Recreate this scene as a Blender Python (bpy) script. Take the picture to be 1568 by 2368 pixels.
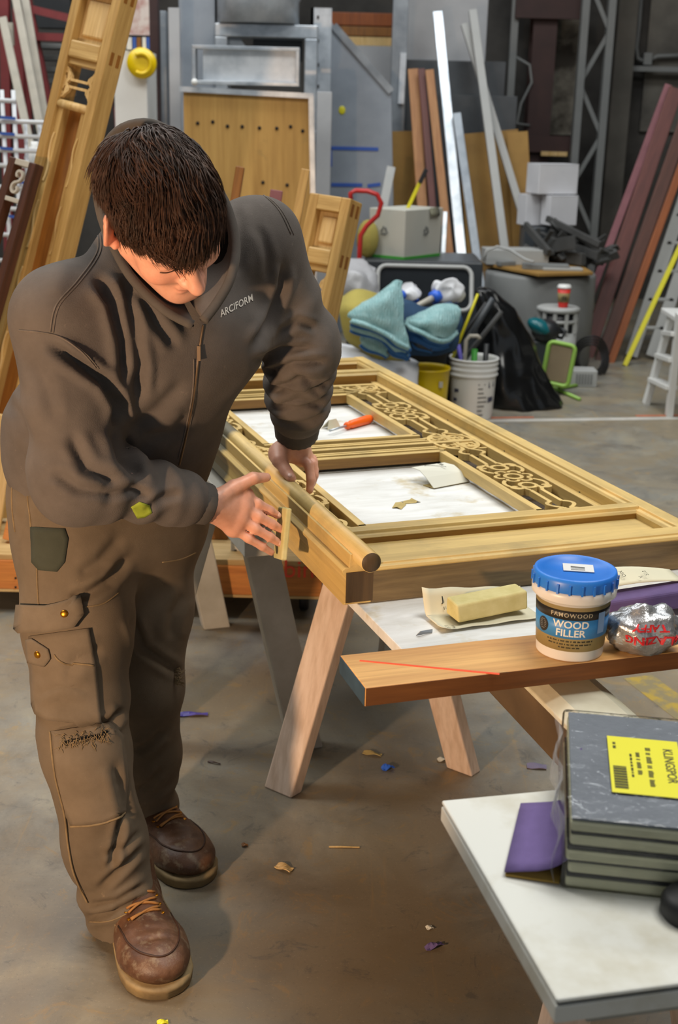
import bpy, bmesh, math, random
import numpy as np
from mathutils import Vector, Matrix, Euler, noise as mnoise
random.seed(7); rng = np.random.default_rng(7)
S = bpy.context.scene
COL = S.collection
for o in list(bpy.data.objects): bpy.data.objects.remove(o)
PI = math.pi
def V(*a): return Vector(a)
# ------------------------------------------------------------------ camera
FPX = 2950.0; PITCH = math.radians(17.4); ROLL = math.atan(.025); CAMH = 1.6
_r0 = V(1, 0, 0); _f = V(0, math.cos(PITCH), -math.sin(PITCH)); _u0 = V(0, math.sin(PITCH), math.cos(PITCH))
_r = _r0*math.cos(ROLL) + _u0*math.sin(ROLL); _u = _u0*math.cos(ROLL) - _r0*math.sin(ROLL)
cam = bpy.data.cameras.new('camera'); co = bpy.data.objects.new('camera', cam); COL.objects.link(co)
cam.sensor_fit = 'AUTO'; cam.sensor_width = 36; cam.lens = FPX/2368*36
cam.clip_start = .05; cam.clip_end = 100
M = Matrix.Identity(4)
for i in range(3):
    M[i][0] = _r[i]; M[i][1] = _u[i]; M[i][2] = -_f[i]
M.translation = V(0, 0, CAMH); co.matrix_world = M
cam.dof.use_dof = True; cam.dof.focus_distance = 2.35; cam.dof.aperture_fstop = 6.0
S.camera = co
S.view_settings.view_transform = 'Standard'; S.view_settings.look = 'None'
S.view_settings.gamma = 1; S.view_settings.use_curve_mapping = False
S.view_settings.exposure = 0.22
# ------------------------------------------------------------------ light
W = bpy.data.worlds.new('world'); S.world = W; W.use_nodes = True
W.node_tree.nodes['Background'].inputs[0].default_value = (.62, .68, .74, 1)
W.node_tree.nodes['Background'].inputs[1].default_value = .46
def area(name, loc, target, size, power, col):
    l = bpy.data.lights.new(name, 'AREA'); l.shape = 'RECTANGLE'; l.size, l.size_y = size; l.energy = power; l.color = col
    o = bpy.data.objects.new(name, l); COL.objects.link(o); o.location = loc
    o.rotation_euler = (Vector(target)-Vector(loc)).to_track_quat('-Z', 'Y').to_euler(); return o
COOL = (1.0, .985, .93)
area('ceiling_tube_or_added_fill', (1.6, 2.2, 5.6), (1.6, 2.2, 0), (2.4, 2.4), 185, COOL)
area('ceiling_tube_or_added_fill', (-1.2, 7.2, 5.6), (-1.2, 7.6, 0), (5.0, 1.2), 165, (.95, .985, 1.0))
area('ceiling_tube_or_added_fill', (2.2, 6.4, 5.6), (2.2, 6.4, 0), (3.0, 1.2), 65, (.95, .985, 1.0))
area('ceiling_tube_or_added_fill', (-4.5, 8.0, 5.6), (-4.5, 8.0, 0), (1.2, 3.0), 60, (.93, .98, 1.0))
area('ceiling_tube_or_added_fill', (-3.4, 3.6, 5.6), (-2.6, 3.6, 0), (1.4, 3.0), 150, COOL)  # unseen fill added at left to lift the shade under the worktop
# warm halogen work light standing low at the left, out of frame
wl = bpy.data.lights.new('halogen_work_light', 'SPOT'); wl.energy = 160; wl.color = (1.0, .66, .40); wl.shadow_soft_size = .05
wl.spot_size = math.radians(76); wl.spot_blend = .5
wo = bpy.data.objects.new('halogen_work_light', wl); COL.objects.link(wo); wo.location = (-1.22, .62, .92)
wo.rotation_euler = (V(-.42, 2.4, .85)-wo.location).to_track_quat('-Z', 'Y').to_euler()

# ------------------------------------------------------------------ photograph geometry -> world
def ray(px, py): return _f*FPX + _r*(px-784) - _u*(py-1184)
def at(px, py, D):
    v = ray(px, py); return V(0, 0, CAMH) + v*(D/v.y)
def atz(px, py, z):
    v = ray(px, py); return V(0, 0, CAMH) + v*((z-CAMH)/v.z)

# ------------------------------------------------------------------ materials
def new_mat(name):
    m = bpy.data.materials.new(name); m.use_nodes = True
    nt = m.node_tree; b = nt.nodes['Principled BSDF']; return m, nt, b
def c4(c): return (c[0], c[1], c[2], 1)
def sr(h):      # display hex -> linear
    h = h.lstrip('#'); v = [int(h[i:i+2], 16)/255 for i in (0, 2, 4)]
    return tuple(x/12.92 if x <= .04045 else ((x+.055)/1.055)**2.4 for x in v)
def coords(nt, scale=(1, 1, 1), rot=(0, 0, 0)):
    tc = nt.nodes.new('ShaderNodeTexCoord'); mp = nt.nodes.new('ShaderNodeMapping')
    mp.inputs['Scale'].default_value = scale; mp.inputs['Rotation'].default_value = rot
    nt.links.new(tc.outputs['Object'], mp.inputs['Vector']); return mp.outputs[0]
def noise(nt, vec, scale, detail=4, rough=.6, dist=0):
    n = nt.nodes.new('ShaderNodeTexNoise'); n.inputs['Scale'].default_value = scale; n.inputs['Detail'].default_value = detail
    n.inputs['Roughness'].default_value = rough; n.inputs['Distortion'].default_value = dist
    nt.links.new(vec, n.inputs['Vector']); return n.outputs['Fac']
def ramp(nt, fac, stops):
    r = nt.nodes.new('ShaderNodeValToRGB'); e = r.color_ramp.elements
    e[0].position, e[0].color = stops[0][0], c4(stops[0][1]); e[1].position, e[1].color = stops[1][0], c4(stops[1][1])
    for p, c in stops[2:]:
        x = e.new(p); x.color = c4(c)
    nt.links.new(fac, r.inputs[0]); return r.outputs[0]
def mix(nt, fac, a, b):
    m = nt.nodes.new('ShaderNodeMix'); m.data_type = 'RGBA'
    for s, v in ((0, fac), (6, a), (7, b)):
        if hasattr(v, 'is_linked'): nt.links.new(v, m.inputs[s])
        elif s == 0: m.inputs[0].default_value = v
        else: m.inputs[s].default_value = c4(v)
    return m.outputs[2]
def bump(nt, b, h, strength=.3, dist=.002):
    n = nt.nodes.new('ShaderNodeBump'); n.inputs['Strength'].default_value = strength; n.inputs['Distance'].default_value = dist
    nt.links.new(h, n.inputs['Height']); nt.links.new(n.outputs[0], b.inputs['Normal'])
def plain(name, c, rough=.5, metal=0, var=.12, scale=6, bmp=0, bscale=40, bdist=.002, c2=None, lo=.35, hi=.7, spec=.5):
    m, nt, b = new_mat(name); c = sr(c) if isinstance(c, str) else c
    c2 = (sr(c2) if isinstance(c2, str) else c2) if c2 else tuple(x*(1-var) for x in c)
    v = coords(nt); n = noise(nt, v, scale, 5)
    nt.links.new(ramp(nt, n, [(lo, c2), (hi, c)]), b.inputs['Base Color'])
    b.inputs['Roughness'].default_value = rough; b.inputs['Metallic'].default_value = metal
    b.inputs['Specular IOR Level'].default_value = spec
    if bmp: bump(nt, b, noise(nt, v, bscale, 4), bmp, bdist)
    return m
def wood(name, c, c2, axis=1, rough=.5, scale=1.0, stain=None, stain_lo=.55, bmp=.15):
    # grain runs along the given local axis
    m, nt, b = new_mat(name); c = sr(c); c2 = sr(c2)
    s = [22*scale]*3; s[axis] = 1.3*scale
    v = coords(nt, s); n = noise(nt, v, 1.6, 6, .65, .6); n2 = noise(nt, v, 6.5, 3, .6)
    col = ramp(nt, n, [(.3, c2), (.68, c)])
    fine = ramp(nt, n2, [(.35, (.78, .74, .68)), (.6, (1, 1, 1))])
    mm = nt.nodes.new('ShaderNodeMix'); mm.data_type = 'RGBA'; mm.blend_type = 'MULTIPLY'; mm.inputs[0].default_value = .7
    nt.links.new(col, mm.inputs[6]); nt.links.new(fine, mm.inputs[7]); out = mm.outputs[2]
    if stain:
        w = noise(nt, coords(nt), 5.0, 5, .6)
        out = mix(nt, ramp(nt, w, [(stain_lo, (0, 0, 0)), (stain_lo+.15, (1, 1, 1))]), out, sr(stain))
    nt.links.new(out, b.inputs['Base Color']); b.inputs['Roughness'].default_value = rough
    bump(nt, b, n2, bmp, .001); return m
MT = {}
def mt(key, f=None):
    return MT[key]

# ------------------------------------------------------------------ mesh builder and scene bookkeeping
MW = {}
def frame_of(z, x=None):
    z = Vector(z).normalized(); x = Vector(x) if x is not None else (V(1, 0, 0) if abs(z.x) < .9 else V(0, 1, 0))
    x = (x - z*x.dot(z)).normalized(); y = z.cross(x); return x, y, z
class MB:
    def __init__(s): s.v = []; s.f = []; s.sm = []
    def add(s, vs, fs, smooth=False):
        k = len(s.v); s.v += [Vector(p) for p in vs]; s.f += [tuple(i+k for i in q) for q in fs]; s.sm += [smooth]*len(fs); return s
    def hexa(s, p):
        return s.add(p, [(0, 3, 2, 1), (4, 5, 6, 7), (0, 1, 5, 4), (1, 2, 6, 5), (2, 3, 7, 6), (3, 0, 4, 7)])
    def box(s, lo, hi, R=None, c=None):
        p = [V(x, y, z) for z in (lo[2], hi[2]) for x, y in ((lo[0], lo[1]), (hi[0], lo[1]), (hi[0], hi[1]), (lo[0], hi[1]))]
        if R is not None: p = [R @ q for q in p]
        if c is not None: p = [q+Vector(c) for q in p]
        return s.hexa(p)
    def beam(s, p0, p1, w, t, x=None, taper=1.0):
        p0 = Vector(p0); p1 = Vector(p1); X, Y, Z = frame_of(p1-p0, x); q = []
        for p, k in ((p0, 1), (p1, taper)):
            for a, b in ((-1, -1), (1, -1), (1, 1), (-1, 1)): q.append(p + X*(a*w*k/2) + Y*(b*t*k/2))
        return s.hexa(q)
    def tube(s, pts, r, n=10, cap=True, flat=None):
        pts = [Vector(p) for p in pts]; rs = r if isinstance(r, (list, tuple)) else [r]*len(pts)
        T = [(pts[min(i+1, len(pts)-1)]-pts[max(i-1, 0)]).normalized() for i in range(len(pts))]
        X, Y, _ = frame_of(T[0]); vs = []; fs = []
        for i, p in enumerate(pts):
            X = (X - T[i]*X.dot(T[i])).normalized(); Y = T[i].cross(X)
            for k in range(n):
                a = 2*PI*k/n; vs.append(p + X*(math.cos(a)*rs[i]) + Y*(math.sin(a)*rs[i]))
        for i in range(len(pts)-1):
            for k in range(n):
                fs.append((i*n+k, i*n+(k+1) % n, (i+1)*n+(k+1) % n, (i+1)*n+k))
        if cap: fs += [tuple(range(n-1, -1, -1)), tuple((len(pts)-1)*n+k for k in range(n))]
        return s.add(vs, fs, True)
    def lathe(s, prof, o=(0, 0, 0), z=(0, 0, 1), n=32, ease=1.0, x=None):
        X, Y, Z = frame_of(z, x); o = Vector(o); vs = []; fs = []
        for r, h in prof:
            for k in range(n):
                a = 2*PI*k/n; vs.append(o + X*(math.cos(a)*r) + Y*(math.sin(a)*r*ease) + Z*h)
        m = len(prof)
        for i in range(m-1):
            for k in range(n): fs.append((i*n+k, i*n+(k+1) % n, (i+1)*n+(k+1) % n, (i+1)*n+k))
        fs += [tuple(range(n-1, -1, -1)), tuple((m-1)*n+k for k in range(n))]
        return s.add(vs, fs, True)
    def prism(s, poly, t, o=(0, 0, 0), X=V(1, 0, 0), Y=V(0, 0, 1)):
        # polygon in the X-Y plane, thickness t along X x Y, centred
        o = Vector(o); X = Vector(X).normalized(); Y = Vector(Y).normalized(); N = X.cross(Y).normalized(); n = len(poly)
        a = [o + X*p[0] + Y*p[1] - N*t/2 for p in poly]; b = [q + N*t for q in a]
        fs = [tuple(range(n-1, -1, -1)), tuple(range(n, 2*n))] + [(i, (i+1) % n, n+(i+1) % n, n+i) for i in range(n)]
        return s.add(a+b, fs)
    def sweep(s, prof, p0, p1, X, Y):
        # constant profile from p0 to p1, profile axes X, Y
        n = len(prof); a = [Vector(p0)+X*q[0]+Y*q[1] for q in prof]; b = [Vector(p1)+X*q[0]+Y*q[1] for q in prof]
        fs = [tuple(range(n-1, -1, -1)), tuple(range(n, 2*n))] + [(i, (i+1) % n, n+(i+1) % n, n+i) for i in range(n)]
        return s.add(a+b, fs)
    def grid(s, P, smooth=True, thick=0):
        # P[i][j] points; thick>0 makes a closed sheet
        a = len(P); b = len(P[0]); vs = [Vector(q) for row in P for q in row]; fs = []
        if not thick:
            for i in range(a-1):
                for j in range(b-1): fs.append((i*b+j, (i+1)*b+j, (i+1)*b+j+1, i*b+j+1))
            return s.add(vs, fs, smooth)
        nr = []
        for i in range(a):
            for j in range(b):
                du = Vector(P[min(i+1, a-1)][j])-Vector(P[max(i-1, 0)][j]); dv = Vector(P[i][min(j+1, b-1)])-Vector(P[i][max(j-1, 0)])
                n = du.cross(dv); nr.append(n.normalized() if n.length > 1e-9 else V(0, 0, 1))
        k = a*b; vs = [p+n*thick/2 for p, n in zip(vs, nr)] + [p-n*thick/2 for p, n in zip(vs, nr)]
        for i in range(a-1):
            for j in range(b-1):
                q = (i*b+j, (i+1)*b+j, (i+1)*b+j+1, i*b+j+1); fs.append(q); fs.append(tuple(x+k for x in reversed(q)))
        for i in range(a-1):
            fs.append((i*b, i*b+k, (i+1)*b+k, (i+1)*b)); fs.append((i*b+b-1, (i+1)*b+b-1, (i+1)*b+b-1+k, i*b+b-1+k))
        for j in range(b-1):
            fs.append((j, j+1, j+1+k, j+k)); fs.append(((a-1)*b+j, (a-1)*b+j+k, (a-1)*b+j+1+k, (a-1)*b+j+1))
        return s.add(vs, fs, smooth)
    def sphere(s, c, r, n=16, m=10, R=None):
        r = r if isinstance(r, (tuple, list)) else (r, r, r); pr = []
        vs = []; fs = []
        for i in range(m+1):
            t = PI*i/m
            for k in range(n):
                a = 2*PI*k/n; q = V(r[0]*math.sin(t)*math.cos(a), r[1]*math.sin(t)*math.sin(a), r[2]*math.cos(t))
                vs.append(Vector(c) + (R @ q if R is not None else q))
        for i in range(m):
            for k in range(n): fs.append((i*n+k, (i+1)*n+k, (i+1)*n+(k+1) % n, i*n+(k+1) % n))
        return s.add(vs, fs, True)
    def build(s, name, mat, parent=None, bevel=0, local=False, seg=2, origin=None, weld=False):
        me = bpy.data.meshes.new(name); o = bpy.data.objects.new(name, me); COL.objects.link(o)
        vs = s.v
        if parent is not None:
            o.parent = parent
            if not local:
                inv = MW.get(parent.name, Matrix.Identity(4)).inverted(); vs = [inv @ p for p in vs]
            MW[o.name] = MW.get(parent.name, Matrix.Identity(4))
        elif not local:
            if origin is None:
                xs = [p.x for p in vs]; ys = [p.y for p in vs]
                origin = V((min(xs)+max(xs))/2, (min(ys)+max(ys))/2, min(p.z for p in vs))
            o.location = origin; vs = [p-origin for p in vs]; MW[o.name] = Matrix.Translation(origin)
        me.from_pydata([tuple(p) for p in vs], [], s.f)
        me.polygons.foreach_set('use_smooth', s.sm)
        if mat is not None: me.materials.append(MT[mat] if isinstance(mat, str) else mat)
        bm = bmesh.new(); bm.from_mesh(me)
        if weld: bmesh.ops.remove_doubles(bm, verts=bm.verts, dist=1e-5)
        bmesh.ops.recalc_face_normals(bm, faces=bm.faces); bm.to_mesh(me); bm.free()
        if bevel:
            md = o.modifiers.new('bevel', 'BEVEL'); md.width = bevel; md.segments = seg; md.limit_method = 'ANGLE'; md.angle_limit = math.radians(40)
            md.harden_normals = False
        return o
def tag(o, label, cat, group=None, kind=None):
    o['label'] = label; o['category'] = cat
    if group: o['group'] = group
    if kind: o['kind'] = kind
    return o
def struct(o): o['kind'] = 'structure'; return o
def thing(name, loc, label, cat, group=None, R=None):
    o = bpy.data.objects.new(name, None); COL.objects.link(o); o.empty_display_size = .05
    m = Matrix.Translation(Vector(loc)) @ (R.to_4x4() if R is not None else Matrix.Identity(4))
    o.matrix_world = m; MW[o.name] = m; return tag(o, label, cat, group)
def copy_tree(o, parent=None):
    c = o.copy(); COL.objects.link(c)
    if parent is not None: c.parent = parent; c.matrix_parent_inverse = o.matrix_parent_inverse
    for ch in o.children: copy_tree(ch, c)
    return c
def basis(z, x=None):
    X, Y, Z = frame_of(z, x); return Matrix(((X.x, Y.x, Z.x), (X.y, Y.y, Z.y), (X.z, Y.z, Z.z)))
def board(name, p0, p1, w, t, mat, label, cat, group=None, x=V(1, 0, 0), bevel=.003, parent=None):
    """a straight board or stud from p0 to p1 as one object whose local z runs along it"""
    p0 = Vector(p0); p1 = Vector(p1); L = (p1-p0).length; R = basis(p1-p0, x)
    m = MB().box((-w/2, -t/2, 0), (w/2, t/2, L)).build(name, mat, None, bevel, local=True)
    m.matrix_world = Matrix.Translation(p0) @ R.to_4x4(); MW[m.name] = m.matrix_world.copy()
    if label: tag(m, label, cat, group)
    return m
def lowest(p0, p1, w, t, x=V(1, 0, 0)):   # lift so that the lowest corner of a board touches z=0
    R = basis(Vector(p1)-Vector(p0), x); z = min((R @ V(a*w/2, b*t/2, 0)).z for a in (-1, 1) for b in (-1, 1)); return -z
def text_mesh(body, size, depth=.0004, align='CENTER', bold=0.0, spacing=1.0):
    cu = bpy.data.curves.new('t', 'FONT'); cu.body = body; cu.size = size; cu.extrude = depth; cu.align_x = align; cu.align_y = 'CENTER'
    cu.offset = bold; cu.space_character = spacing; cu.resolution_u = 3
    ob = bpy.data.objects.new('t', cu); COL.objects.link(ob)
    dg = bpy.context.evaluated_depsgraph_get(); me = bpy.data.meshes.new_from_object(ob.evaluated_get(dg))
    bpy.data.objects.remove(ob); bpy.data.curves.remove(cu)
    vs = [v.co.copy() for v in me.vertices]; fs = [tuple(p.vertices) for p in me.polygons]; bpy.data.meshes.remove(me); return vs, fs
def add_text(mb, body, size, fn, **k):
    """place flat lettering: fn maps text-space (x, y, z) to the world"""
    vs, fs = text_mesh(body, size, **k); return mb.add([fn(p) for p in vs], fs)
def add_words(mb, fn, width, h, seed=0, depth=.0003):
    # a line of print too small to read: word-sized strokes
    r = random.Random(seed); x = -width/2
    while x < width/2-.002:
        w = min(r.uniform(.8, 3.2)*h, width/2-x); n = max(1, int(w/(h*.45)))
        for k in range(n):
            a, b = x+w*k/n, x+w*(k+.62)/n; y = h/2*(1 if r.random() < .4 else .72)
            mb.add([fn(V(p, q, z)) for z in (0, depth) for p, q in ((a, -h/2), (b, -h/2), (b, y), (a, y))], [(0, 3, 2, 1), (4, 5, 6, 7), (0, 1, 5, 4), (1, 2, 6, 5), (2, 3, 7, 6), (3, 0, 4, 7)])
        x += w+h*.7
    return mb
def planef(o, X, Y):
    o = Vector(o); X = Vector(X).normalized(); Y = Vector(Y).normalized(); N = X.cross(Y); return lambda p: o+X*p.x+Y*p.y+N*p.z
# ------------------------------------------------------------------ material library
def concrete_floor():
    m, nt, b = new_mat('concrete_floor'); v = coords(nt)
    n1 = noise(nt, v, .9, 6, .6, .4); n2 = noise(nt, v, 4.2, 6, .68, .6); n3 = noise(nt, v, 26, 5, .75); n7 = noise(nt, v, 9, 8, .78, 1.2); n4 = noise(nt, coords(nt, (1, 1, 1), (0, 0, .5)), 1.7, 5, .62, .8)
    base = ramp(nt, n2, [(.32, sr('706f6a')), (.5, sr('858279')), (.72, sr('9a9483'))])
    blue = mix(nt, ramp(nt, n1, [(.5, (0, 0, 0)), (.68, (.75, .75, .75))]), base, sr('686a6b'))
    brown = mix(nt, ramp(nt, n4, [(.40, (0, 0, 0)), (.58, (.75, .75, .75))]), blue, sr('857760'))
    spots = mix(nt, ramp(nt, n3, [(.62, (0, 0, 0)), (.76, (.55, .55, .55))]), brown, sr('9a8055'))
    spots = mix(nt, ramp(nt, n7, [(.56, (0, 0, 0)), (.63, (.6, .6, .6))]), spots, sr('9a825a')); spots = mix(nt, ramp(nt, n7, [(.36, (.55, .55, .55)), (.43, (0, 0, 0))]), spots, sr('565655'))
    # scratches
    vs = coords(nt, (1.2, 30, 1), (0, 0, .35)); n5 = noise(nt, vs, 2.2, 3, .6, .3)
    out = mix(nt, ramp(nt, n5, [(.68, (0, 0, 0)), (.78, (.3, .3, .3))]), spots, sr('9d9687'))
    n8 = noise(nt, v, 140, 3, .8); n9 = noise(nt, coords(nt, (24, 1.0, 1), (0, 0, -.8)), 1.7, 5, .7, .5)
    out = mix(nt, ramp(nt, n8, [(.60, (0, 0, 0)), (.72, (.5, .5, .5))]), out, sr('b0a58f')); out = mix(nt, ramp(nt, n8, [(.28, (.5, .5, .5)), (.40, (0, 0, 0))]), out, sr('4d4a46'))
    out = mix(nt, ramp(nt, n9, [(.62, (0, 0, 0)), (.72, (.4, .4, .4))]), out, sr('a0875c'))
    # floor multiplied darker and browner around the near foreground, with a noisy edge
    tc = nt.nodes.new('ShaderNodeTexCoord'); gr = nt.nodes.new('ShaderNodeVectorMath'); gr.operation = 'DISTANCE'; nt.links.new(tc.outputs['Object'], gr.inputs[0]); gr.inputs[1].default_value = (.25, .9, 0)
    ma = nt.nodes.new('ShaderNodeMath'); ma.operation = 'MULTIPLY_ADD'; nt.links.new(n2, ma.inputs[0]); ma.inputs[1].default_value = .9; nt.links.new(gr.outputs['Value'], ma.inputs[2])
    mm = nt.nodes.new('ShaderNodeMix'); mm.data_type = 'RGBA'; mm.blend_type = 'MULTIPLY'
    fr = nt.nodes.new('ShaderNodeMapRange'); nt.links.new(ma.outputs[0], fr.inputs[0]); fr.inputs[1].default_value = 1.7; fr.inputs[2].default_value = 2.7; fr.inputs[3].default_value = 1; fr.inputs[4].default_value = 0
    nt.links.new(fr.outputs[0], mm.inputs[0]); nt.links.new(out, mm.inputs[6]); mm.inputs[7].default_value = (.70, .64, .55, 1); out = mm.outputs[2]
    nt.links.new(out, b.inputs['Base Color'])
    rr = ramp(nt, n2, [(.3, (.3, .3, .3)), (.75, (.6, .6, .6))]); nt.links.new(rr, b.inputs['Roughness'])
    bump(nt, b, n3, .12, .002); return m
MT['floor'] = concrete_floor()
MT['wall'] = plain('dirty_concrete', '4f4c48', .85, var=.5, scale=1.2, c2='272523', bmp=.3, bscale=9, bdist=.02)
MT['wall_peel'] = plain('peeling_paint', '8d887c', .85, scale=2.2, c2='38322b', lo=.42, hi=.58, bmp=.3, bscale=9)
MT['ceiling'] = plain('ceiling_paint', '6e6e6a', .9)
MT['galv'] = plain('galvanised_steel', 'd3d9df', .32, .62, scale=7, c2='a3abb3', bmp=.1, bscale=5, bdist=.01)
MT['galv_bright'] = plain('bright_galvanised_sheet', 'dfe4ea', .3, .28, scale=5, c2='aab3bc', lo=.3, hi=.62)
MT['galv_dull'] = plain('dull_galvanised_steel', '9ba2a9', .5, .7, scale=5, c2='7a8189', bmp=.05, bscale=6)
MT['sheet'] = plain('grey_blue_sheet_metal', '969ea8', .5, .25, scale=2.2, c2='7d858f')
MT['sheet_dark'] = plain('dark_grey_sheet', '565a5e', .6, .1, scale=2, c2='43464a')
MT['sheet_pale'] = plain('pale_grey_panel', 'b1b2b4', .65, scale=2, c2='9b9c9f')
MT['ply'] = wood('plywood', 'c39a55', 'a67c3c', 2, .6, .25, stain='8d7442', stain_lo=.6)
MT['mdf'] = plain('tan_hardboard', 'a57f3f', .7, scale=3, c2='8d6a33')
MT['cedar'] = wood('orange_brown_timber', 'b98858', '946039', 2, .55)
MT['maroon'] = wood('dark_red_primed_board', '6d3a33', '4e2724', 2, .5)
MT['mauve'] = plain('mauve_primed_board', '8c585e', .6, scale=4, c2='74464c')
MT['mahog'] = wood('brown_red_board', '5c3427', '42241b', 2, .45)
MT['orangew'] = wood('orange_stained_board', '9c5420', '7b3d14', 2, .45)
MT['pine'] = wood('pine', 'dcbe88', 'c4a05f', 2, .55)
MT['oak'] = wood('golden_oak', 'c6a466', '9f7a40', 2, .5)
MT['oak_x'] = wood('golden_oak_cross', 'cfb074', 'a8854b', 0, .5)
MT['oak_brown'] = wood('brown_oak', '9a6526', '6e441a', 2, .5)
MT['darkwood'] = wood('dark_brown_wood', '5a3626', '38211a', 2, .5)
MT['white'] = plain('white_paint', 'd9d9d6', .5, var=.06)
MT['white_plastic'] = plain('white_plastic', 'e2e2df', .35, var=.05)
MT['white_wire'] = plain('white_coated_wire', 'c9cdd2', .4, var=.06)
MT['white_old'] = plain('old_white_paint', 'b9b3a6', .6, var=.15, scale=14)
MT['cardboard'] = plain('white_cardboard', 'bdbcb2', .8, scale=3, var=.08)
MT['box_grey'] = plain('pale_grey_cardboard', 'cfcfd3', .8, var=.08)
MT['red'] = plain('red_enamel', 'b32222', .3, var=.1)
MT['redsteel'] = plain('dark_red_steel', '7c3032', .5, var=.25)
MT['rust'] = plain('brown_steel', '3c2320', .6, var=.3)
MT['yellow'] = plain('yellow_plastic', 'd8b800', .35, var=.08)
MT['yellow_y'] = plain('bright_yellow', 'd9cf22', .4, var=.05)
MT['black'] = plain('black_rubber', '1d1d1f', .55, var=.2)
MT['black_plastic'] = plain('black_plastic', '26282b', .4, var=.2)
MT['bag'] = plain('black_bin_liner', '131415', .22, var=.2)
MT['dgrey'] = plain('dark_grey_plastic', '3a3f44', .4, var=.2)
MT['mgrey'] = plain('mid_grey_paint', '7b7d7c', .6, var=.12)
MT['lgrey'] = plain('light_grey_paint', 'a9aaa8', .55, var=.08)
MT['teal'] = plain('teal_plastic', '0d5f68', .3, var=.1)
MT['green'] = plain('lime_green_plastic', '93bd55', .4, var=.08)
MT['greend'] = plain('green_print', '3f9a37', .6, var=.08)
MT['blue_tape'] = plain('blue_masking_tape', '2f56a8', .6, var=.08)
MT['blue_b'] = plain('bright_blue_plastic', '2f66d6', .4, var=.06)
MT['purple'] = plain('purple_plastic', '5950b0', .4, var=.06)
MT['glassd'] = plain('dusty_lamp_glass', '9a8a70', .15, var=.2)
MT['blanket'] = plain('teal_quilted_blanket', '6f9a9e', .95, scale=30, var=.12, bmp=.6, bscale=90, bdist=.006)
MT['blanket_trim'] = plain('blue_blanket_binding', '2a5f9a', .9, var=.1)
MT['yblanket'] = plain('mustard_blanket', 'a89a4e', .95, var=.2, bmp=.5, bscale=60, bdist=.005)
MT['cloth_w'] = plain('white_drop_cloth', 'd3d4d8', .9, var=.06, bmp=.3, bscale=25, bdist=.006)
MT['bag_grey'] = plain('grey_plastic_sheet', 'a8a8ab', .4, var=.12, bmp=.4, bscale=20, bdist=.01)
MT['cup_red'] = plain('red_paper_cup', 'd3322a', .5, var=.05)
MT['kraft'] = plain('kraft_sleeve', '8a7a50', .8, var=.05)
MT['ink'] = plain('black_ink', '191919', .6, var=.05)
MT['ink_grey'] = plain('grey_ink', '6a6b69', .7, var=.05)
MT['poster'] = plain('faded_poster', 'cfc4bf', .7, scale=9, c2='b08a84', lo=.4, hi=.55)
MT['scrap'] = plain('dusty_scrap', '4c4c4b', .75, var=.4, scale=5)
MT['hole'] = plain('dark_hole', '1a1410', .9, var=.1)
MT['line_w'] = plain('white_floor_paint', 'c4c0b8', .7, scale=9, var=.25)
MT['line_o'] = plain('orange_floor_paint', 'c8795a', .7, scale=12, var=.3)
MT['line_y'] = plain('yellow_floor_paint', 'ab9139', .7, scale=16, c2='857a5a', lo=.45, hi=.6)

# ------------------------------------------------------------------ the building
XL, XR, YB, YF, ZC = -5.5, 5.5, 12.0, -1.2, 5.9
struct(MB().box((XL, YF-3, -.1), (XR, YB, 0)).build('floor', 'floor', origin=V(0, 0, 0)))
struct(MB().box((XL, YB, 0), (XR, YB+.2, ZC)).build('wall_back', 'wall', origin=V(0, YB, 0)))
struct(MB().box((XL-.2, YF-3, 0), (XL, YB, ZC)).build('wall_left', 'wall', origin=V(XL, 0, 0)))
struct(MB().box((XR, YF-3, 0), (XR+.2, YB, ZC)).build('wall_right', 'wall', origin=V(XR, 0, 0)))
struct(MB().box((XL, YF-3, ZC), (XR, YB, ZC+.2)).build('ceiling', 'ceiling', origin=V(0, 0, ZC)))
p = atz(1060, 974, 0); q = atz(1568, 967, 0); d = (q-p).normalized(); n = V(-d.y, d.x, 0)
struct(MB().hexa([p-n*.03, p+d*4-n*.03, p+d*4+n*.03, p+n*.03] + [x+V(0, 0, .001) for x in (p-n*.03, p+d*4-n*.03, p+d*4+n*.03, p+n*.03)]).build('trim_1', 'line_w'))
mb = MB()
for a, b_ in ((-.4, .45), (1.05, 1.7), (2.3, 3.0)):
    e = [p+d*a+n*.05, p+d*b_+n*.05, p+d*b_+n*.085, p+d*a+n*.085]; mb.hexa(e+[x+V(0, 0, .001) for x in e])
struct(mb.build('trim_2', 'line_o'))
a = atz(1475, 1565, 0); b_ = atz(1640, 1690, 0); d = (b_-a).normalized(); n = V(-d.y, d.x, 0)
struct(MB().hexa([a-n*.05, b_-n*.05, b_+n*.05, a+n*.05]+[x+V(0, 0, .001) for x in (a-n*.05, b_-n*.05, b_+n*.05, a+n*.05)]).build('trim_3', 'line_y'))
# shallow concrete pilaster, peeled wall patch, steel on the back wall
def wallx(px, D): return at(px, 300, D).x
struct(MB().box((wallx(1408, 11.7), 11.7, 0), (wallx(1452, 11.7), 12, ZC)).build('trim_4', plain('pilaster_concrete', '625e57', .85, scale=1.5, c2='45423d')))
x0, x1 = wallx(1262, 11.95), wallx(1335, 11.95)
struct(MB().box((x0, 11.96, at(1300, 312, 11.96).z), (x1, 12.0, 3.4)).build('trim_5', 'wall_peel'))
struct(MB().box((wallx(1480, 11.95), 11.96, 1.5), (wallx(1640, 11.95), 12.0, 2.9)).build('trim_6', plain('grey_wall_paint', '77736b', .8, scale=2, c2='4d4a45')))

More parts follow.
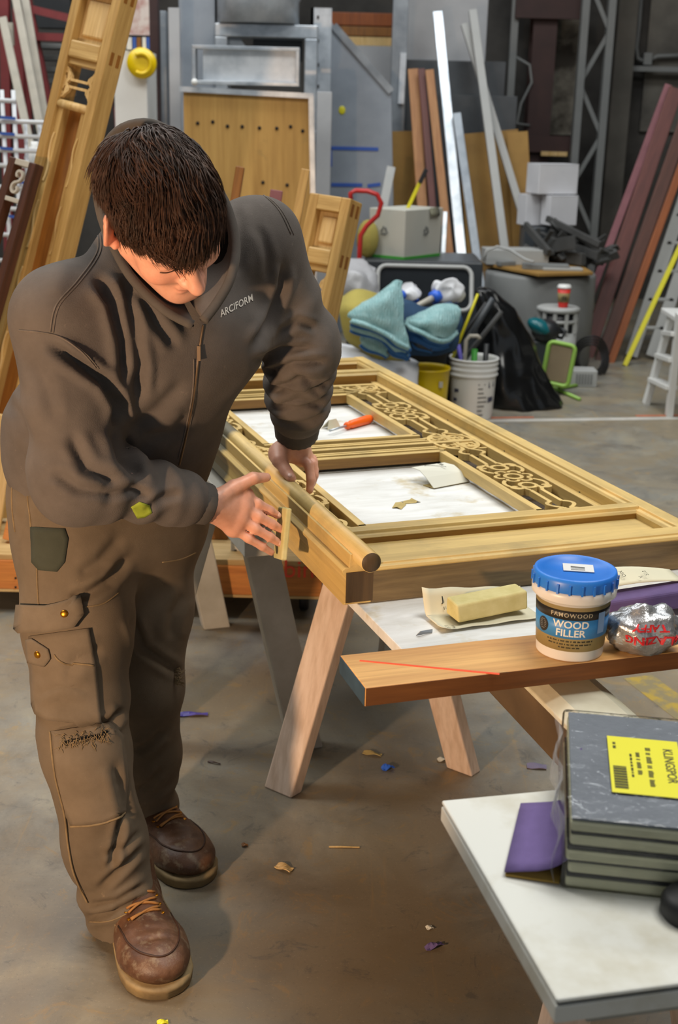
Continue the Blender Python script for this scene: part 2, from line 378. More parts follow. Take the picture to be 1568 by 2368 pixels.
def vpost(name, px0, px1, D, z0, z1, mat, label, cat, depth=.08, group=None, bevel=.003, py=300):
    xa, xb = at(px0, py, D).x, at(px1, py, D).x
    return tag(MB().box((xa, D, z0), (xb, D+depth, z1)).build(name, mat, bevel=bevel), label, cat, group)
def panel(name, px0, py0, px1, py1, D, mat, label, cat, t=.03, zb=None, lean=0, bevel=.003, group=None):
    """upright sheet seen between two pixel corners, down to zb (or to its lower corner)"""
    a = at(px0, py0, D); b = at(px1, py1, D); z0 = b.z if zb is None else zb
    return tag(MB().box((a.x, D, z0), (b.x, D+t, a.z)).build(name, mat, bevel=bevel), label, cat, group)

t = thing('steel_lattice_column', (at(1370, 300, 11.4).x, 11.5, 0), 'grey steel lattice column with zigzag bracing against the dark back wall', 'column')
xa, xb = at(1342, 200, 11.4).x, at(1402, 200, 11.4).x
for x in (xa, xb): MB().box((x-.03, 11.4, 0), (x+.03, 11.5, 5.8)).build('post', 'mgrey', t)
z = .2; k = 0
while z < 5.4:
    MB().beam((xa if k % 2 == 0 else xb, 11.45, z), (xb if k % 2 == 0 else xa, 11.45, z+.42), .035, .02).build('brace', 'mgrey', t); z += .42; k += 1
t = thing('steel_beam_post', (at(1250, 200, 11.7).x, 11.75, 0), 'dark brown rusted steel post on the back wall beside the peeling patch', 'post')
xa, xb = at(1222, 200, 11.7).x, at(1276, 200, 11.7).x
MB().box((xa, 11.62, 0), (xb, 11.65, 3.6)).box((xa, 11.82, 0), (xb, 11.85, 3.6)).box(((xa+xb)/2-.01, 11.65, 0), ((xa+xb)/2+.01, 11.82, 3.6)).build('flange', 'rust', t)
MB().box((at(1190, 40, 11.6).x, 11.55, at(1200, 42, 11.6).z), (at(1345, 0, 11.6).x, 11.61, at(1200, -30, 11.6).z)).build('header', 'rust', t)
MB().box((at(1195, 330, 11.6).x, 11.55, at(1200, 350, 11.6).z), (at(1340, 310, 11.6).x, 11.61, at(1200, 312, 11.6).z)).build('sill', 'rust', t)
panel('wooden_rail', 1252, 350, 1312, 362, 11.5, 'pine', 'short pale wooden rail fixed under the brown steel sill', 'rail', t=.04)
mb = MB().tube([at(1485, -40, 11.9), at(1478, 60, 11.9), at(1472, 110, 11.9), at(1475, 135, 11.9), at(1492, 143, 11.9), at(1520, 130, 11.9), at(1600, 127, 11.9)], .018, 8)
t = thing('electrical_conduit', at(1478, 140, 11.9), 'grey electrical conduit bending towards a small junction box on right wall', 'conduit')
mb.build('pipe', 'mgrey', t); MB().box(tuple(at(1488, 150, 11.85)), tuple(at(1510, 122, 11.85)+V(0, .1, 0))).build('junction_box', 'mgrey', t, .004)
panel('shelf_rail', 1460, 152, 1600, 168, 11.8, 'mgrey', 'grey wall rail running below the electrical conduit', 'rail', t=.08)
tag(MB().tube([at(1190, 130, 11.62), at(1225, 150, 11.6), at(1230, 190, 11.6), at(1205, 240, 11.6), at(1195, 285, 11.6), at(1225, 290, 11.6)], .012, 8).build('hanging_cable', 'mgrey'), 'thin grey cable looping down in front of the brown steel post', 'cable')
vpost('wall_pipe', 1168, 1184, 11.6, 0, 3.4, 'mgrey', 'grey pipe rising behind the leaning white studs', 'pipe')

# ------------------------------------------------------------------ sheet metal and ducting at the back
panel('wall_panel', 940, -60, 1122, 140, 10.6, 'sheet_pale', 'pale grey upright panel behind the tops of the leaning studs', 'panel', zb=0, t=.05)
panel('metal_sheet', 918, 137, 1166, 215, 10.4, 'sheet_dark', 'dark grey metal sheet with a straight top edge behind the leaning timber', 'sheet', zb=0)
panel('metal_sheet', 1000, 218, 1192, 300, 10.25, 'sheet_dark', 'lower dark grey sheet between the tan hardboard panels', 'sheet', zb=0)
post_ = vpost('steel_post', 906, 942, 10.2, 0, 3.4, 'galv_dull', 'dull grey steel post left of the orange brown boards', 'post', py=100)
MB().beam(at(927, 240, 10.185), at(933, 122, 10.185), .045, .03).build('post_highlight', 'galv_bright', post_)  # brighter strip standing in for a reflection highlight on the post
t = thing('timber_rack', at(835, 100, 11), 'brown timber beams stacked high behind the sloping grey gusset plate', 'timber stack')
for i, (y0, y1, mm) in enumerate(((28, 58, 'orangew'), (60, 82, 'oak_brown'), (84, 104, 'pine'))):
    MB().box((at(752, y1, 11).x, 10.95, at(752, y1, 11).z), (at(908, y0, 11).x, 11.1, at(752, y0, 11).z)).build('beam', MT[mm], t, .004)
panel('metal_box', 820, 105, 908, 240, 10.8, 'sheet_pale', 'pale grey steel box standing right of the gusset plate', 'box', zb=0, t=.2)
P = [(735, 20), (752, 20), (772, 60), (905, 212), (918, 700), (735, 700)]
D = 9.7; A = [at(x, y, D) for x, y in P]; A[4].z = A[5].z = 0.0
o_ = V(A[5].x, D, 0)
t = thing('gusset_panel', o_, 'big blue grey metal panel with a diagonal top edge and blue tape marks', 'metal panel')
MB().prism([(q.x-o_.x, q.z) for q in A], .05, o_).build('plate', 'sheet', t, .004)
d0, d1 = A[2]-V(0, .03, 0), A[3]-V(0, .03, 0)
MB().beam(d0, d1, .05, .03, x=V(1, 0, 0)).build('flange', 'galv_dull', t)
mb = MB()
for a, b_ in (((762, 342), (875, 345)), ((764, 342), (764, 385)), ((766, 427), (838, 428)), ((850, 430), (880, 426))):
    mb.beam(at(*a, D-.028), at(*b_, D-.028), .025, .004, x=V(0, 0, 1) if abs(a[1]-b_[1]) < 20 else V(1, 0, 0))
mb.build('masking_tape', 'blue_tape', t)
MB().sphere(at(791, 255, D-.028), (.025, .006, .03)).build('sticker', 'yellow_y', t)
t = thing('channel_post', (at(740, 100, 9.4).x, 9.4, 0), 'tall galvanised channel post with bolt holes left of the gusset', 'post')
MB().box((at(718, 100, 9.3).x, 9.3, 0), (at(766, 100, 9.3).x, 9.34, at(740, 18, 9.3).z)).box((at(718, 100, 9.3).x, 9.3, 0), (at(718, 100, 9.3).x+.02, 9.45, at(740, 18, 9.3).z)).build('channel', 'galv', t)
for y in (40, 95, 150, 200): MB().box(tuple(at(733, y+4, 9.295)), tuple(at(738, y-4, 9.295)+V(0, .01, 0))).build('bolt_hole', 'hole', t)
# duct
ctr = at(592, 50, 9.0)
t = thing('duct_pipe', ctr, 'shiny round galvanised duct with a seam ring at the top of the picture', 'duct')
rad = (at(690, 40, 9).x-at(496, 40, 9).x)/2
MB().lathe([(rad, 0), (rad, .14), (rad*1.03, .15), (rad*1.03, .18), (rad, .19), (rad, 1.1)], (ctr.x, 9.2, ctr.z), n=40).build('duct_body', 'galv_bright', t)
def frame_rect(mb, x0, z0, x1, z1, w, D0, D1):
    mb.box((x0, D0, z0), (x1, D1, z0+w)).box((x0, D0, z1-w), (x1, D1, z1)).box((x0, D0, z0+w), (x0+w, D1, z1-w)).box((x1-w, D0, z0+w), (x1, D1, z1-w)); return mb
a = at(500, 55, 9.2); b_ = at(731, 330, 9.2)
t = thing('duct_flange', (a.x, 9.2, b_.z), 'square galvanised duct frame below the round duct', 'duct frame')
frame_rect(MB(), a.x, b_.z, b_.x, a.z, .085, 9.1, 9.35).build('flange', 'galv', t, .006)
panel_b = MB().box((at(585, 80, 9.36).x, 9.36, at(600, 140, 9.36).z), (at(700, 80, 9.36).x, 9.38, at(600, 70, 9.36).z)).build('dark_opening', 'dgrey', t)
MB().prism([(0, 0), (.2, 0), (0, .26)], .02, at(503, 110, 9.15)).build('gusset', 'galv_dull', t)
struct_top = tag(MB().box((at(500, 330, 9.4).x, 9.1, 0), (at(700, 330, 9.4).x, 9.5, b_.z)).build('storage_crate', 'mgrey'), 'grey crate under the square duct frame, hidden behind the plywood', 'crate')
vpost('metal_column', 414, 497, 9.15, 0, 3.6, 'sheet', 'wide blue grey sheet metal column left of the ducts', 'column', depth=.3, py=100)
a = at(445, 104, 7.92); b_ = at(692, 206, 7.92); b_.z = at(430, 200, 7.9).z+.015
t = thing('reflector_panel', (a.x, 7.92, b_.z), 'framed shiny metal panel standing on top of the plywood board', 'metal panel')
frame_rect(MB(), a.x, b_.z, b_.x, a.z, .022, 7.885, 7.98).build('frame', 'galv', t, .003)
MB().box((at(470, 150, 7.94).x, 7.93, b_.z+.02), (b_.x-.02, 7.95, a.z-.02)).build('plate', 'galv_bright', t)
MB().sphere(at(450, 190, 7.86), .02).build('knob', 'white', t)
# plywood with steel edging
a = at(424, 206, 7.9); b_ = at(716, 222, 7.9)
t = thing('plywood_sheet', (a.x, 7.9, 0), 'large plywood sheet with a row of bolt holes and steel edging', 'plywood')
MB().hexa([V(a.x, 7.9, 0), V(b_.x+.06, 7.9, 0), V(b_.x+.06, 7.93, 0), V(a.x, 7.93, 0), V(a.x, 7.9, a.z), V(b_.x, 7.9, b_.z), V(b_.x, 7.93, b_.z), V(a.x, 7.93, a.z)]).build('plywood', 'ply', t)
mb = MB().beam(V(a.x-.02, 7.9, a.z), V(b_.x+.02, 7.9, b_.z), .03, .05, x=V(0, 0, 1)); mb.build('edge_trim', 'galv', t)
MB().beam(V(b_.x+.07, 7.88, 0), V(b_.x+.01, 7.88, b_.z), .03, .05).build('edge_trim', 'galv', t)
for x, y in ((457, 285), (492, 282), (526, 292), (560, 293), (600, 296), (640, 297), (672, 293), (700, 303), (664, 428), (608, 422)):
    MB().tube([at(x, y, 7.896), at(x, y, 7.91)], .011, 10).build('bolt_hole', 'hole', t)
vpost('steel_frame_upright', 732, 766, 8.5, 0, at(740, 212, 8.5).z, 'sheet_pale', 'pale grey steel upright beside the plywood edge', 'upright', py=300)
vpost('pipe_post', 346, 366, 8.8, 0, 3.3, 'rust', 'dark upright post left of the thin grey pole', 'post', py=100)
vpost('pipe_post', 371, 385, 8.6, 0, at(380, 25, 8.6).z, 'galv_dull', 'thin grey upright pole between dark post and pale plank', 'pole', py=100)
vpost('leaning_plank', 390, 416, 8.5, 0, at(400, 18, 8.5).z, 'sheet_pale', 'pale grey plank standing upright left of the metal column', 'plank', depth=.03, py=100)
# white cabinet with hose reel, poster
panel('white_cabinet', 262, 116, 346, 500, 7.9, 'white', 'tall white cabinet side behind the tall carved door leaf', 'cabinet', zb=0, t=.4)
panel('poster', 283, -40, 346, 82, 7.9, 'poster', 'faded poster with reddish streaks hanging above the yellow hose reel', 'poster', t=.004)
t = thing('poster_strip', at(320, 98, 7.88), 'strip of small coloured stickers below the faded poster', 'stickers')
for x, w, mm in ((292, 12, 'white'), (306, 8, 'blue_tape'), (316, 10, 'oak_brown'), (329, 8, 'white'), (338, 7, 'blue_tape')):
    MB().box((at(x, 90, 7.88).x, 7.885, at(x, 114, 7.88).z), (at(x+w, 90, 7.88).x, 7.9, at(x, 86, 7.88).z)).build('sticker', MT[mm], t)
c_ = at(330, 148, 7.885)
t = thing('hose_reel', c_, 'yellow hose reel hanging on the white cabinet', 'hose reel')
MB().lathe([(.02, 0), (.08, .0), (.085, .012), (.085, .05), (.03, .05)], c_, z=(0, -1, .1), n=28).build('reel', 'yellow', t)
MB().tube([c_+V(.055*math.cos(a), -.055, .055*math.sin(a)) for a in np.linspace(-2.2, 2.2, 20)], .012, 8).build('hose', 'yellow', t)
# stairs at far left
t = thing('staircase', (at(90, 200, 9.6).x, 9.8, 0), 'dark steel staircase with dull red stringers and railings', 'staircase')
for i in range(9):
    y = 104+i*27; a = at(70+i*2, y, 9.3+.12*(8-i)/8); b_ = at(152+i*2, y, 9.3+.12*(8-i)/8)
    MB().box((a.x, a.y, a.z-.02), (b_.x, a.y+.24, a.z+.012)).build('tread', 'mgrey', t, .003)
for pts, w in (([(48, -60), (128, 330)], .07), ([(68, 20), (160, 42)], .035), ([(72, 85), (160, 88)], .12), ([(60, -20), (66, 600)], .06)):
    MB().beam(at(*pts[0], 9.25), at(*pts[1], 9.25), w, .05).build('stringer', 'redsteel', t)
for pts in ([(10, -40), (22, 620)], [(42, 20), (58, 620)], [(262, 200), (292, 300)], [(268, 140), (280, 330)]):
    MB().beam(at(*pts[0], 9.0), at(*pts[1], 9.0), .06, .06).build('railing_post', 'redsteel', t)
panel('stair_landing', 75, -80, 165, 66, 9.9, 'black_plastic', 'dark opening box under the stair landing', 'landing', t=.2)
for i, (x0, y0, x1, y1) in enumerate(((6, 40, 100, 480), (30, -40, 118, 430), (52, -40, 128, 420))):
    a, b_ = at(x1, y1, 8.35+.12*i), at(x0, y0, 8.6+.12*i); dd = (a-b_).normalized(); a = a + dd*((a.z)/(-dd.z) if dd.z < 0 else 0)
    board('white_board', a+V(0, 0, .03), b_, .05, .025, 'white_old', ['leftmost chipped white board leaning beside the red stair', 'middle chipped white board leaning beside the red stair', 'rightmost chipped white board leaning close to the stair treads'][i], 'board', 'white boards leaning by the stairs')
panel('loose_board', 12, 52, 32, 105, 8.7, 'white_old', 'small square pale board fixed on the red railing post', 'board', t=.03)
# wire rack
a = at(-60, 206, 6.6); b_ = at(122, 615, 6.6)
t = thing('wire_rack', (a.x, 6.6, 0), 'white wire rack shelf with blue tape marks at left edge', 'wire rack')
mb = MB()
for px in (-60, -20, 14, 40): mb.tube([V(at(px, 400, 6.6).x, 6.6, 0), V(at(px, 400, 6.6).x, 6.6, a.z)], .011, 8)
mb.build('upright', 'white_wire', t)
for k, y in enumerate((228, 278, 312, 345, 380, 430, 480, 540, 600)):
    xr = 36 if k < 1 else 122
    MB().tube([at(-60, y, 6.59), at(xr, y+6, 6.59)], .011, 8).tube([at(-60, y, 7.0), at(xr, y+6, 7.0)], .008, 6).tube([at(-60, y, 6.59), at(-60, y, 7.0)], .008, 6).tube([at(xr-4, y+6, 6.59), at(xr-4, y+6, 7.0)], .008, 6).build('wire_shelf', 'white_wire', t)
mb = MB()
for px in (64, 96, 120): mb.tube([V(at(px, 400, 6.62).x, 6.62, 0), V(at(px, 400, 6.62).x, 6.62, at(px, 282, 6.6).z)], .009, 8)
mb.build('upright', 'white_wire', t)
for x0, x1, y in ((0, 36, 271), (0, 34, 308), (0, 30, 342), (36, 60, 420), (60, 100, 560), (20, 50, 500)):
    MB().beam(at(x0, y, 6.57), at(x1, y+3, 6.57), .014, .004, x=V(0, 0, 1)).build('blue_tape', 'blue_tape', t)
for i, (x, y, w) in enumerate(((84, 424, .055), (72, 494, .05), (88, 556, .05))):
    c_ = at(x, y, 6.85); k = 1
    tag(MB().lathe([(w*.9, 0), (w, .01), (w, .13), (w*.75, .17), (w*.35, .19), (w*.35, .21)], c_-V(0, 0, .0), n=20).build('plastic_jug', 'white_plastic'), ['white plastic jug on the uppermost wire shelf', 'white plastic jug on the middle wire shelf', 'white plastic jug on the lowest wire shelf'][i], 'jug', 'white jugs on the wire rack')

# ------------------------------------------------------------------ leaning boards and studs at the centre back
def lean(name, pb, pt, Db, Dt, w, t, mat, label, cat, group=None, floor=True, x=V(1, 0, 0)):
    a = at(*pb, Db); b = at(*pt, Dt)
    if floor and a.z > 0:
        dd = (a-b).normalized(); a = a + dd*(a.z/(-dd.z)); 
    a = a + V(0, 0, lowest(a, b, w, t, x))
    return board(name, a, b, w, t, mat, label, cat, group, x)
lean('hardboard_panel', (940, 490), (938, 303), 10.06, 10.12, .21, .012, 'mdf', 'narrow tan hardboard panel left of the orange brown boards', 'panel')
lean('hardboard_panel', (1150, 610), (1128, 305), 9.9, 10.1, .46, .012, 'mdf', 'wide tan hardboard panel behind the white studs', 'panel')
lean('hardboard_panel', (1212, 600), (1196, 305), 9.8, 10.0, .16, .012, 'mdf', 'narrow tan hardboard panel right of the white studs', 'panel')
g = 'orange brown boards leaning at the back'
lean('timber_board', (984, 590), (955, 160), 9.6, 9.95, .075, .03, 'cedar', 'leftmost orange brown board leaning behind the white carton', 'board', g)
lean('timber_board', (1010, 600), (974, 160), 9.52, 9.87, .05, .04, 'maroon', 'dark reddish board squeezed between two orange brown boards', 'board', g)
lean('timber_board', (1040, 600), (993, 162), 9.44, 9.8, .06, .03, 'cedar', 'rightmost orange brown board leaning beside the shiny steel stud', 'board', g)
lean('steel_stud', (1068, 606), (1012, 28), 9.4, 10.1, .07, .035, 'galv', 'long shiny galvanised stud leaning at the back, brightest of them', 'stud')
lean('steel_channel', (1112, 668), (1056, 262), 9.3, 9.75, .06, .03, 'galv_dull', 'dark dull steel channel leaning right of the shiny stud', 'stud')
lean('white_stud', (1165, 566), (1093, 24), 9.45, 10.15, .06, .04, 'lgrey', 'upright white stud leaning, left of the crossing pair', 'stud')
lean('white_stud', (1229, 570), (1074, 56), 9.6, 10.2, .055, .035, 'lgrey', 'slanted white stud crossing behind, foot further right', 'stud')
lean('short_plank', (884, 492), (905, 386), 9.0, 9.12, .06, .02, 'lgrey', 'short pale grey plank leaning behind the white carton', 'plank')
lean('short_stud', (1024, 600), (1030, 490), 8.75, 8.85, .03, .02, 'galv', 'short shiny stud standing right of the white carton', 'stud')
# right stack
lean('primed_board', (1310, 838), (1546, 196), 8.95, 9.55, .05, .02, 'mauve', 'mauve primed board, leftmost of the stack leaning at right', 'board', 'long boards leaning at right')
lean('primed_board', (1352, 838), (1563, 205), 8.87, 9.47, .10, .03, 'maroon', 'dark red board next to the mauve one in the leaning stack', 'board', 'long boards leaning at right')
lean('primed_board', (1388, 843), (1610, 205), 8.79, 9.39, .085, .03, 'mahog', 'dark brown board in the middle of the leaning stack', 'board', 'long boards leaning at right')
lean('primed_board', (1410, 846), (1640, 205), 8.71, 9.31, .05, .035, 'orangew', 'orange stained board, rightmost of the leaning stack', 'board', 'long boards leaning at right')
# extension ladder
t = thing('extension_ladder', atz(1476, 850, 0), 'grey extension ladder leaning beside the stained boards', 'ladder')
rails = []
for pb, pt in (((1458, 838), (1655, 240)), ((1506, 836), (1705, 240))):
    a, b_ = at(*pb, 8.85), at(*pt, 9.5); a.z = .02; rails.append((a, b_)); MB().beam(a, b_, .085, .028).build('rail', 'lgrey', t, .004)
for i in range(1, 9):
    k = i/9.0; a = rails[0][0].lerp(rails[0][1], k); b_ = rails[1][0].lerp(rails[1][1], k)
    MB().tube([a, b_], .016, 10).build('rung', 'lgrey', t)
    for q in (a, b_): MB().tube([q-V(0, .017, 0), q-V(0, .01, 0)], .016, 10).build('rung_socket', 'hole', t)
lean('yellow_pole', (1444, 850), (1640, 424), 8.6, 9.1, .032, .032, 'yellow_y', 'yellow pole leaning across the extension ladder', 'pole')
# white step ladder at the right edge
t = thing('step_ladder', atz(1540, 955, 0), 'white step ladder standing at the right edge of the picture', 'step ladder')
fl, fr = atz(1494, 934, 0), atz(1547, 962, 0)
tl, tr = at(1554, 728, 7.35), at(1572, 724, 7.0)
bl, br = fl+V(.75, .35, 0), fr+V(.75, .1, 0)
for a, b_ in ((fl, tl), (fr, tr), (bl, tl+V(.05, .05, 0)), (br, tr+V(.05, .05, 0))): MB().beam(a, b_, .035, .06).build('leg', 'white', t, .003)
for k in (.28, .55, .8): MB().beam(fl.lerp(tl, k), fr.lerp(tr, k), .07, .025, x=V(1, 0, 0)).build('step', 'white', t, .003)
MB().box((tl.x-.05, 6.95, tl.z), (tr.x+.16, 7.42, tl.z+.03)).build('top_cap', 'white', t, .006)

# ------------------------------------------------------------------ bench with scrap, boxes, heater and cup
bt = at(1235, 628, 8.3).z
t = thing('drum_bench', (at(1245, 700, 8.5).x, 8.55, 0), 'round grey drum carrying a wooden board top heaped with scrap', 'bench')
cx = at(1248, 700, 8.6).x
MB().lathe([(.36, 0), (.37, .02), (.37, bt-.06), (.36, bt-.04)], (cx, 8.66, 0), n=40).build('drum', 'mgrey', t)
P = [at(1085, 604, 8.9), at(1245, 640, 8.2), at(1372, 630, 8.35), at(1330, 600, 8.98)]
for q in P: q.z = bt
MB().hexa([q-V(0, 0, .02) for q in P]+P).build('board_top', 'mdf', t, .003)
TOP = bt
for i, (x, y, D, w, l, h, rz, mm) in enumerate(((1190, 590, 8.75, .42, .2, .1, .1, 'lgrey'), (1262, 606, 8.45, .3, .12, .035, -.1, 'mgrey'), (1300, 612, 8.42, .26, .1, .018, .05, 'lgrey'), (1170, 610, 8.6, .12, .06, .03, .4, 'mgrey'))):
    c_ = at(x, y, D); R = Matrix.Rotation(rz, 3, 'Z')
    tag(MB().box((-w/2, -l/2, 0), (w/2, l/2, h), R, V(c_.x, D, TOP)).build('metal_scrap_box', MT[mm], bevel=.004), ['grey metal box lying at the left back of the drum bench', 'flat grey scrap block in front middle of the drum bench', 'thin pale grey sheet at the right front of the drum bench', 'small grey block near the left tip of the drum bench'][i], 'scrap metal')
sc = [((1265, 505), (1388, 566), .04, .03), ((1282, 512), (1392, 580), .03, .03), ((1215, 520), (1270, 585), .05, .03), ((1290, 560), (1385, 592), .06, .03), ((1240, 575), (1330, 560), .09, .02), ((1265, 588), (1350, 600), .08, .04)]
LB = ['uppermost dark board sticking out of the scrap heap', 'second dark board slanting down the scrap heap', 'short dark board at the left of the scrap heap', 'dark board low at the right of scrap heap', 'wide grey offcut across the scrap heap', 'dark block at the foot of the scrap heap']
hm = MB(); rs_ = random.Random(4)
for k in range(46):
    u = rs_.uniform(-1, 1); hh_ = .26*(1-abs(u)**1.5); c_ = V(cx+.2+.27*u, 8.86+rs_.uniform(-.1, .1), TOP+.02+hh_*rs_.random()); d_ = V(rs_.uniform(-1, 1), rs_.uniform(-.5, .5), rs_.uniform(-.55, .45)).normalized()*rs_.uniform(.05, .13)
    p0_, p1_ = c_-d_, c_+d_; lift_ = max(0, TOP+.012-min(p0_.z, p1_.z)); hm.beam(p0_+V(0, 0, lift_), p1_+V(0, 0, lift_), rs_.uniform(.02, .07), rs_.uniform(.008, .02))
tag(hm.build('scrap_heap', 'scrap'), 'dark heap of dusty offcuts on the drum bench', 'scrap heap', kind='stuff')
for i, (a, b_, w, th) in enumerate(sc):
    board('scrap_board', at(*a, 8.95), at(*b_, 8.62), w, th, 'scrap', LB[i], 'board', 'boards in the scrap heap', x=V(0, 0, 1))
tag(MB().tube([at(1118, 604, 8.5), at(1125, 580, 8.5), at(1150, 570, 8.5), at(1180, 578, 8.5), at(1215, 600, 8.4), at(1235, 606, 8.35)], .008, 8).build('loose_cable', 'lgrey'), 'thin grey cable curling over the drum bench', 'cable')
def carton(name, px0, py0, px1, py1, D, mat, label, depth=.3, rz=.35, cat='box'):
    a = at(px0, py0, D); b = at(px1, py1, D); w = (b.x-a.x)/(math.cos(rz)+math.sin(rz)*.6); h = a.z-b.z
    R = Matrix.Rotation(rz, 3, 'Z'); t = thing(name, ((a.x+b.x)/2, D+depth/2, b.z), label, cat, R=R)
    MB().box((-w/2, -w*.3, 0), (w/2, w*.3, h)).build('carton_body', mat, t, .004, local=True)
    MB().box((-w/2, -w*.3-.001, h-.001), (w/2, -.004, h+.004)).box((-w/2, .004, h-.001), (w/2, w*.3, h+.004)).build('lid_flap', mat, t, .001, local=True); return t, w, h
zb = at(1275, 525, 9.15).z
tag(MB().box((at(1212, 520, 9.15).x, 9.1, 0), (at(1300, 520, 9.15).x, 9.36, zb)).build('dark_crate', 'dgrey', bevel=.01), 'dark crate under the stacked pale cardboard boxes', 'crate')
carton('cardboard_box', 1206, 452, 1284, 525, 9.1, 'box_grey', 'lower left pale cardboard box of the small stack by the back wall')
carton('cardboard_box', 1262, 455, 1340, 525, 8.98, 'box_grey', 'lower right pale cardboard box of the small stack by back wall')
carton('cardboard_box', 1228, 380, 1341, 452, 9.05, 'box_grey', 'pale cardboard box on top of the small stack by back wall')
hz = at(1292, 712, 8.03).z; hx = at(1292, 712, 8.1).x
t = thing('space_heater', (hx, 8.11, 0), 'round pale grey heater with dark vents carrying the red cup', 'heater')
MB().lathe([(.12, 0), (.125, .02), (.125, hz-.16)], (hx, 8.11, 0), n=36).build('heater_body', 'lgrey', t)
MB().lathe([(.108, hz-.162), (.108, hz-.03)], (hx, 8.11, 0), n=36).build('vent', 'black_plastic', t)
for i in range(10):
    a = 2*PI*i/10; MB().box((-.011, -.012, hz-.162), (.011, .012, hz-.03), None, V(hx+.118*math.cos(a), 8.11+.118*math.sin(a), 0)).build('vent_bar', 'lgrey', t)
MB().lathe([(.127, hz-.098), (.127, hz-.078)], (hx, 8.11, 0), n=36).build('vent_ring', 'lgrey', t)
MB().lathe([(.12, hz-.035), (.135, hz-.028), (.137, hz-.008), (.12, hz)], (hx, 8.11, 0), n=36).build('heater_top', 'lgrey', t)
cxx = at(1302, 707, 8.06).x
t = thing('paper_cup', (cxx, 8.06, hz), 'red paper coffee cup with white lid on the grey heater', 'cup')
MB().lathe([(.029, 0), (.03, .003), (.041, .123)], (cxx, 8.06, hz), n=28).build('cup_body', 'cup_red', t)
MB().lathe([(.0345, .035), (.0352, .035), (.0395, .092), (.0385, .092)], (cxx, 8.06, hz), n=28).build('sleeve', 'kraft', t)
MB().lathe([(.043, .12), (.0445, .125), (.0435, .132), (.039, .134), (.038, .142), (.03, .143)], (cxx, 8.06, hz), n=28).build('lid', 'white_plastic', t)
lm = MB()
for k in range(14):
    a0 = -PI/2-.42+.06*k; 
    if k in (3, 4, 9, 10): continue
    lm.box((-.001, -.0006, .045+.004*(k % 3)), (.0012, .0006, .078-.005*((k+1) % 3)), Matrix.Rotation(a0+PI/2, 3, 'Z'), V(cxx+.0385*math.cos(a0), 8.06+.0385*math.sin(a0), hz))
lm.build('sleeve_print', 'ink', t)
# green work light on the floor
wc = at(1292, 842, 7.58); wb = atz(1300, 905, 0)
t = thing('work_light', (wb.x, 7.7, 0), 'lime green work light on a stand beside the black bag', 'work light')
R = Matrix.Rotation(-.35, 3, 'Z') @ Matrix.Rotation(.12, 3, 'Y')
def rect_tube(mb, w, h, r, y=0):
    pts = []
    for cx_, cz_, a0 in ((w/2-r, h/2-r, 0), (-w/2+r, h/2-r, PI/2), (-w/2+r, -h/2+r, PI), (w/2-r, -h/2+r, 1.5*PI)):
        for k in range(5): a = a0+PI/2*k/4; pts.append(V(cx_+r*math.cos(a), y, cz_+r*math.sin(a)))
    return pts+[pts[0]]
pts = [wc+R @ q for q in rect_tube(None, .16, .25, .03)]
MB().tube(pts, .013, 8, cap=False).build('guard_frame', 'green', t)
MB().box((-.066, .0, -.11), (.066, .02, .11), R, wc).build('lamp_glass', 'glassd', t, .004)
MB().hexa([wc+R @ V(*q) for q in ((-.075, .02, -.12), (.075, .02, -.12), (.05, .1, -.07), (-.05, .1, -.07), (-.075, .02, .12), (.075, .02, .12), (.05, .1, .07), (-.05, .1, .07))]).build('housing', 'green', t, .006)
MB().tube([wc+R @ V(0, .05, -.1), V(wb.x-.02, 7.66, .02)], .01, 8).build('stand', 'green', t)
MB().tube([V(wb.x-.13, 7.95, .012), V(wb.x-.02, 7.66, .012), V(wb.x+.06, 7.42, .012)], .011, 8).tube([V(wb.x-.15, 7.6, .012), V(wb.x+.12, 7.84, .012)], .011, 8).build('foot', 'green', t)
a, b_ = atz(1312, 895, 0), atz(1378, 895, 0)
t = thing('vent_box', ((a.x+b_.x)/2, a.y, 0), 'small grey box with a square grille on the floor by the green light', 'vent box')
MB().box((a.x, a.y, 0), (b_.x, a.y+.14, .105)).build('housing', 'lgrey', t, .005)
for i in range(6): MB().box((a.x+.05+i*.018, a.y-.004, .02), (a.x+.06+i*.018, a.y, .085)).build('grille_bar', 'mgrey', t)
mb = MB()
for k in range(4):
    c_ = at(1365, 830, 8.2+.03*k); rr = .085+.016*k
    mb.tube([c_+V(rr*math.cos(a)*.9, .02*math.sin(3*a), rr*math.sin(a)*1.15) for a in np.linspace(0, 2*PI, 30)], .007, 6, cap=False)
mb.tube([at(1362, 860, 8.2), at(1372, 875, 8.1), at(1376, 885, 8.05)], .012, 6)
tag(mb.build('cable_coil', 'black'), 'black cable coil leaning at the foot of the stained boards', 'cable coil')
c_ = at(1262, 765, 7.88)
t = thing('power_tool', V(c_.x, 7.88, c_.z-.09), 'dark teal power tool lying behind the black rubbish bag', 'power tool')
MB().sphere(c_, (.09, .09, .075)).build('motor_housing', 'black_plastic', t)
MB().sphere(c_+V(-.03, -.02, .02), (.1, .075, .05), R=Matrix.Rotation(.5, 3, 'Y')).build('cover', 'teal', t)
MB().tube([c_+V(.05, 0, -.03), c_+V(.1, -.02, -.04), c_+V(.12, -.02, -.0), c_+V(.09, 0, .02)], .012, 8).build('handle', 'black_plastic', t)
MB().box((c_.x-.08, 7.85, 0), (c_.x+.08, 7.93, c_.z-.06)).build('support_box', 'dgrey', t, .01)

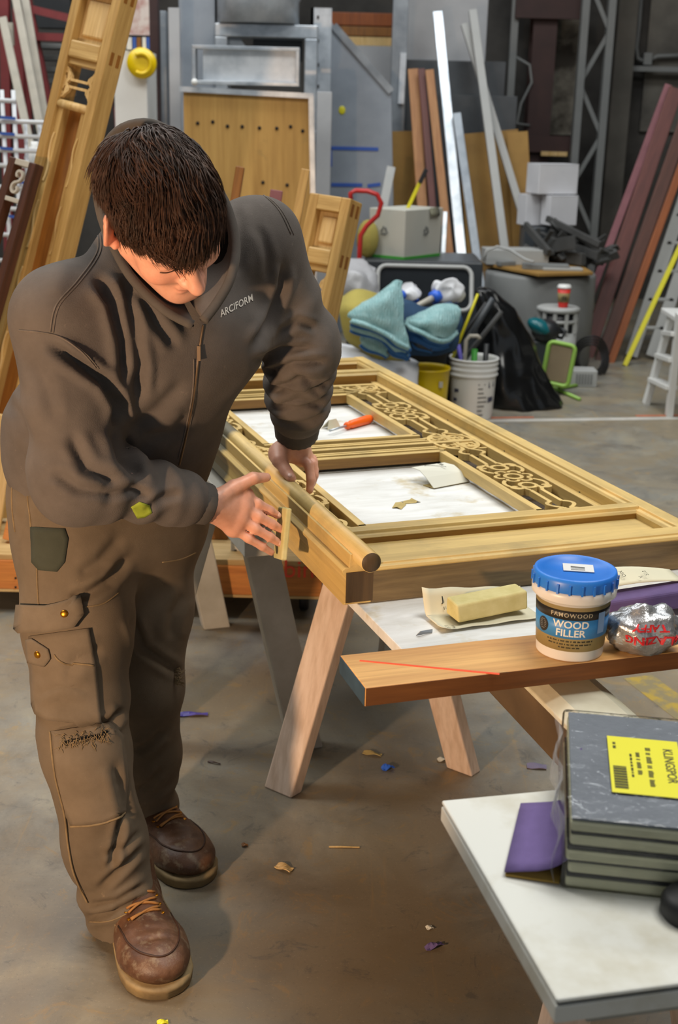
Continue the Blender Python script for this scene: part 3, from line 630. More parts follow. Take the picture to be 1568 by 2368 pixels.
# ------------------------------------------------------------------ carton, hand truck, bins, blankets
zs = at(940, 601, 8.0).z
tag(MB().box((at(846, 600, 8).x, 7.95, 0), (at(1116, 600, 8).x, 8.5, zs)).build('storage_bin', 'dgrey', bevel=.01), 'long grey storage chest under the white carton', 'chest')
a, m_, b_ = at(855, 598, 8.15), at(934, 601, 8.0), at(1016, 596, 8.3)
for q in (a, m_, b_): q.z = zs
h = at(934, 486, 8.0).z-zs; back = a+(b_-m_)
t = thing('white_carton', m_, 'white carton with green strip and recycling signs on the grey chest', 'carton')
top = [q+(q-(a+b_)/2).normalized()*.012+V(0, 0, h) for q in (a, m_, b_, back)]
MB().hexa([a, m_, b_, back]+top).build('carton_body', 'cardboard', t, .004)
mb = MB()
for u0, u1 in ((a, m_), (m_, b_)):
    nn = (u1-u0).cross(V(0, 0, 1)).normalized()*.004
    mb.hexa([u0+nn, u1+nn, u1-nn, u0-nn]+[q+V(0, 0, .016) for q in (u0+nn, u1+nn, u1-nn, u0-nn)])
mb.build('green_strip', 'greend', t)
def recycle(mb, o, X, Y, s):
    for k in range(3):
        R = Matrix.Rotation(2*PI*k/3, 2)
        for poly in ([(-.5, -.42), (.12, -.42), (.12, -.24), (-.42, -.24)], [(.1, -.55), (.38, -.33), (.1, -.11)]):
            pp = [R @ Vector(q) for q in poly]; mb.prism([(q.x*s, q.y*s) for q in pp], .002, o, X, Y)
mb = MB()
for u0, u1, ff in ((a, m_, .42), (m_, b_, .55)):
    nn = (u1-u0).cross(V(0, 0, 1)).normalized()
    recycle(mb, u0.lerp(u1, ff)+V(0, 0, h*.55)+nn*.0115, (u1-u0), V(0, 0, 1), .05)
mb.build('recycling_sign', 'ink_grey', t)
c0 = m_.lerp(b_, .62)+V(0, 0, h)
MB().grid([[c0+(b_-m_).normalized()*u+V(0, 0, -.06*w)+(b_-m_).cross(V(0, 0, 1)).normalized()*(.01+.01*(w > .2)) for w in (-.1, 0, .4, .8)] for u in (0, .05, .1)], thick=.003).build('tape_strip', plain('packing_tape', '8b8a78', .4), t)
board('tool_handle', at(938, 492, 8.2), at(985, 392, 8.2), .022, .022, 'yellow_y', 'yellow tool handle with dark grip standing behind the white carton', 'handle')
MB().beam(at(971, 423, 8.19), at(986, 391, 8.19), .026, .026).build('grip', 'black', bpy.data.objects['tool_handle'], .003)
hp = [(828, 640), (831, 598), (834, 545), (848, 522), (874, 498), (882, 470), (872, 450), (850, 442), (822, 441), (811, 447), (812, 470)]
t = thing('hand_truck', atz(820, 880, 0), 'red hand truck with a looped handle left of the white carton', 'hand truck')
pts = [at(x, y, 7.6) for x, y in hp]
MB().tube(pts, .014, 10).build('handle', 'red', t)
for x in (830, 862):
    q = at(x, 640, 7.6); MB().tube([q, V(q.x, 7.55, .1)], .014, 8).build('upright', 'red', t)
    MB().lathe([(.03, -.02), (.1, -.02), (.1, .02), (.03, .02)], (q.x, 7.6, .1), z=(1, 0, 0), n=24).build('wheel', 'black', t)
tag(MB().sphere(V(at(850, 556, 8.08).x, 8.08, zs+.115), (.07, .06, .118), 12, 8).build('burlap_sack', 'yblanket'), 'small brown sack between hand truck and white carton', 'sack')
# open tote with a lid leaning up
a, b_ = at(874, 612, 7.75), at(1092, 722, 7.55)
t = thing('storage_tote', (a.x/2+b_.x/2, 7.4, 0), 'dark grey tote with its pale rimmed lid standing open', 'tote')
zl, zt_ = b_.z, a.z
pts = [V((a.x+b_.x)/2+q.x, 7.72-.12*(.5-q.z/(zt_-zl)), (zl+zt_)/2+q.z) for q in rect_tube(None, b_.x-a.x, zt_-zl, .05)]
MB().tube(pts, .014, 8, cap=False).build('lid_rim', 'lgrey', t)
MB().hexa([V(a.x+.01, 7.62, zl), V(b_.x-.01, 7.62, zl), V(b_.x-.01, 7.64, zl), V(a.x+.01, 7.64, zl), V(a.x+.01, 7.72, zt_-.01), V(b_.x-.01, 7.72, zt_-.01), V(b_.x-.01, 7.74, zt_-.01), V(a.x+.01, 7.74, zt_-.01)]).build('lid', plain('dark_tote_lid', '1b1f23', .75, var=.2, spec=.12), t)
MB().hexa([V(a.x+.03, 7.08, 0), V(b_.x-.13, 7.08, 0), V(b_.x-.13, 7.56, 0), V(a.x+.03, 7.56, 0), V(a.x, 7.05, zl-.02), V(b_.x-.1, 7.05, zl-.02), V(b_.x-.1, 7.6, zl-.02), V(a.x, 7.6, zl-.02)]).build('tote_body', 'black_plastic', t, .01)
def cloth_obj(name, ctrl, mat, label, cat, thick=.02, nu=22, nv=22, amp=.012, freq=9, seed=0, parent=None, trim=None):
    """draped sheet through a net of control points, rippled by noise"""
    ctrl = [[Vector(q) for q in r] for r in ctrl]; A = len(ctrl); B = len(ctrl[0])
    def cr(ps, t):
        n = len(ps)-1; i = min(int(t*n), n-1); f = t*n-i
        p0, p1, p2, p3 = ps[max(i-1, 0)], ps[i], ps[i+1], ps[min(i+2, n)]
        return .5*((2*p1)+(p2-p0)*f+(2*p0-5*p1+4*p2-p3)*f*f+(3*p1-p0-3*p2+p3)*f**3)
    P = []
    for i in range(nu):
        rows = [cr(ctrl[k], i/(nu-1)) for k in range(A)]; P.append([cr(rows, j/(nv-1)) for j in range(nv)])
    P = [[q+V(mnoise.noise(q*freq+V(seed, 0, 0)), mnoise.noise(q*freq+V(0, seed, 5)), mnoise.noise(q*freq+V(3, 0, seed)))*amp for q in r] for r in P]
    o = MB().grid(P, thick=thick).build(name, mat, parent)
    if parent is None: tag(o, label, cat)
    if trim:
        edge = [r[0] for r in P]+P[-1][1:]+[r[-1] for r in reversed(P[:-1])]
        MB().tube(edge+[P[0][0]], thick*.62, 6, cap=False).build('binding', trim, o)
        b2 = [r[-2] for r in P]
    return o
def net(D, rows): return [[at(x, y, D+dd) for x, y, dd in r] for r in rows]
tag(MB().box((at(700, 800, 6.8).x, 6.66, 0), (at(925, 800, 6.8).x, 6.88, at(800, 815, 6.75).z-.08)).build('low_crate', 'mgrey', bevel=.01), 'low crate under the white drop cloth', 'crate')
cloth_obj('drop_cloth', net(6.5, [[(690, 800, .4), (780, 792, .4), (880, 812, .4), (965, 835, .35)], [(690, 830, .2), (780, 815, .15), (880, 830, .15), (970, 850, .15)], [(700, 920, .05), (790, 900, 0), (890, 905, .0), (968, 910, .05)], [(700, 1030, .0), (790, 1000, 0), (890, 990, .0), (966, 980, .0)]]), 'cloth_w', 'white drop cloth hanging down behind the carved door', 'cloth', .012, amp=.02)
cloth_obj('plastic_sheet', net(7.0, [[(780, 605, .2), (830, 603, .2), (868, 625, .2)], [(785, 640, .0), (830, 635, -.03), (872, 650, .05)], [(780, 690, .0), (840, 690, -.06), (880, 690, .0)]]), 'bag_grey', 'crumpled grey plastic sheet beside the leaning small door leaf', 'plastic sheet', .015, amp=.025, freq=14)
cloth_obj('mustard_blanket', net(6.75, [[(785, 690, .1), (830, 672, .05), (880, 690, .1)], [(790, 720, -.05), (840, 720, -.1), (900, 740, 0)], [(800, 770, -.05), (860, 800, -.12), (920, 815, -.02)], [(830, 800, -.04), (880, 832, -.12), (945, 835, -.02)]]), 'yblanket', 'mustard yellow blanket under the teal moving blankets', 'blanket', .03, amp=.02)
def quilt():
    m, nt, b = new_mat('teal_quilted_blanket'); v = coords(nt); tc = nt.nodes.new('ShaderNodeTexWave'); tc.inputs['Scale'].default_value = 22; tc.inputs['Distortion'].default_value = 6; tc.inputs['Detail'].default_value = 2; tc.inputs['Detail Scale'].default_value = 1.2
    nt.links.new(v, tc.inputs['Vector']); n = noise(nt, v, 24, 4)
    nt.links.new(ramp(nt, n, [(.3, sr('7aa3a5')), (.7, sr('98babb'))]), b.inputs['Base Color']); b.inputs['Roughness'].default_value = .95
    bump(nt, b, tc.outputs['Fac'], .5, .006); return m
MT['blanket'] = quilt()
def blanket(ctrl, edges, label):
    """main folded sheet plus hanging folds, each fold edged with blue binding"""
    o = cloth_obj('moving_blanket', ctrl, 'blanket', label, 'blanket', .016, nu=30, nv=30, amp=.012, freq=12)
    for pts, drop, back, col in edges:
        up = [at(x, y, D) for x, y, D in smooth3(pts)]; rows = []
        for k in range(7):
            f = k/6; rows.append([p+V(.006*math.sin(9*f+i*.5), -.03*math.sin(PI*f)+back*f, -drop*f*(1+.12*math.sin(i*.45))) for i, p in enumerate(up)])
        fo = MB().grid(rows, thick=.012).build('hanging_fold', col, o)
        MB().tube(rows[-1], .015, 8).build('binding', 'blanket_trim', fo)
    return o
def smooth3(pts, n=6):
    out = []; P = [np.array(p, float) for p in pts]
    for i in range(len(P)-1):
        p0, p1, p2, p3 = P[max(i-1, 0)], P[i], P[i+1], P[min(i+2, len(P)-1)]
        for k in range(n):
            t = k/n; out.append(tuple(.5*((2*p1)+(p2-p0)*t+(2*p0-5*p1+4*p2-p3)*t*t+(3*p1-p0-3*p2+p3)*t**3)))
    return out+[tuple(P[-1])]
blanket(net(6.5, [[(868, 688, .22), (912, 654, .18), (928, 656, .2)], [(836, 706, .02), (888, 690, -.04), (930, 694, .08)], [(808, 724, -.02), (884, 735, -.08), (934, 748, .0)], [(806, 732, -.02), (882, 768, -.08), (946, 805, -.02)]]),
        [([(812, 742, 6.5), (850, 752, 6.47), (890, 772, 6.45), (920, 792, 6.46), (944, 806, 6.5)], .05, .03, 'blanket'), ([(812, 736, 6.47), (850, 746, 6.44), (890, 766, 6.42), (920, 786, 6.43), (945, 800, 6.47)], .025, .0, 'blanket'), ([(836, 762, 6.56), (866, 776, 6.54), (896, 796, 6.52)], .08, .02, 'blanket'), ([(900, 780, 6.5), (922, 796, 6.48), (942, 808, 6.5)], .06, .02, 'blanket_trim')],
        'left teal quilted moving blanket with blue binding, folded to a peak')
blanket(net(6.58, [[(945, 736, .15), (985, 722, .12), (1020, 704, .18), (1052, 708, .22)], [(938, 742, .02), (985, 735, -.03), (1025, 716, .02), (1062, 722, .1)], [(945, 752, -.02), (990, 752, -.08), (1030, 748, -.04), (1062, 742, .06)], [(975, 766, -.02), (1005, 778, -.06), (1030, 782, -.02), (1050, 765, .05)]]),
        [([(936, 742, 6.58), (948, 752, 6.55), (975, 764, 6.52), (1000, 776, 6.52), (1030, 784, 6.56), (1056, 762, 6.66)], .022, .0, 'blanket'), ([(938, 750, 6.6), (955, 768, 6.57), (985, 784, 6.56), (1012, 790, 6.58), (1035, 786, 6.6)], .035, .02, 'blanket_trim'), ([(946, 762, 6.62), (970, 784, 6.6), (1000, 796, 6.6)], .045, .02, 'black_plastic')],
        'right teal quilted moving blanket with blue binding, lying folded')
cloth_obj('moving_blanket', net(6.66, [[(925, 690, .2), (950, 700, .12), (985, 715, .1), (1040, 700, .22)], [(930, 730, .04), (952, 740, .0), (990, 750, .02), (1066, 735, .12)], [(900, 780, -.02), (955, 800, -.03), (1000, 806, -.02), (1060, 775, .1)], [(905, 815, -.03), (955, 822, -.03), (1000, 820, -.02), (1050, 810, .1)]]), plain('navy_blanket', '22405e', .9), 'dark blue edged moving blanket layered behind the two teal ones', 'blanket', .02, amp=.014)
tag(MB().hexa([V(at(800, 800, 6.9).x, 6.9, 0), V(at(1035, 800, 6.9).x, 6.9, 0), V(at(1035, 800, 6.9).x, 7.03, 0), V(at(800, 800, 6.9).x, 7.03, 0)]+[V(at(800, 800, 6.9).x, 6.9, .42), V(at(1035, 800, 6.9).x, 6.9, .4), V(at(1035, 800, 6.9).x, 7.03, .4), V(at(800, 800, 6.9).x, 7.03, .42)]).build('black_crate', 'black_plastic', bevel=.01), 'black crate under the heap of moving blankets', 'crate')
# cloth-wrapped heads with blue tape
for i, (c, e, s) in enumerate((((945, 678), (905, 690), .8), ((1035, 672), (970, 705), 1.05))):
    a, b_ = at(*c, 6.95), at(*e, 6.85)
    t = thing('wrapped_brush', a, ['small white cloth bundle tied with bright blue tape, left one', 'large white cloth bundle tied with bright blue tape on a stick'][i], 'cloth bundle')
    mb = MB().sphere(a, (.085*s, .06*s, .058*s), 36, 24)
    mb.v = [q+V(mnoise.noise(q*22), mnoise.noise(q*22+V(7, 0, 0)), mnoise.noise(q*22+V(0, 7, 0)))*.034 for q in mb.v]
    mb.build('cloth_wrap', 'cloth_w', t)
    d = (b_-a).normalized()
    MB().tube([a+d*.06*s, a+d*.1*s], .034*s, 12).tube([a-d*.05*s+V(.0, 0, -.045*s), a-d*.075*s+V(0, 0, -.07*s)], .03*s, 12).build('tape_band', 'blue_b', t)
    MB().tube([a+d*.09*s, a+d*.24*s], [.018*s, .012*s], 10).build('handle', 'white_old', t)
# buckets
def bucket(name, c, r, h, mat, label, rings=True):
    t = thing(name, c, label, 'bucket')
    pr = [(r*.86, 0), (r*.88, .006), (r*.95, h*.68), (r*.955, h*.70)]
    if rings:
        for k in range(3):
            z = h*(.72+.09*k); pr += [(r*1.02, z), (r*1.03, z+.006), (r*1.0, z+.012), (r*.97, z+.02)]
    pr += [(r, h-.012), (r*1.03, h-.01), (r*1.03, h), (r*.97, h), (r*.95, h-.02), (r*.9, h*.6), (r*.85, .02), (.001, .02)]
    MB().lathe(pr, c, n=40).build('bucket_body', mat, t); return t
yc = atz(990, 945, 0); yc.z = 0
t = bucket('yellow_bucket', V(yc.x-.035, 6.76, 0), .118, .31, 'yellow', 'yellow bucket standing left of the white bucket', False)
MB().box((yc.x+.02, 6.65, .22), (yc.x+.04, 6.66, .25)).build('label', 'white_old', t)
wcx = at(1089, 950, 6.95).x
t = bucket('white_bucket', V(wcx, 6.95, 0), .134, .335, 'white_plastic', 'white ribbed bucket full of tools beside the black bag')
def cyl(c, r, dr=.002): return lambda p: V(c.x+(r+dr+p.z)*math.sin(p.x/r), c.y-(r+dr+p.z)*math.cos(p.x/r), c.z+p.y)
f = cyl(V(wcx, 6.95, .12), .125, .001); mb = MB()
for k in range(8):
    mb.add([f(V(x, .08-k*.024+y, z)) for z in (0, .001) for x, y in ((.02, 0), (.062+.015*math.sin(k*5), 0), (.062+.015*math.sin(k*5), .007), (.02, .007))], [(0, 3, 2, 1), (4, 5, 6, 7), (0, 1, 5, 4), (1, 2, 6, 5), (2, 3, 7, 6), (3, 0, 4, 7)])
mb.build('printed_lines', 'ink_grey', t)
mb = MB()
for x, y, w, hh in ((.085, .06, .045, .035), (.085, -.02, .04, .03), (-.12, .03, .03, .022), (-.125, -.02, .025, .02)):
    mb.add([f(V(xx, yy, z)) for z in (0, .001) for xx, yy in ((x, y), (x+w, y+.006), (x+w, y+hh), (x, y+hh))], [(0, 3, 2, 1), (4, 5, 6, 7), (0, 1, 5, 4), (1, 2, 6, 5), (2, 3, 7, 6), (3, 0, 4, 7)])
mb.build('printed_patch', plain('navy_print', '3f4257', .6), t)
bc = V(wcx, 6.95, 0)
tools = [('paint_stirrer', [(.0, -.02, .06), (-.09, .0, .40)], .012, 'purple', 'purple handle standing in the white bucket'),
         ('bent_rod', [(-.055, -.03, .05), (-.05, -.03, .43), (-.03, -.03, .455), (.01, -.03, .455), (.025, -.03, .44)], .011, 'white_old', 'cream bent rod hooking over above the white bucket'),
         ('scraper', [(.0, .0, .06), (.0, -.02, .38)], .017, 'greend', 'green handled tool standing in the white bucket'),
         ('brush_handle', [(.06, 0, .06), (.065, -.01, .41)], .015, 'black_plastic', 'black handled brush standing in the white bucket')]
for nm, pts, r, mm, lb in tools: tag(MB().tube([bc+V(*q) for q in pts], r, 10).build(nm, mm), lb, 'tool')
stick = [((1040, 845), (1105, 680), .009, 'yellow_y', 'yellow green stick leaning against the black bag'), ((1030, 870), (1140, 690), .02, 'dgrey', 'dark green umbrella like roll leaning on the black bag'), ((1035, 880), (1160, 720), .016, 'scrap', 'grey dusty rod leaning on the black bag, lowest'), ((1020, 850), (1125, 700), .013, 'black', 'black rod leaning on the black bag behind others')]
for i, (a, b_, r, mm, lb) in enumerate(stick):
    p0, p1 = at(*a, 7.0+.05*i), at(*b_, 6.92+.04*i)
    tag(MB().tube([p0, p1], [r, r*.8], 10).build('leaning_stick', mm), lb, 'stick')
# black bin liner
bl_ = atz(1150, 950, 0); br_ = atz(1305, 950, 0)
prof = []
def bag():
    rows = []; n = 44
    # centre x (px), half width (px), y (px)
    sec = [(1196, 104, 949), (1195, 106, 930), (1182, 98, 895), (1170, 86, 850), (1168, 72, 810), (1162, 60, 770), (1152, 52, 735), (1138, 40, 705), (1128, 32, 685), (1120, 24, 670), (1118, 12, 664)]
    P = []
    for cx_, hw, y in sec:
        c = at(cx_, y, 7.3); w = abs(at(cx_+hw, y, 7.3).x-c.x); ring = []
        for k in range(n):
            a = 2*PI*k/n; rip = 1+.07*math.sin(a*7+c.z*9)+.05*math.sin(a*13+2-c.z*14)
            ring.append(V(c.x+w*math.cos(a)*(1+.04*math.sin(a*9+c.z*20)), 7.3+min(w*.75, .22)*math.sin(a)*rip, max(c.z, .002)))
        P.append(ring+[ring[0]])
    # refine between sections
    Q = []
    for i in range(len(P)-1):
        for s in range(4): Q.append([P[i][k].lerp(P[i+1][k], s/4) for k in range(n+1)])
    Q.append(P[-1]); Q.append([sum(P[-1][:n], V(0, 0, 0))/n]*(n+1))
    Q = [[q+V(mnoise.noise(q*11), mnoise.noise(q*11+V(9, 0, 0)), mnoise.noise(q*7+V(0, 9, 0))*.4)*.022*(1 if q.z > .05 else .3) for q in r] for r in Q]
    Q = [[V(q.x, q.y, max(q.z, .001)) for q in r] for r in Q]
    for r in Q: r[-1] = r[0]
    return Q
tag(MB().grid(bag()).build('rubbish_bag', 'bag', weld=True), 'full black rubbish bag standing behind the white bucket', 'rubbish bag')
# ------------------------------------------------------------------ rolling cart with door leaves behind the man
DZ = .205
t = thing('lumber_cart', V(-.55, 4.3, 0), 'low rolling timber cart with red lettering behind the carpenter', 'cart')
MT['pine_x'] = wood('orange_pine', 'dd9246', 'bd7234', 0, .5); MT['ply_top'] = wood('pale_deck_board', 'd6ba86', 'bb9a62', 0, .6)
xr = at(745, 1330, 3.9).x
MB().box((-1.7, 3.9, .085), (xr, 3.94, .185)).build('front_board', 'pine_x', t, .003)
MB().box((-1.7, 3.9, .075), (xr, 3.945, .085)).build('lower_lip', 'ply_top', t, .002)
MB().box((-1.7, 4.9, .085), (xr, 4.94, .185)).build('rear_board', 'pine_x', t, .003)
MB().box((xr-.04, 3.94, .085), (xr, 4.9, .185)).build('end_board', 'pine_x', t, .003)
MB().box((-1.7, 3.905, .185), (xr, 4.94, DZ)).build('deck', 'ply_top', t, .002)
for x, y in ((xr-.06, 4.0), (xr-.06, 4.8), (-1.5, 4.0)):
    w = MB().lathe([(.012, -.016), (.034, -.016), (.04, -.01), (.04, .01), (.034, .016), (.012, .016)], (x, y, .04), z=(1, 0, .0), n=24).build('caster', 'black', t)
    MB().box((x-.024, y-.02, .06), (x+.024, y+.02, .078)).build('caster_fork', 'dgrey', w)
f = planef(at(682, 1318, 3.899), V(1, 0, 0), V(0, 0, 1)); mb = MB()
add_text(mb, 'Cabinet', .085, f, depth=.0008); mb.build('red_lettering', plain('red_spray_paint', 'ff5a3a', .6), t)
for y, x in ((1337, 36), (1358, 36), (1318, 646)): MB().tube([at(x, y, 3.897), at(x, y, 3.91)], .004, 8).build('screw_hole', 'hole', t)
_rib = 0
def scroll_ribbon(mb, pts, w, z0, z1, fn):
    """flat fretwork ribbon along a 2-D path, w wide, from z0 to z1"""
    global _rib; _rib = (_rib+1) % 17; z1 = z1+_rib*.00012 if z1 > z0 else z1; z0 = z0-_rib*.00005
    pts = [Vector(p) for p in pts]; n = len(pts); L = []; Rr = []
    for i in range(n):
        d = (pts[min(i+1, n-1)]-pts[max(i-1, 0)]); d = d.normalized() if d.length > 1e-9 else Vector((1, 0)); p = Vector((-d.y, d.x))
        L.append(pts[i]+p*w/2); Rr.append(pts[i]-p*w/2)
    vs = []
    for i in range(n):
        for q, z in ((L[i], z0), (Rr[i], z0), (Rr[i], z1), (L[i], z1)): vs.append(fn(q.x, q.y, z))
    fs = [(0, 3, 2, 1), tuple(4*(n-1)+k for k in range(4))]
    for i in range(n-1):
        for k in range(4): fs.append((4*i+k, 4*i+(k+1) % 4, 4*i+4+(k+1) % 4, 4*i+4+k))
    mb.add(vs, fs)
def spiral(cx, cy, r0, r1, a0, a1, n=16, sy=1.0):
    return [(cx+(r0+(r1-r0)*k/n)*math.cos(a0+(a1-a0)*k/n), cy+sy*(r0+(r1-r0)*k/n)*math.sin(a0+(a1-a0)*k/n)) for k in range(n+1)]
def bez(p0, p1, p2, p3, n=12):
    return [tuple((1-t)**3*a+3*(1-t)**2*t*b+3*(1-t)*t*t*c+t**3*d for a, b, c, d in zip(p0, p1, p2, p3)) for t in [k/n for k in range(n+1)]]
def fret_band(mb, L, Wd, z0, z1, fn, medallion=True, rib=.0065):
    """fretwork strip: scroll corners, double bars and a flower medallion; x runs 0..L along it, y -Wd/2..Wd/2"""
    h = Wd/2
    def put(p, w=rib): scroll_ribbon(mb, p, w, z0, z1, fn)
    e = min(.13, L*.2)
    for s, x0 in ((1, 0), (-1, L)):
        X = lambda x: x0+s*x
        for y in (1, -1):
            put([(X(a), y*b) for a, b in bez((0, h*.95), (e*.35, h*1.0), (e*.55, h*.55), (e*.62, h*.15))])
            put([(X(a), y*b) for a, b in spiral(e*.3, h*.36, h*.42, h*.1, 2.6, -3.6)])
            put([(X(a), y*b) for a, b in bez((e*.62, h*.15), (e*.75, h*.55), (e*.9, h*.7), (e*1.0, h*.26))])
            put([(X(a), y*b) for a, b in bez((e*.05, h*.1), (e*.2, -h*.05), (e*.4, h*.05), (e*.62, h*.15))])
    m0, m1 = (L/2-.115, L/2+.115) if medallion else (L/2, L/2)
    for a, b_ in (((e*1.0, m0), (m1, L-e*1.0)) if medallion else ((e, L-e),)):
        for y in (1, -1): put([(a, y*h*.24), (b_, y*h*.24)], rib*1.05)
    if medallion:
        c = L/2
        put(spiral(c, 0, h*.34, h*.34, 0, 2*PI, 20))
        for k in range(6):
            a = PI/6+k*PI/3; put(spiral(c+h*.56*math.cos(a), h*.56*math.sin(a), h*.24, h*.2, a-1.9, a+1.9, 12), rib*.85)
        for s in (1, -1):
            put(spiral(c+s*.075, 0, h*.33, h*.33, 0, 2*PI, 16), rib)
            for y in (1, -1):
                put([(c+s*a, y*b) for a, b in bez((.03, h*.6), (.05, h*1.0), (.085, h*.95), (.1, h*.45))])
                put([(c+s*a, y*b) for a, b in spiral(.088, h*.62, h*.28, h*.08, -1.2, 4.0)])
                put([(c+s*a, y*b) for a, b in bez((.085, h*.3), (.1, h*.4), (.112, h*.3), (.115, h*.24))])
def leaf(name, p_base, p_top, w, th, label, xdir, small=False):
    R = basis(p_top-p_base, xdir); L = (p_top-p_base).length; t = thing(name, p_base, label, 'door leaf', R=R)
    st = .035; B = lambda: MB()
    for s in (-1, 1):
        B().box((s*w/2-(st if s > 0 else 0), -th/2, 0), (s*w/2+(st if s < 0 else 0), th/2, L)).build('stile', 'oak', t, .004, local=True)
    ph = w*.78; z1 = L-.05
    B().box((-w/2+st, -th/2, L-.05), (w/2-st, th/2, L)).build('rail', 'oak_x', t, .003, local=True)
    zr = z1-ph
    B().box((-w/2+st, -th/2, zr-.055), (w/2-st, th/2, zr)).build('rail', 'oak_x', t, .006, local=True)
    B().box((-w/2+st, -th*.1, zr), (w/2-st, th*.1, z1)).build('panel', 'pine', t, .002, local=True)
    B().box((-w/2+st+.016, -th*.22, zr+.02), (w/2-st-.016, 0, z1-.016)).build('raised_panel', 'pine', t, .006, local=True)
    zl = zr-.055; lh = .12
    B().box((-w/2+st, -th*.36, zl-.02), (w/2-st, th*.3, zl)).build('lattice_rail', 'oak_x', t, .002, local=True)
    mb = MB(); fret_band(mb, w-2*st, lh*.8, -th*.34, -th*.2, lambda x, y, z: V(x-(w/2-st), z, zl-.02-lh/2+y), False, .008); mb.build('fretwork', 'pine', t, local=True)
    B().tube([V(-w/2+st, -th*.3, zl-lh-.03), V(w/2-st, -th*.3, zl-lh-.03)], .014, 12).build('rod', 'pine', t, local=True)
    iw = w-2*st
    for s in (-1, 1):
        B().box((s*(iw/2-.012)-.012, -th*.34, .2), (s*(iw/2-.012)+.012, th*.3, zl-lh-.03)).build('inner_bar', 'oak', t, .002, local=True)
        mb = MB(); n = max(2, int((zl-lh-.2)/.22))
        for k in range(n):
            zz = .24+(zl-lh-.3)*k/n
            scroll_ribbon(mb, [(s*(iw/2-.012)+.006*math.sin(q*6.28), zz+.16*q) for q in np.linspace(0, 1, 14)], .006, -th*.38, -th*.33, lambda x, y, z: V(x, z, y))
        mb.build('carved_strip', 'pine', t, local=True)
    B().box((-iw/2+.02, th*.05, .2), (iw/2-.02, th*.15, zl-lh-.02)).build('back_panel', 'oak_brown', t, .001, local=True)
    B().box((-w/2+st, -th/2, 0), (w/2-st, th/2, .2)).build('bottom_rail', 'oak_x', t, .004, local=True)
    for zz in (L-.035, zr-.03):
        for k in (-.2, .2): B().box((w/2-.001, th*k-.008, zz-.02), (w/2+.001, th*k+.008, zz+.02)).build('tenon_end', 'oak_brown', t, local=True)
    return t
def on_cart(px, D, off=0): p = at(px, 1290, D); p.z = DZ+off; return p
leaf('carved_door_leaf', on_cart(-32, 4.25, .04), at(252, -40, 4.45), .195, .085, 'tall narrow carved golden door leaf leaning upright on the cart', V(.89, -.46, 0))
leaf('carved_door_leaf', on_cart(620, 4.2, .03), at(778, 458, 4.4), .16, .085, 'shorter carved golden door leaf leaning behind the carpenter, right side', V(.88, -.46, .15))
board('loose_stile', on_cart(560, 4.3, .02), at(707, 392, 4.5), .03, .03, 'oak', 'loose rounded golden stile leaning left of the shorter door leaf', 'stile')
board('loose_stile', on_cart(430, 4.45, .02), at(556, 386, 4.6), .03, .03, 'oak_brown', 'brown stile whose tip shows above the left shoulder', 'stile')
board('mauve_plank', on_cart(545, 4.6, .02), at(640, 440, 4.75), .045, .02, 'mauve', 'mauve plank leaning behind the left shoulder', 'plank')
board('golden_plank', on_cart(500, 4.5, .02), at(610, 800, 4.6), .1, .03, 'pine', 'golden plank on the cart showing under the bent left arm', 'plank')
# dark carved frame
R = basis(at(60, 372, 4.3)-at(-60, 800, 4.2), V(.8, -.5, 0)); p0 = at(-75, 860, 4.2)
t = thing('dark_carved_frame', p0, 'dark brown carved frame leaning at the left edge of the picture', 'frame', R=R); L = (at(60, 372, 4.3)-p0).length
for s in (-1, 1): MB().box((s*.048-.015, -.02, 0), (s*.048+.015, .02, L)).build('stile', 'darkwood', t, .003, local=True)
MB().box((-.033, -.018, L-.02), (.033, .018, L)).build('rail', 'white_old', t, .002, local=True)
MB().box((-.033, -.018, L-.14), (.033, .018, L-.125)).build('rail', 'white_old', t, .002, local=True)
mb = MB()
scroll_ribbon(mb, spiral(0, L-.05, .022, .006, -1.5, 4.2), .008, -.02, -.008, lambda x, y, z: V(x, z, y)); scroll_ribbon(mb, spiral(.0, L-.095, .022, .006, 1.5, 7.4), .008, -.02, -.008, lambda x, y, z: V(x, z, y))
mb.build('carved_scroll', 'white_old', t, local=True)
tag(MB().box((p0.x-.14, p0.y-.1, DZ), (p0.x+.02, p0.y+.02, p0.z)).build('wooden_box', 'pine', bevel=.004), 'wooden box under the dark carved frame', 'box')
# upright rack post with plywood blocks
q = at(26, 700, 4.5)
t = thing('rack_post', V(q.x, 4.5, DZ), 'pale timber rack post with plywood blocks at left edge', 'rack post')
MB().box((q.x-.015, 4.49, DZ), (q.x+.015, 4.53, at(26, 640, 4.5).z)).build('post', 'pine', t, .002)
for x0, y0, x1, y1 in ((4, 626, 66, 696), (7, 766, 44, 816)):
    a, b_ = at(x0, y0, 4.46), at(x1, y1, 4.46)
    bk = MB().box((a.x, 4.46, b_.z), (b_.x, 4.49, a.z)).build('plywood_block', 'ply', t, .002)
    for fx, fz in ((.35, .2), (.4, .75)): MB().tube([V(a.x+(b_.x-a.x)*fx, 4.457, b_.z+(a.z-b_.z)*fz), V(a.x+(b_.x-a.x)*fx, 4.462, b_.z+(a.z-b_.z)*fz)], .003, 8).build('screw', 'hole', bk)
a, b_ = at(470, 1200, 4.15), at(530, 1278, 4.15)
tag(MB().box((a.x, 4.1, DZ), (b_.x, 4.22, a.z)).build('wood_block', 'oak_brown', bevel=.004), 'brown wood block standing on the cart behind the legs', 'block')
a, b_ = at(534, 1215, 4.0), at(600, 1288, 4.0)
t = thing('white_plate', V((a.x+b_.x)/2, 4.0, DZ), 'white plate with screw holes standing on the cart beside the trestle leg', 'plate')
MB().box((a.x, 3.99, DZ), (b_.x, 4.0, a.z)).build('plate', 'white', t, .002)
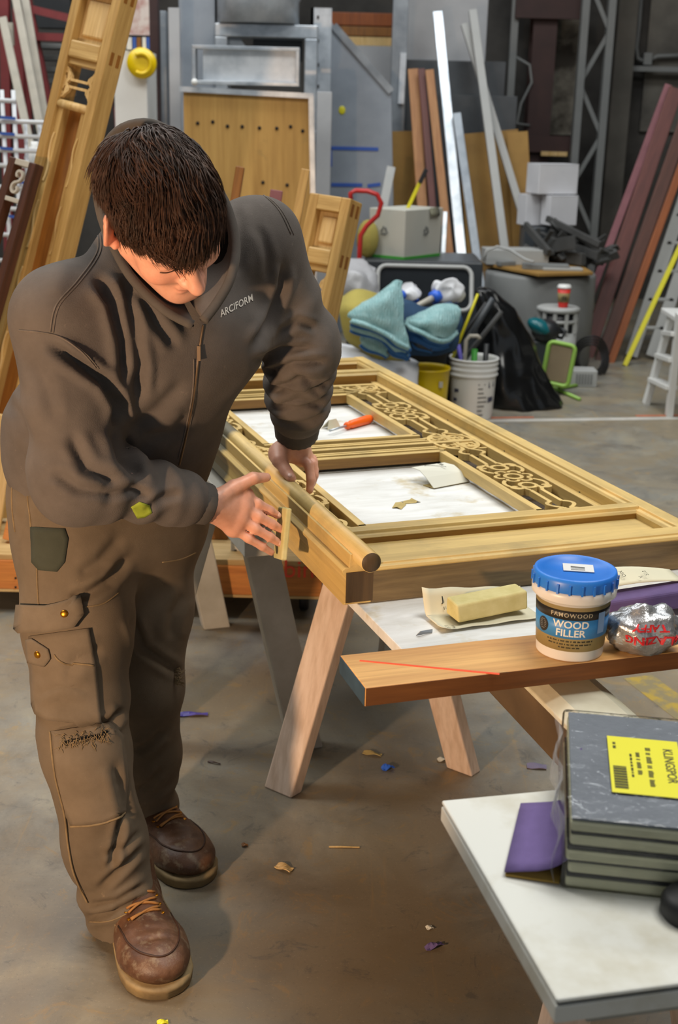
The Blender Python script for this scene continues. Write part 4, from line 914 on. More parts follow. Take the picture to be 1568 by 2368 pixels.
for x in (545, 569): MB().tube([at(x, 1274, 3.988), at(x, 1274, 3.993)], .005, 8).build('hole', 'hole', t)
board('pale_board', on_cart(-20, 4.1, .01), at(14, 960, 4.15), .07, .02, 'pine', 'pale board standing on the cart at the left edge', 'board')
board('pale_board', on_cart(22, 4.02, .01), at(48, 1130, 4.05), .035, .03, 'pine_x', 'short orange board standing on the cart behind the trousers', 'board')

# ------------------------------------------------------------------ trestles, white worktop, golden carved door
AG = math.radians(20); cD = V(math.cos(AG), math.sin(AG), 0); lD = V(-math.sin(AG), math.cos(AG), 0); O = V(.01, 2.149, .75)
RD = Matrix(((cD.x, lD.x, 0), (cD.y, lD.y, 0), (0, 0, 1)))
def dw(u, v, z): return O + cD*u + lD*v + V(0, 0, z)
MT['raw_pine'] = wood('raw_pinkish_pine', 'ecd6c4', 'dcbfa8', 2, .7, .5, bmp=.08); MT['white_leg'] = plain('worn_white_painted_leg', 'd2cfc6', .6, scale=6, c2='b4b0a4')
MT['beam_side'] = plain('dark_varnished_side', '6b563c', .45, scale=5, c2='4f3e2a'); MT['beam_top'] = plain('cream_painted_moulding', 'd6d3c0', .5, scale=8, c2='bdb79d')
def leg(t, p0, p1, w, th, mat, x=cD):
    p0 = Vector(p0); p1 = Vector(p1); X, Y, Z = frame_of(p1-p0, x); k = p0.copy()
    # foot cut level with the floor
    q = [X*(a*w/2)+Y*(b*th/2) for a, b in ((-1, -1), (1, -1), (1, 1), (-1, 1))]
    bot = [p0+o - Z*((p0+o).z/Z.z) for o in q]; top = [p1+o for o in q]
    MB().hexa(bot+top).build('leg', mat, t, .004)
ad = V(.292, -.956, 0).normalized(); ap = V(.09, 2.85, 0)
t = thing('sawhorse', ap, 'near pinkish raw pine sawhorse under the white worktop, cream moulded beam', 'sawhorse')
p0, p1 = ap - ad*.12, ap + ad*1.31
N = V(-ad.y, ad.x, 0)
MB().beam(p0+V(0, 0, .66), p1+V(0, 0, .66), .09, .09, x=N).build('beam', 'beam_side', t, .003)
prof = [(-.062, .0), (.062, .0), (.062, .008), (.05, .014), (.036, .02), (-.036, .02), (-.05, .014), (-.062, .008)]
MB().sweep(prof, p0+V(0, 0, .705), p1+V(0, 0, .705), N, V(0, 0, 1)).build('beam_cap', 'beam_top', t, .002)
leg(t, (-.122, 2.80, 0), (.055, 2.845, .70), .085, .04, 'raw_pine', V(.8, -.6, 0)); leg(t, (.336, 2.925, 0), (.135, 2.872, .70), .075, .04, 'raw_pine', V(.8, -.6, 0))
leg(t, (.33, 1.64, 0), (.43, 1.68, .66), .07, .04, 'raw_pine'); leg(t, (.64, 1.72, 0), (.50, 1.70, .66), .07, .04, 'raw_pine')
t = thing('sawhorse', dw(.02, 1.2, -.75), 'white painted sawhorse under the left edge of the worktop', 'sawhorse')
MB().beam(dw(.035, .62, -.075), dw(.035, 1.78, -.075), .09, .09, x=cD).build('beam', 'white_leg', t, .003)
leg(t, (-.075, 3.03, 0), (-.222, 2.98, .70), .085, .045, 'white_leg'); leg(t, (-.52, 3.02, 0), (-.33, 3.0, .70), .085, .045, 'white_leg')
leg(t, dw(.2, 1.72, -.75), dw(.06, 1.70, -.06), .085, .045, 'white_leg'); leg(t, dw(-.14, 1.72, -.75), dw(.0, 1.70, -.06), .085, .045, 'white_leg')
t = thing('sawhorse', dw(.68, 1.4, -.75), 'far sawhorse hidden under the right side of the worktop', 'sawhorse')
MB().beam(dw(.68, 1.1, -.075), dw(.68, 1.75, -.075), .09, .09, x=cD).build('beam', 'white_leg', t, .003)
for u, v in ((.60, 1.2), (.76, 1.2), (.60, 1.7), (.76, 1.7)): leg(t, dw(u, v, -.75), dw(.68+(u-.68)*.25, v, -.06), .08, .045, 'white_leg')
def worktop_mat():
    m, nt, b = new_mat('stained_white_board'); v = coords(nt, (2.2, 9, 1)); n = noise(nt, v, 2.4, 6, .62, .5); n2 = noise(nt, coords(nt), 5, 5, .7)
    base = ramp(nt, n, [(.32, sr('c9c8c3')), (.6, sr('dedfde'))])
    base = mix(nt, ramp(nt, n2, [(.55, (0, 0, 0)), (.66, (.75, .75, .75))]), base, sr('b8a880'))
    nt.links.new(base, b.inputs['Base Color']); b.inputs['Roughness'].default_value = .55; bump(nt, b, noise(nt, coords(nt, (4, 60, 1)), 3, 3), .12, .002); return m
MT['worktop'] = worktop_mat()
t = thing('worktop_board', dw(.4, .8, -.025), 'long white paint-stained worktop board under the golden door', 'worktop', R=RD)
MB().hexa([dw(.03, -.335, -.022), dw(.75, -.335, -.022), dw(.75, 1.9, -.022), dw(.03, 1.9, -.022), dw(.03, -.335, -.002), dw(.75, -.335, -.002), dw(.75, 1.9, -.002), dw(.03, 1.9, -.002)]).build('board', 'worktop', t, .002)

# door
def door_wood(name, axis, left=False):
    m, nt, b = new_mat(name); s = [20]*3; s[axis] = 1.1
    n = noise(nt, coords(nt, s), 1.6, 6, .65, .6); n2 = noise(nt, coords(nt, s), 7, 3); n3 = noise(nt, coords(nt), 4.5, 5, .65)
    col = ramp(nt, n, [(.3, sr('b3965a')), (.68, sr('dcbd78'))])
    col = mix(nt, ramp(nt, n3, [(.52, (0, 0, 0)), (.7, (.5, .5, .5))]), col, sr('8f7f55'))
    if left:   # old dark finish left on the far, not yet sanded length
        tc = nt.nodes.new('ShaderNodeTexCoord'); sp = nt.nodes.new('ShaderNodeSeparateXYZ'); nt.links.new(tc.outputs['Object'], sp.inputs[0])
        ad_ = nt.nodes.new('ShaderNodeMath'); ad_.operation = 'MULTIPLY_ADD'; nt.links.new(n3, ad_.inputs[0]); ad_.inputs[1].default_value = .12; nt.links.new(sp.outputs['Y'], ad_.inputs[2])
        col = mix(nt, ramp(nt, ad_.outputs[0], [(.90, (0, 0, 0)), (.93, (1, 1, 1))]), col, sr('5d5744'))
    nt.links.new(col, b.inputs['Base Color']); b.inputs['Roughness'].default_value = .5; bump(nt, b, n2, .12, .001); return m
MT['door_v'] = door_wood('golden_door_wood', 1); MT['door_u'] = door_wood('golden_door_wood_cross', 0); MT['door_l'] = door_wood('half_sanded_stile_wood', 1, True)
MT['door_edge'] = wood('old_dark_edge_finish', '86704a', '59492f', 0, .5); MT['door_end'] = wood('end_grain', '5b4526', '3c2d19', 2, .6)
MT['inner_u'] = wood('brown_inner_edge', 'a1762f', '7c5623', 0, .5)
t = thing('carved_door', O, 'golden oak carved door lying flat across the white worktop, being sanded', 'door', R=RD)
Wd, Ld, H = .775, 1.945, .07
B = MB
prof = [(.002, 0), (.012, .012), (.0145, .03), (.01, .05), (.0, .06), (-.002, .066), (.004, .071), (.012, .071), (.0125, .096), (.055, .1), (.06, .08), (.06, 0)]
B().sweep(prof, V(0, .0, 0), V(0, Ld, 0), V(1, 0, 0), V(0, 0, 1)).build('left_stile', 'door_l', t, .0012, local=True)
B().box((.006, -.0015, .004), (.058, .0, .062)).build('tenon_end', 'door_end', t, local=True)
B().tube([V(.036, -.045, .094), V(.036, 1.0, .094), V(.036, Ld, .094)], .0187, 24).build('round_nosing', 'door_l', t, .0, local=True)
B().lathe([(.001, 0), (.0178, 0), (.018, .0006)], V(.036, -.0456, .094), z=(0, 1, 0), n=24).build('nosing_end', 'door_end', t, local=True)
prof = [(.724, .0), (.724, .058), (.728, .064), (.734, .064), (.736, .07), (.768, .07), (.775, .064), (.775, 0)]
B().sweep(prof, V(0, 0, 0), V(0, Ld, 0), V(1, 0, 0), V(0, 0, 1)).build('right_stile', 'door_v', t, .0015, local=True)
for v in (.42, .8, 1.15, 1.5): B().tube([V(.7235, v, .035), V(.73, v, .035)], .004, 8).build('peg_hole', 'hole', t, local=True)
def rail(name, v0, v1, groove_far=False, dark=False):
    # rail with a small bead on its panel side
    pf = [(v0, 0), (v0, .058), (v0+.004, .063), (v0+.008, .063), (v0+.01, .07), (v1-.01, .07), (v1-.008, .063), (v1-.004, .063), (v1, .058), (v1, 0)]
    return B().sweep(pf, V(.05, 0, 0), V(.735, 0, 0), V(0, 1, 0), V(0, 0, 1)).build(name, 'door_u', t, .001, local=True)
pf = [(.0, 0), (.0, .062), (.003, .067), (.012, .067), (.014, .071), (.05, .071), (.057, .066), (.057, 0)]
B().sweep(pf, V(.055, 0, 0), V(.775, 0, 0), V(0, 1, 0), V(0, 0, 1)).build('end_rail', 'door_u', t, .001, local=True)
B().box((.055, -.0012, .001), (.776, .0, .06)).build('end_rail_edge', 'door_edge', t, local=True)
B().box((.05, .057, .03), (.724, .19, .046)).build('bottom_panel', 'door_u', t, local=True)
rail('cross_rail', .186, .234); rail('cross_rail', 1.70, 1.752)
B().box((.05, .1855, .004), (.724, .1865, .057)).build('rail_side', 'inner_u', t, local=True)
B().box((.05, 1.6995, .004), (.724, 1.7005, .057)).build('rail_side', 'inner_u', t, local=True)
B().box((.05, 1.75, .028), (.724, 1.886, .042)).build('top_panel', 'inner_u', t, local=True)
rail('end_rail', 1.884, Ld)
B().box((.05, 1.883, .004), (.724, 1.885, .058)).build('rail_side', 'inner_u', t, local=True)
# lattice frames
z0, z1 = .010, .036
def bar(u0, v0, u1, v1, w=.018, mat=None):
    b_ = MB()
    if abs(u1-u0) < 1e-6: b_.box((u0-w/2, v0, z0), (u0+w/2, v1, z1)); mat = mat or 'door_v'
    else: b_.box((u0, v0-w/2, z0), (u1, v0+w/2, z1)); mat = mat or 'door_u'
    return b_.build('lattice_bar', mat, t, .0012, local=True)
bar(.714, .234, .714, 1.70, .02); bar(.07, .234, .07, 1.70, .02)
for va, vb in ((.322, .85), (1.018, 1.545)):
    bar(.16, va, .16, vb); bar(.572, va, .572, vb); bar(.151, va, .581, va); bar(.151, vb, .581, vb)
    B().box((.17, vb-.0095, z0), (.562, vb-.009, z1-.002)).build('bar_side', 'inner_u', t, local=True)
bar(.08, .934, .704, .934, .016); bar(.08, .244, .704, .244, .014); bar(.08, 1.668, .704, 1.668, .018)
zz0, zz1 = .020, .034
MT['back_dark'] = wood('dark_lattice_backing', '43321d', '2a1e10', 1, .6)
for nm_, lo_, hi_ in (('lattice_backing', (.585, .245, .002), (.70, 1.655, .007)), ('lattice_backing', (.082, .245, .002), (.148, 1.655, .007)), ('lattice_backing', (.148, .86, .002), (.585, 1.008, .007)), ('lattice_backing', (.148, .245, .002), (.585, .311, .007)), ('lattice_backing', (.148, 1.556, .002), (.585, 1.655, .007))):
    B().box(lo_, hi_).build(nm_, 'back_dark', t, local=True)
mb = MB()
for va, vb in ((.25, .928), (.94, 1.66)):
    for uc, wd in ((.6425, .12), (.115, .07)):
        fret_band(mb, vb-va, wd, zz0, zz1, lambda x, y, z, uc=uc, va=va: V(uc+y, va+x, z), True, .0092)
mb.build('fretwork', 'door_v', t, local=True)
mb = MB()
for vc, wd in ((.284, .06), (.893, .066), (.976, .064), (1.606, .1)):
    fret_band(mb, .704-.08, wd, zz0, zz1, lambda x, y, z, vc=vc: V(.08+x, vc+y, z-.0024), False, .0095)
mb.build('cross_fretwork', 'door_u', t, local=True)

# ------------------------------------------------------------------ things inside the door openings
ZW = .748
a, b_ = atz(800, 985, ZW+.013), atz(858, 968, ZW+.013)
t = thing('screwdriver', a.lerp(b_, .3)-V(0, 0, .013), 'orange handled screwdriver lying on the white board inside the door', 'screwdriver')
d = (b_-a).normalized()
MT['orange_p'] = plain('orange_handle_plastic', 'ff6a1a', .35, var=.05)
MB().tube([a, a+d*.006, a+d*.015, a+d*.024, b_-d*.02, b_-d*.005, b_], [.009, .011, .009, .012, .0135, .012, .006], 14).build('handle', 'orange_p', t)
MB().tube([a-d*.075, a], .0032, 10).build('shaft', 'galv', t)
c_ = atz(765, 992, ZW)
def folded(name, P, mat, label, cat='paper', thick=.0012, parent=None):
    return tag(MB().grid(P, smooth=False, thick=thick).build(name, mat), label, cat)
MT['sand_back'] = plain('sandpaper_backing', 'd5cfb4', .75, var=.06); MT['sand_tan'] = plain('tan_sandpaper', 'b9a46a', .9, var=.15, scale=40); MT['sand_purple'] = plain('purple_sandpaper', '6a588c', .9, var=.12, scale=60, bmp=.2, bscale=300, bdist=.0005)
MT['paper_w'] = plain('white_sandpaper_backing', 'd8d6c8', .75, var=.06)
d2 = V(-d.y, d.x, 0)
folded('folded_sandpaper', [[c_-d*.02-d2*.004+V(0, 0, .002), c_+d*.03-d2*.012+V(0, 0, .002)], [c_-d*.008+d2*.002+V(0, 0, .026), c_+d*.022-d2*.002+V(0, 0, .026)], [c_-d*.018+d2*.02+V(0, 0, .002), c_+d*.03+d2*.016+V(0, 0, .002)]], 'sand_back', 'small folded sandpaper wedge at the screwdriver tip')
a, b_, c_ = atz(1003, 1132, ZW), atz(1086, 1116, ZW), atz(1010, 1094, ZW)
u = (b_-a); n = V(-u.y, u.x, 0).normalized()
t = thing('folded_sandpaper', a.lerp(b_, .5), 'larger folded sandpaper with printed arc lying in the near door opening', 'paper')
P = [[a+V(0, 0, .003), b_+V(0, 0, .003)], [a+n*.03+V(0, 0, .022), b_+n*.028+V(0, 0, .02)], [a+n*.055+V(0, 0, .034), b_+n*.06+V(0, 0, .030)], [a+n*.085+V(0, 0, .034), b_+n*.09-u*.05+V(0, 0, .03)]]
MB().grid(P, smooth=False, thick=.0014).build('sheet', 'paper_w', t)
MB().grid([[a+V(0, 0, .003), b_+V(0, 0, .003)], [a+n*.04+V(0, 0, .001), b_+n*.03+V(0, 0, .001)]], smooth=False, thick=.0014).build('lower_fold', 'sand_tan', t)
X = u.normalized(); fc = P[2][0].lerp(P[2][1], .5)+n*.012+V(0, 0, .002); mb = MB()
scroll_ribbon(mb, [(-.012+.04*q, .012-.035*q*q) for q in np.linspace(0, 1, 10)][::-1], .0016, 0, .0004, lambda x, y, z: fc+X*(x-.008)+n*(y)+V(0, 0, z))
add_text(mb, 'KLI', .012, lambda p: fc+X*(.026-p.y)+n*(p.x+.004)+V(0, 0, p.z), depth=.0003); mb.build('print', 'ink', t)
for i, (x, y, s, r) in enumerate(((945, 1163, .016, .3), (925, 1172, .02, 1.2), (960, 1160, .012, 2.2))):
    c_ = atz(x, y, ZW); R = Matrix.Rotation(r, 3, 'Z'); Z = V(0, 0, 1)
    folded('sandpaper_scrap', [[c_+R @ V(-s, -s*.5, .001), c_+R @ V(s, -s*.4, .001)], [c_+R @ V(-s*.8, s*.1, .004), c_+R @ V(s*.9, s*.2, .006)], [c_+R @ V(-s, s*.6, .001), c_+R @ V(s*.7, s*.8, .004)]], 'sand_tan', ['tan sandpaper scrap in the near opening, middle one', 'flat tan sandpaper scrap in near opening, leftmost', 'small curled tan scrap in near opening, rightmost'][i], 'scrap', thick=.001)

# ------------------------------------------------------------------ plank, tub, sanding things
A18 = math.radians(18); pX = V(math.cos(A18), math.sin(A18), 0); pY = V(-math.sin(A18), math.cos(A18), 0); PO = V(.046, 1.742, .7485)
def pw(x, y, z): return PO+pX*x+pY*y+V(0, 0, z)
RP = Matrix(((pX.x, pY.x, 0), (pX.y, pY.y, 0), (0, 0, 1)))
MT['teakp'] = wood('orange_brown_plank', 'e2b06a', 'c08a4c', 0, .5, .7); MT['teak_side'] = wood('dark_brown_sawn_edge', '7d4d20', '5c3614', 0, .6)
t = thing('brown_plank', PO, 'orange brown plank with a dark painted end lying across the white worktop', 'plank', R=RP)
MB().box((0, 0, 0), (1.35, .124, .031)).build('plank', 'teakp', t, .0015, local=True)
MB().box((.001, -.001, .001), (1.35, .0, .030)).build('front_edge', 'teak_side', t, local=True)
MB().box((-.001, .001, .001), (.0, .123, .030)).build('painted_end', plain('dark_blue_end_paint', '2f4556', .6, var=.35, scale=20), t, local=True)
l0, l1 = atz(832, 1528, .7795), atz(1155, 1559, .7795); dd = (l1-l0).normalized(); nn = V(-dd.y, dd.x, 0)*.0028
MB().hexa([l0-nn*.7, l1-nn, l1+nn, l0+nn*.7]+[q+V(0, 0, .0008) for q in (l0-nn*.7, l1-nn, l1+nn, l0+nn*.7)]).build('chalk_line', plain('red_chalk', 'ef5a35', .8), t)
TC = V(.378, 1.908, .7795); tz = .7795
MT['tub_white'] = plain('white_tub_plastic', 'd8d6d2', .35, var=.04); MT['lid_blue'] = plain('blue_lid', '2a78d8', .4, var=.06); MT['lab_gold'] = plain('gold_label', '98875a', .45, var=.06); MT['lab_black'] = plain('black_label', '23211f', .45, var=.1); MT['lab_blue'] = plain('blue_label', '3a86c8', .45, var=.05); MT['lab_white'] = plain('label_lettering', 'e6e3da', .5, var=.03)
t = thing('wood_filler_tub', TC, 'white tub with blue lid and printed label standing on the brown plank', 'tub')
rb = lambda z: .0535+.0055*z/.1
MB().lathe([(.05, 0), (.0532, .001), (.0535, .003), (rb(.1), .098), (.063, .0985), (.0668, .102), (.0675, .112), (.066, .1175), (.06, .118)], TC, n=64).build('tub_body', 'tub_white', t)
ld = MB().lathe([(.0625, .1165), (.0655, .117), (.0668, .121), (.0662, .133), (.0648, .139), (.0615, .1405), (.060, .1392), (.052, .1388), (.0515, .1378), (.001, .1378)], TC, n=72).build('lid', 'lid_blue', t)
mb = MB()
for k in range(22):
    a = 2*PI*k/22; mb.box((-.0016, -.0022, .1165), (.0016, .0, .132), Matrix.Rotation(a, 3, 'Z'), TC+V(math.sin(a)*.0668, -math.cos(a)*.0668, 0))
mb.build('lid_rib', 'lid_blue', ld)
sa = -.12; sX, sY = V(math.cos(sa), math.sin(sa), 0), V(-math.sin(sa), math.cos(sa), 0)
sc_ = TC+V(.004, .0, .1392)
stk = MB().hexa([sc_+sX*a+sY*b_+V(0, 0, z) for z in (-.0006, .0006) for a, b_ in ((-.024, -.016), (.024, -.016), (.024, .018), (-.024, .018))]).build('lid_sticker', plain('white_sticker', 'dcdad6', .5, var=.03), ld)
mb = MB()
for k in range(6): mb.hexa([sc_+sX*(-.012+.022*q)+sY*(.004-k*.0028+w+.0022*math.sin(q*5+k))+V(0, 0, z) for z in (.0006, .0009) for q, w in ((0, 0), (1, 0), (1, .0016), (0, .0016))])
mb.build('sticker_print', 'ink_grey', stk)
face = math.atan2(TC.x-.0, TC.y)  # turn towards the camera
def tubf(z0):
    def f(p):
        z = z0+p.y; r = rb(z); a = p.x/r - face; return V(TC.x+math.sin(a)*(r+.0004+p.z), TC.y-math.cos(a)*(r+.0004+p.z), TC.z+z)
    return f
def band(zlo, zhi, off, a0=-PI*.98, a1=PI*.98, n=60):
    vs = []; fs = []
    for i in range(n+1):
        a = a0+(a1-a0)*i/n-face
        for z in (zlo, zhi):
            for o in (0, off): r = rb(z)+.0001+o; vs.append(V(TC.x+math.sin(a)*r, TC.y-math.cos(a)*r, TC.z+z))
    for i in range(n):
        k = 4*i; fs += [(k+1, k+5, k+7, k+3), (k, k+2, k+6, k+4), (k, k+4, k+5, k+1), (k+2, k+3, k+7, k+6)]
    fs += [(0, 1, 3, 2), (4*n, 4*n+2, 4*n+3, 4*n+1)]
    return MB().add(vs, fs, True)
lab = band(.018, .094, .0003).build('label', 'lab_gold', t)
band(.072, .0875, .0006).build('label_band', 'lab_black', lab); band(.040, .072, .0006).build('label_band', 'lab_blue', lab)
mb = MB(); add_text(mb, 'FAMOWOOD', .0098, tubf(.0797), depth=.0003, spacing=1.22, bold=.0001); f0 = [Vector(q) for q in mb.v]; mb.build('brand_lettering', plain('pale_lettering', 'b5ac94', .5), lab)
mb = MB(); add_text(mb, 'WOOD', .0168, tubf(.0636), depth=.0004, bold=.0003); add_text(mb, 'FILLER', .0168, tubf(.0490), depth=.0004, bold=.0003); mb.build('title_lettering', 'lab_white', lab)
mb = MB(); add_words(mb, tubf(.0355), .075, .0026, 1); add_words(mb, tubf(.030), .07, .0024, 2); add_words(mb, tubf(.0247), .035, .0024, 3); mb.build('small_print', 'ink', lab)
f = tubf(.056); mb = MB(); n = 24; mb.add([f(V(-.048, 0, .0008))]+[f(V(-.048+.0105*math.cos(2*PI*k/n), .0125*math.sin(2*PI*k/n), .0008)) for k in range(n)], [(0, k+1, (k+1) % n+1) for k in range(n)]); bd = mb.build('round_badge', 'lab_black', lab)
mb = MB()
for k, w in enumerate((.008, .013, .014, .014, .013, .008)): mb.add([f(V(-.048+q*w/2, .0075-k*.003+e, .0011)) for q, e in ((-1, 0), (1, 0), (1, .0013), (-1, .0013))], [(0, 1, 2, 3)])
mb.build('badge_print', 'ink_grey', bd)
mb = MB(); f = tubf(.065); mb.add([f(V(x, y, .0009)) for x, y in ((.045, -.018), (.06, -.018), (.06, .018), (.045, .018))], [(0, 1, 2, 3)]); mb.build('side_patch', plain('pale_blue_patch', '8fb4e0', .5), lab)
# crumpled wrapper
c_ = atz(1486, 1500, .7795); WR = (.062, .042, .042)
mb = MB(); n, m = 40, 26
MT['foil'] = plain('crumpled_silver_foil', 'c9cacc', .28, .75, var=.3, scale=30, bmp=.7, bscale=60, bdist=.004); MT['red_print'] = plain('red_print', 'd0242c', .5, var=.05)
def wrp(a, b_):
    q = V(math.cos(a)*math.cos(b_), math.sin(a)*math.cos(b_), math.sin(b_)); k = 1+.22*mnoise.noise(q*2.1)+.09*mnoise.noise(q*6)
    p = V(q.x*WR[0]*k, q.y*WR[1]*k, q.z*WR[2]*k+.034); p.z = max(p.z, .0006); return c_+p
mb.grid([[wrp(2*PI*i/n, -PI/2+PI*j/m) for i in range(n+1)] for j in range(m+1)])
t = thing('snack_wrapper', c_, 'crumpled silver wrapper with red lettering beside the tub', 'wrapper'); mb.build('foil', 'foil', t, weld=True)
mb = MB()
def wtext(body, size, z0, x0):
    def f(p):  # upside-down lettering wrapped round the foil
        a = -PI/2 + (-(p.x)+x0)/.055; b_ = z0-p.y/.046; q = wrp(a, b_); o = (q-(c_+V(0, 0, .03))).normalized(); return q+o*(.0008+p.z)
    add_text(mb, body, size, f, depth=.0003, bold=.0006)
wtext('BLAZING', .02, -.05, .004); wtext('TAFFY', .018, .42, .0); mb.build('lettering', 'red_print', t)
# yellowish sanding block in a sheet of sandpaper
bx = V(.128, .045, 0); bx = (V(.353, 2.113, 0)-V(.224, 2.06, 0)).normalized(); by = V(-bx.y, bx.x, 0); bo = V(.213, 2.062, ZW+.008)
def bw(x, y, z): return bo+bx*x+by*y+V(0, 0, z)
MT['foam_y'] = plain('pale_yellow_foam', 'd2c894', .9, scale=14, c2='b9ad72', bmp=.15, bscale=60)
tag(MB().hexa([bw(0, 0, 0), bw(.145, .012, .004), bw(.145, .062, .004), bw(0, .05, 0), bw(-.004, .004, .032), bw(.143, .014, .038), bw(.143, .058, .038), bw(.0, .05, .032)]).build('sanding_block', 'foam_y', bevel=.004, seg=3), 'pale yellow sanding block lying on a sheet of printed sandpaper', 'sanding block')
t = thing('sandpaper_sheet', bw(.06, .03, -.008), 'curled printed sandpaper sheet under the pale yellow sanding block', 'sandpaper')
P = []
for i in range(15):
    x = -.038+.2*i/14; r = []
    for j in range(12):
        y = -.016+.105*j/11; z = -.006
        if y > .055: z += (y-.055)*1.35*(1-.35*max(0, x)/.16)
        if y < .0: z += -y*.25
        if x < 0: z += (-x)**2*4
        if y > .055: y = .055+(y-.055)*.55
        r.append(bw(x, y, z+.001*math.sin(x*80)))
    P.append(r)
MB().grid(P, thick=.001).build('sheet', 'sand_back', t)
def sheetf(i, x, y, P=P):
    return None
mb = MB(); cY = (by*.55+V(0, 0, 1.0)).normalized(); nS = bx.cross(cY)
def curl(p, x0, h): return bw(x0, .055, -.004)+bx*p.x+cY*(h+p.y)+nS*(-.0)*1+(-by)*(.0035)+nS*p.z
for s, x0, h, sz in (('P', .055, .026, .02), ('J', .0, .03, .018), ('1', .0, .012, .008), ('R', .032, .03, .006)): add_text(mb, s, sz, lambda p, x0=x0, h=h: curl(p, x0, h), depth=.0004)
for k, s in enumerate(('DI 27', 'Nass')): add_text(mb, s, .0075, lambda p, k=k: bw(-.024+.011*k, -.006+p.x*.9, -.003+.0012*(2-k))+bx*(-p.y)*1, depth=.0005)
mb.build('print', 'ink', t)
tag(folded('foil_scrap', [[atz(962, 1470, ZW+.002), atz(1000, 1462, ZW+.002)], [atz(972, 1460, ZW+.01), atz(1000, 1455, ZW+.004)]], 'galv_dull', 'x', 'scrap'), 'small grey foil scrap on the near left of the worktop', 'scrap')
# purple sanding sponge, printed strips, orange handle
px_ = cD; q0 = V(.478, 2.10, ZW)
def qw(x, y, z): return q0+cD*x+lD*y+V(0, 0, z)
tag(MB().hexa([qw(0, 0, .013), qw(.24, -.012, .013), qw(.24, .05, .013), qw(0, .06, .013), qw(.004, .004, .038), qw(.24, -.004, .05), qw(.24, .048, .05), qw(.004, .056, .038)]).build('purple_sanding_block', plain('purple_foam', '5e4a78', .85, var=.15, scale=30), bevel=.006, seg=3), 'purple sanding block behind the tub on the white worktop', 'sanding block')
tag(MB().box((-.01, -.008, 0), (.1, .05, .012), RD, q0).build('orange_strip', plain('orange_red_plastic', 'e0571e', .5), bevel=.003), 'flat orange plastic piece under the purple sanding block', 'strip')
t = thing('sandpaper_strip', qw(.08, .06, .04), 'printed sandpaper strip curling over the purple sanding block', 'sandpaper')
P = [[qw(-.02+.2*i/12, .035+.05*j/6, .047+.008*math.sin(i/12*3)+.022*(j/6)*(1-i/16)) for j in range(7)] for i in range(13)]
MB().grid(P, thick=.001).build('sheet', 'sand_back', t)
mb = MB()
for s, x, y in (('S O', .03, .042), ('OIX', .06, .055), ('S13', .105, .05), ('V', .09, .04)): add_text(mb, s, .014, lambda p, x=x, y=y: qw(x-p.y*.8, y+p.x*.7, .0585+.30*(y+p.x*.7-.035)+.002+.008*math.sin((x+.02)/.2*3)-.006), depth=.0004)
mb.build('print', 'ink', t)

# ------------------------------------------------------------------ near table with sanding pads
A13 = math.radians(13); tX = V(math.cos(A13), math.sin(A13), 0); tY = V(-math.sin(A13), math.cos(A13), 0); TO = V(.232, 1.084, .75)
def tw(x, y, z): return TO+tX*x+tY*y+V(0, 0, z)
RT = Matrix(((tX.x, tY.x, 0), (tX.y, tY.y, 0), (0, 0, 1)))
MT['table_w'] = plain('white_table_top', 'd3d3cc', .5, scale=5, c2='b5ae98', lo=.28, hi=.5); MT['table_edge'] = plain('grey_table_edge', '9a9a92', .6, var=.1)
t = thing('near_table', TO, 'white topped work table in the near right corner', 'table', R=RT)
MB().box((0, 0, -.006), (.9, .398, 0)).build('table_top', 'table_w', t, .003, local=True)
MB().box((.003, .003, -.009), (.9, .395, -.006)).build('edge_gap', 'dgrey', t, local=True)
MB().box((.0, .0, -.03), (.9, .398, -.009)).build('apron', 'table_w', t, .002, local=True)
MB().box((.05, .03, -.06), (.88, .37, -.03)).build('under_frame', 'table_edge', t, .002, local=True)
for x, y in ((.42, .16), (.85, .16), (.42, .32), (.85, .32)): MB().box((x-.02, y-.02, -.75), (x+.02, y+.02, -.06)).build('leg', 'raw_pine', t, .003, local=True)
AP = math.radians(-8.5); kX = V(math.cos(AP), math.sin(AP), 0); kY = V(-math.sin(AP), math.cos(AP), 0); KO = V(.272, 1.282, .75)
def kw(x, y, z): return KO+kX*x+kY*y+V(0, 0, z)
RK = Matrix(((kX.x, kY.x, 0), (kX.y, kY.y, 0), (0, 0, 1)))
MT['foam_g'] = plain('grey_green_foam', 'd2d0b0', .9, var=.12, scale=20); MT['grit'] = plain('dark_grit_face', '3b3c3e', .9, var=.2, scale=60); MT['grit_top'] = plain('grey_grit_face', '7f858e', .8, var=.12, scale=5)
PW, PD, PH = .23, .275, .0182
for i in range(5):
    t = thing('sanding_pad', kw(PW/2, PD/2, i*PH), ['lowest grey foam sanding pad of the wrapped stack', 'second grey foam sanding pad from the bottom of the stack', 'middle grey foam sanding pad of the wrapped stack', 'second grey foam sanding pad from the top of the stack', 'topmost grey sanding pad under the yellow label'][i], 'sanding pad', 'stack of sanding pads', R=RK)
    o = .002*math.sin(i*2.3)
    MB().box((-PW/2+o, -PD/2+o, .0), (PW/2+o, PD/2+o, .0145)).build('foam', 'foam_g', t, .004, local=True)
    MB().box((-PW/2+.001+o, -PD/2+.001+o, .0145), (PW/2-.001+o, PD/2-.001+o, PH)).build('grit_face', 'grit_top' if i == 4 else 'grit', t, .001, local=True)
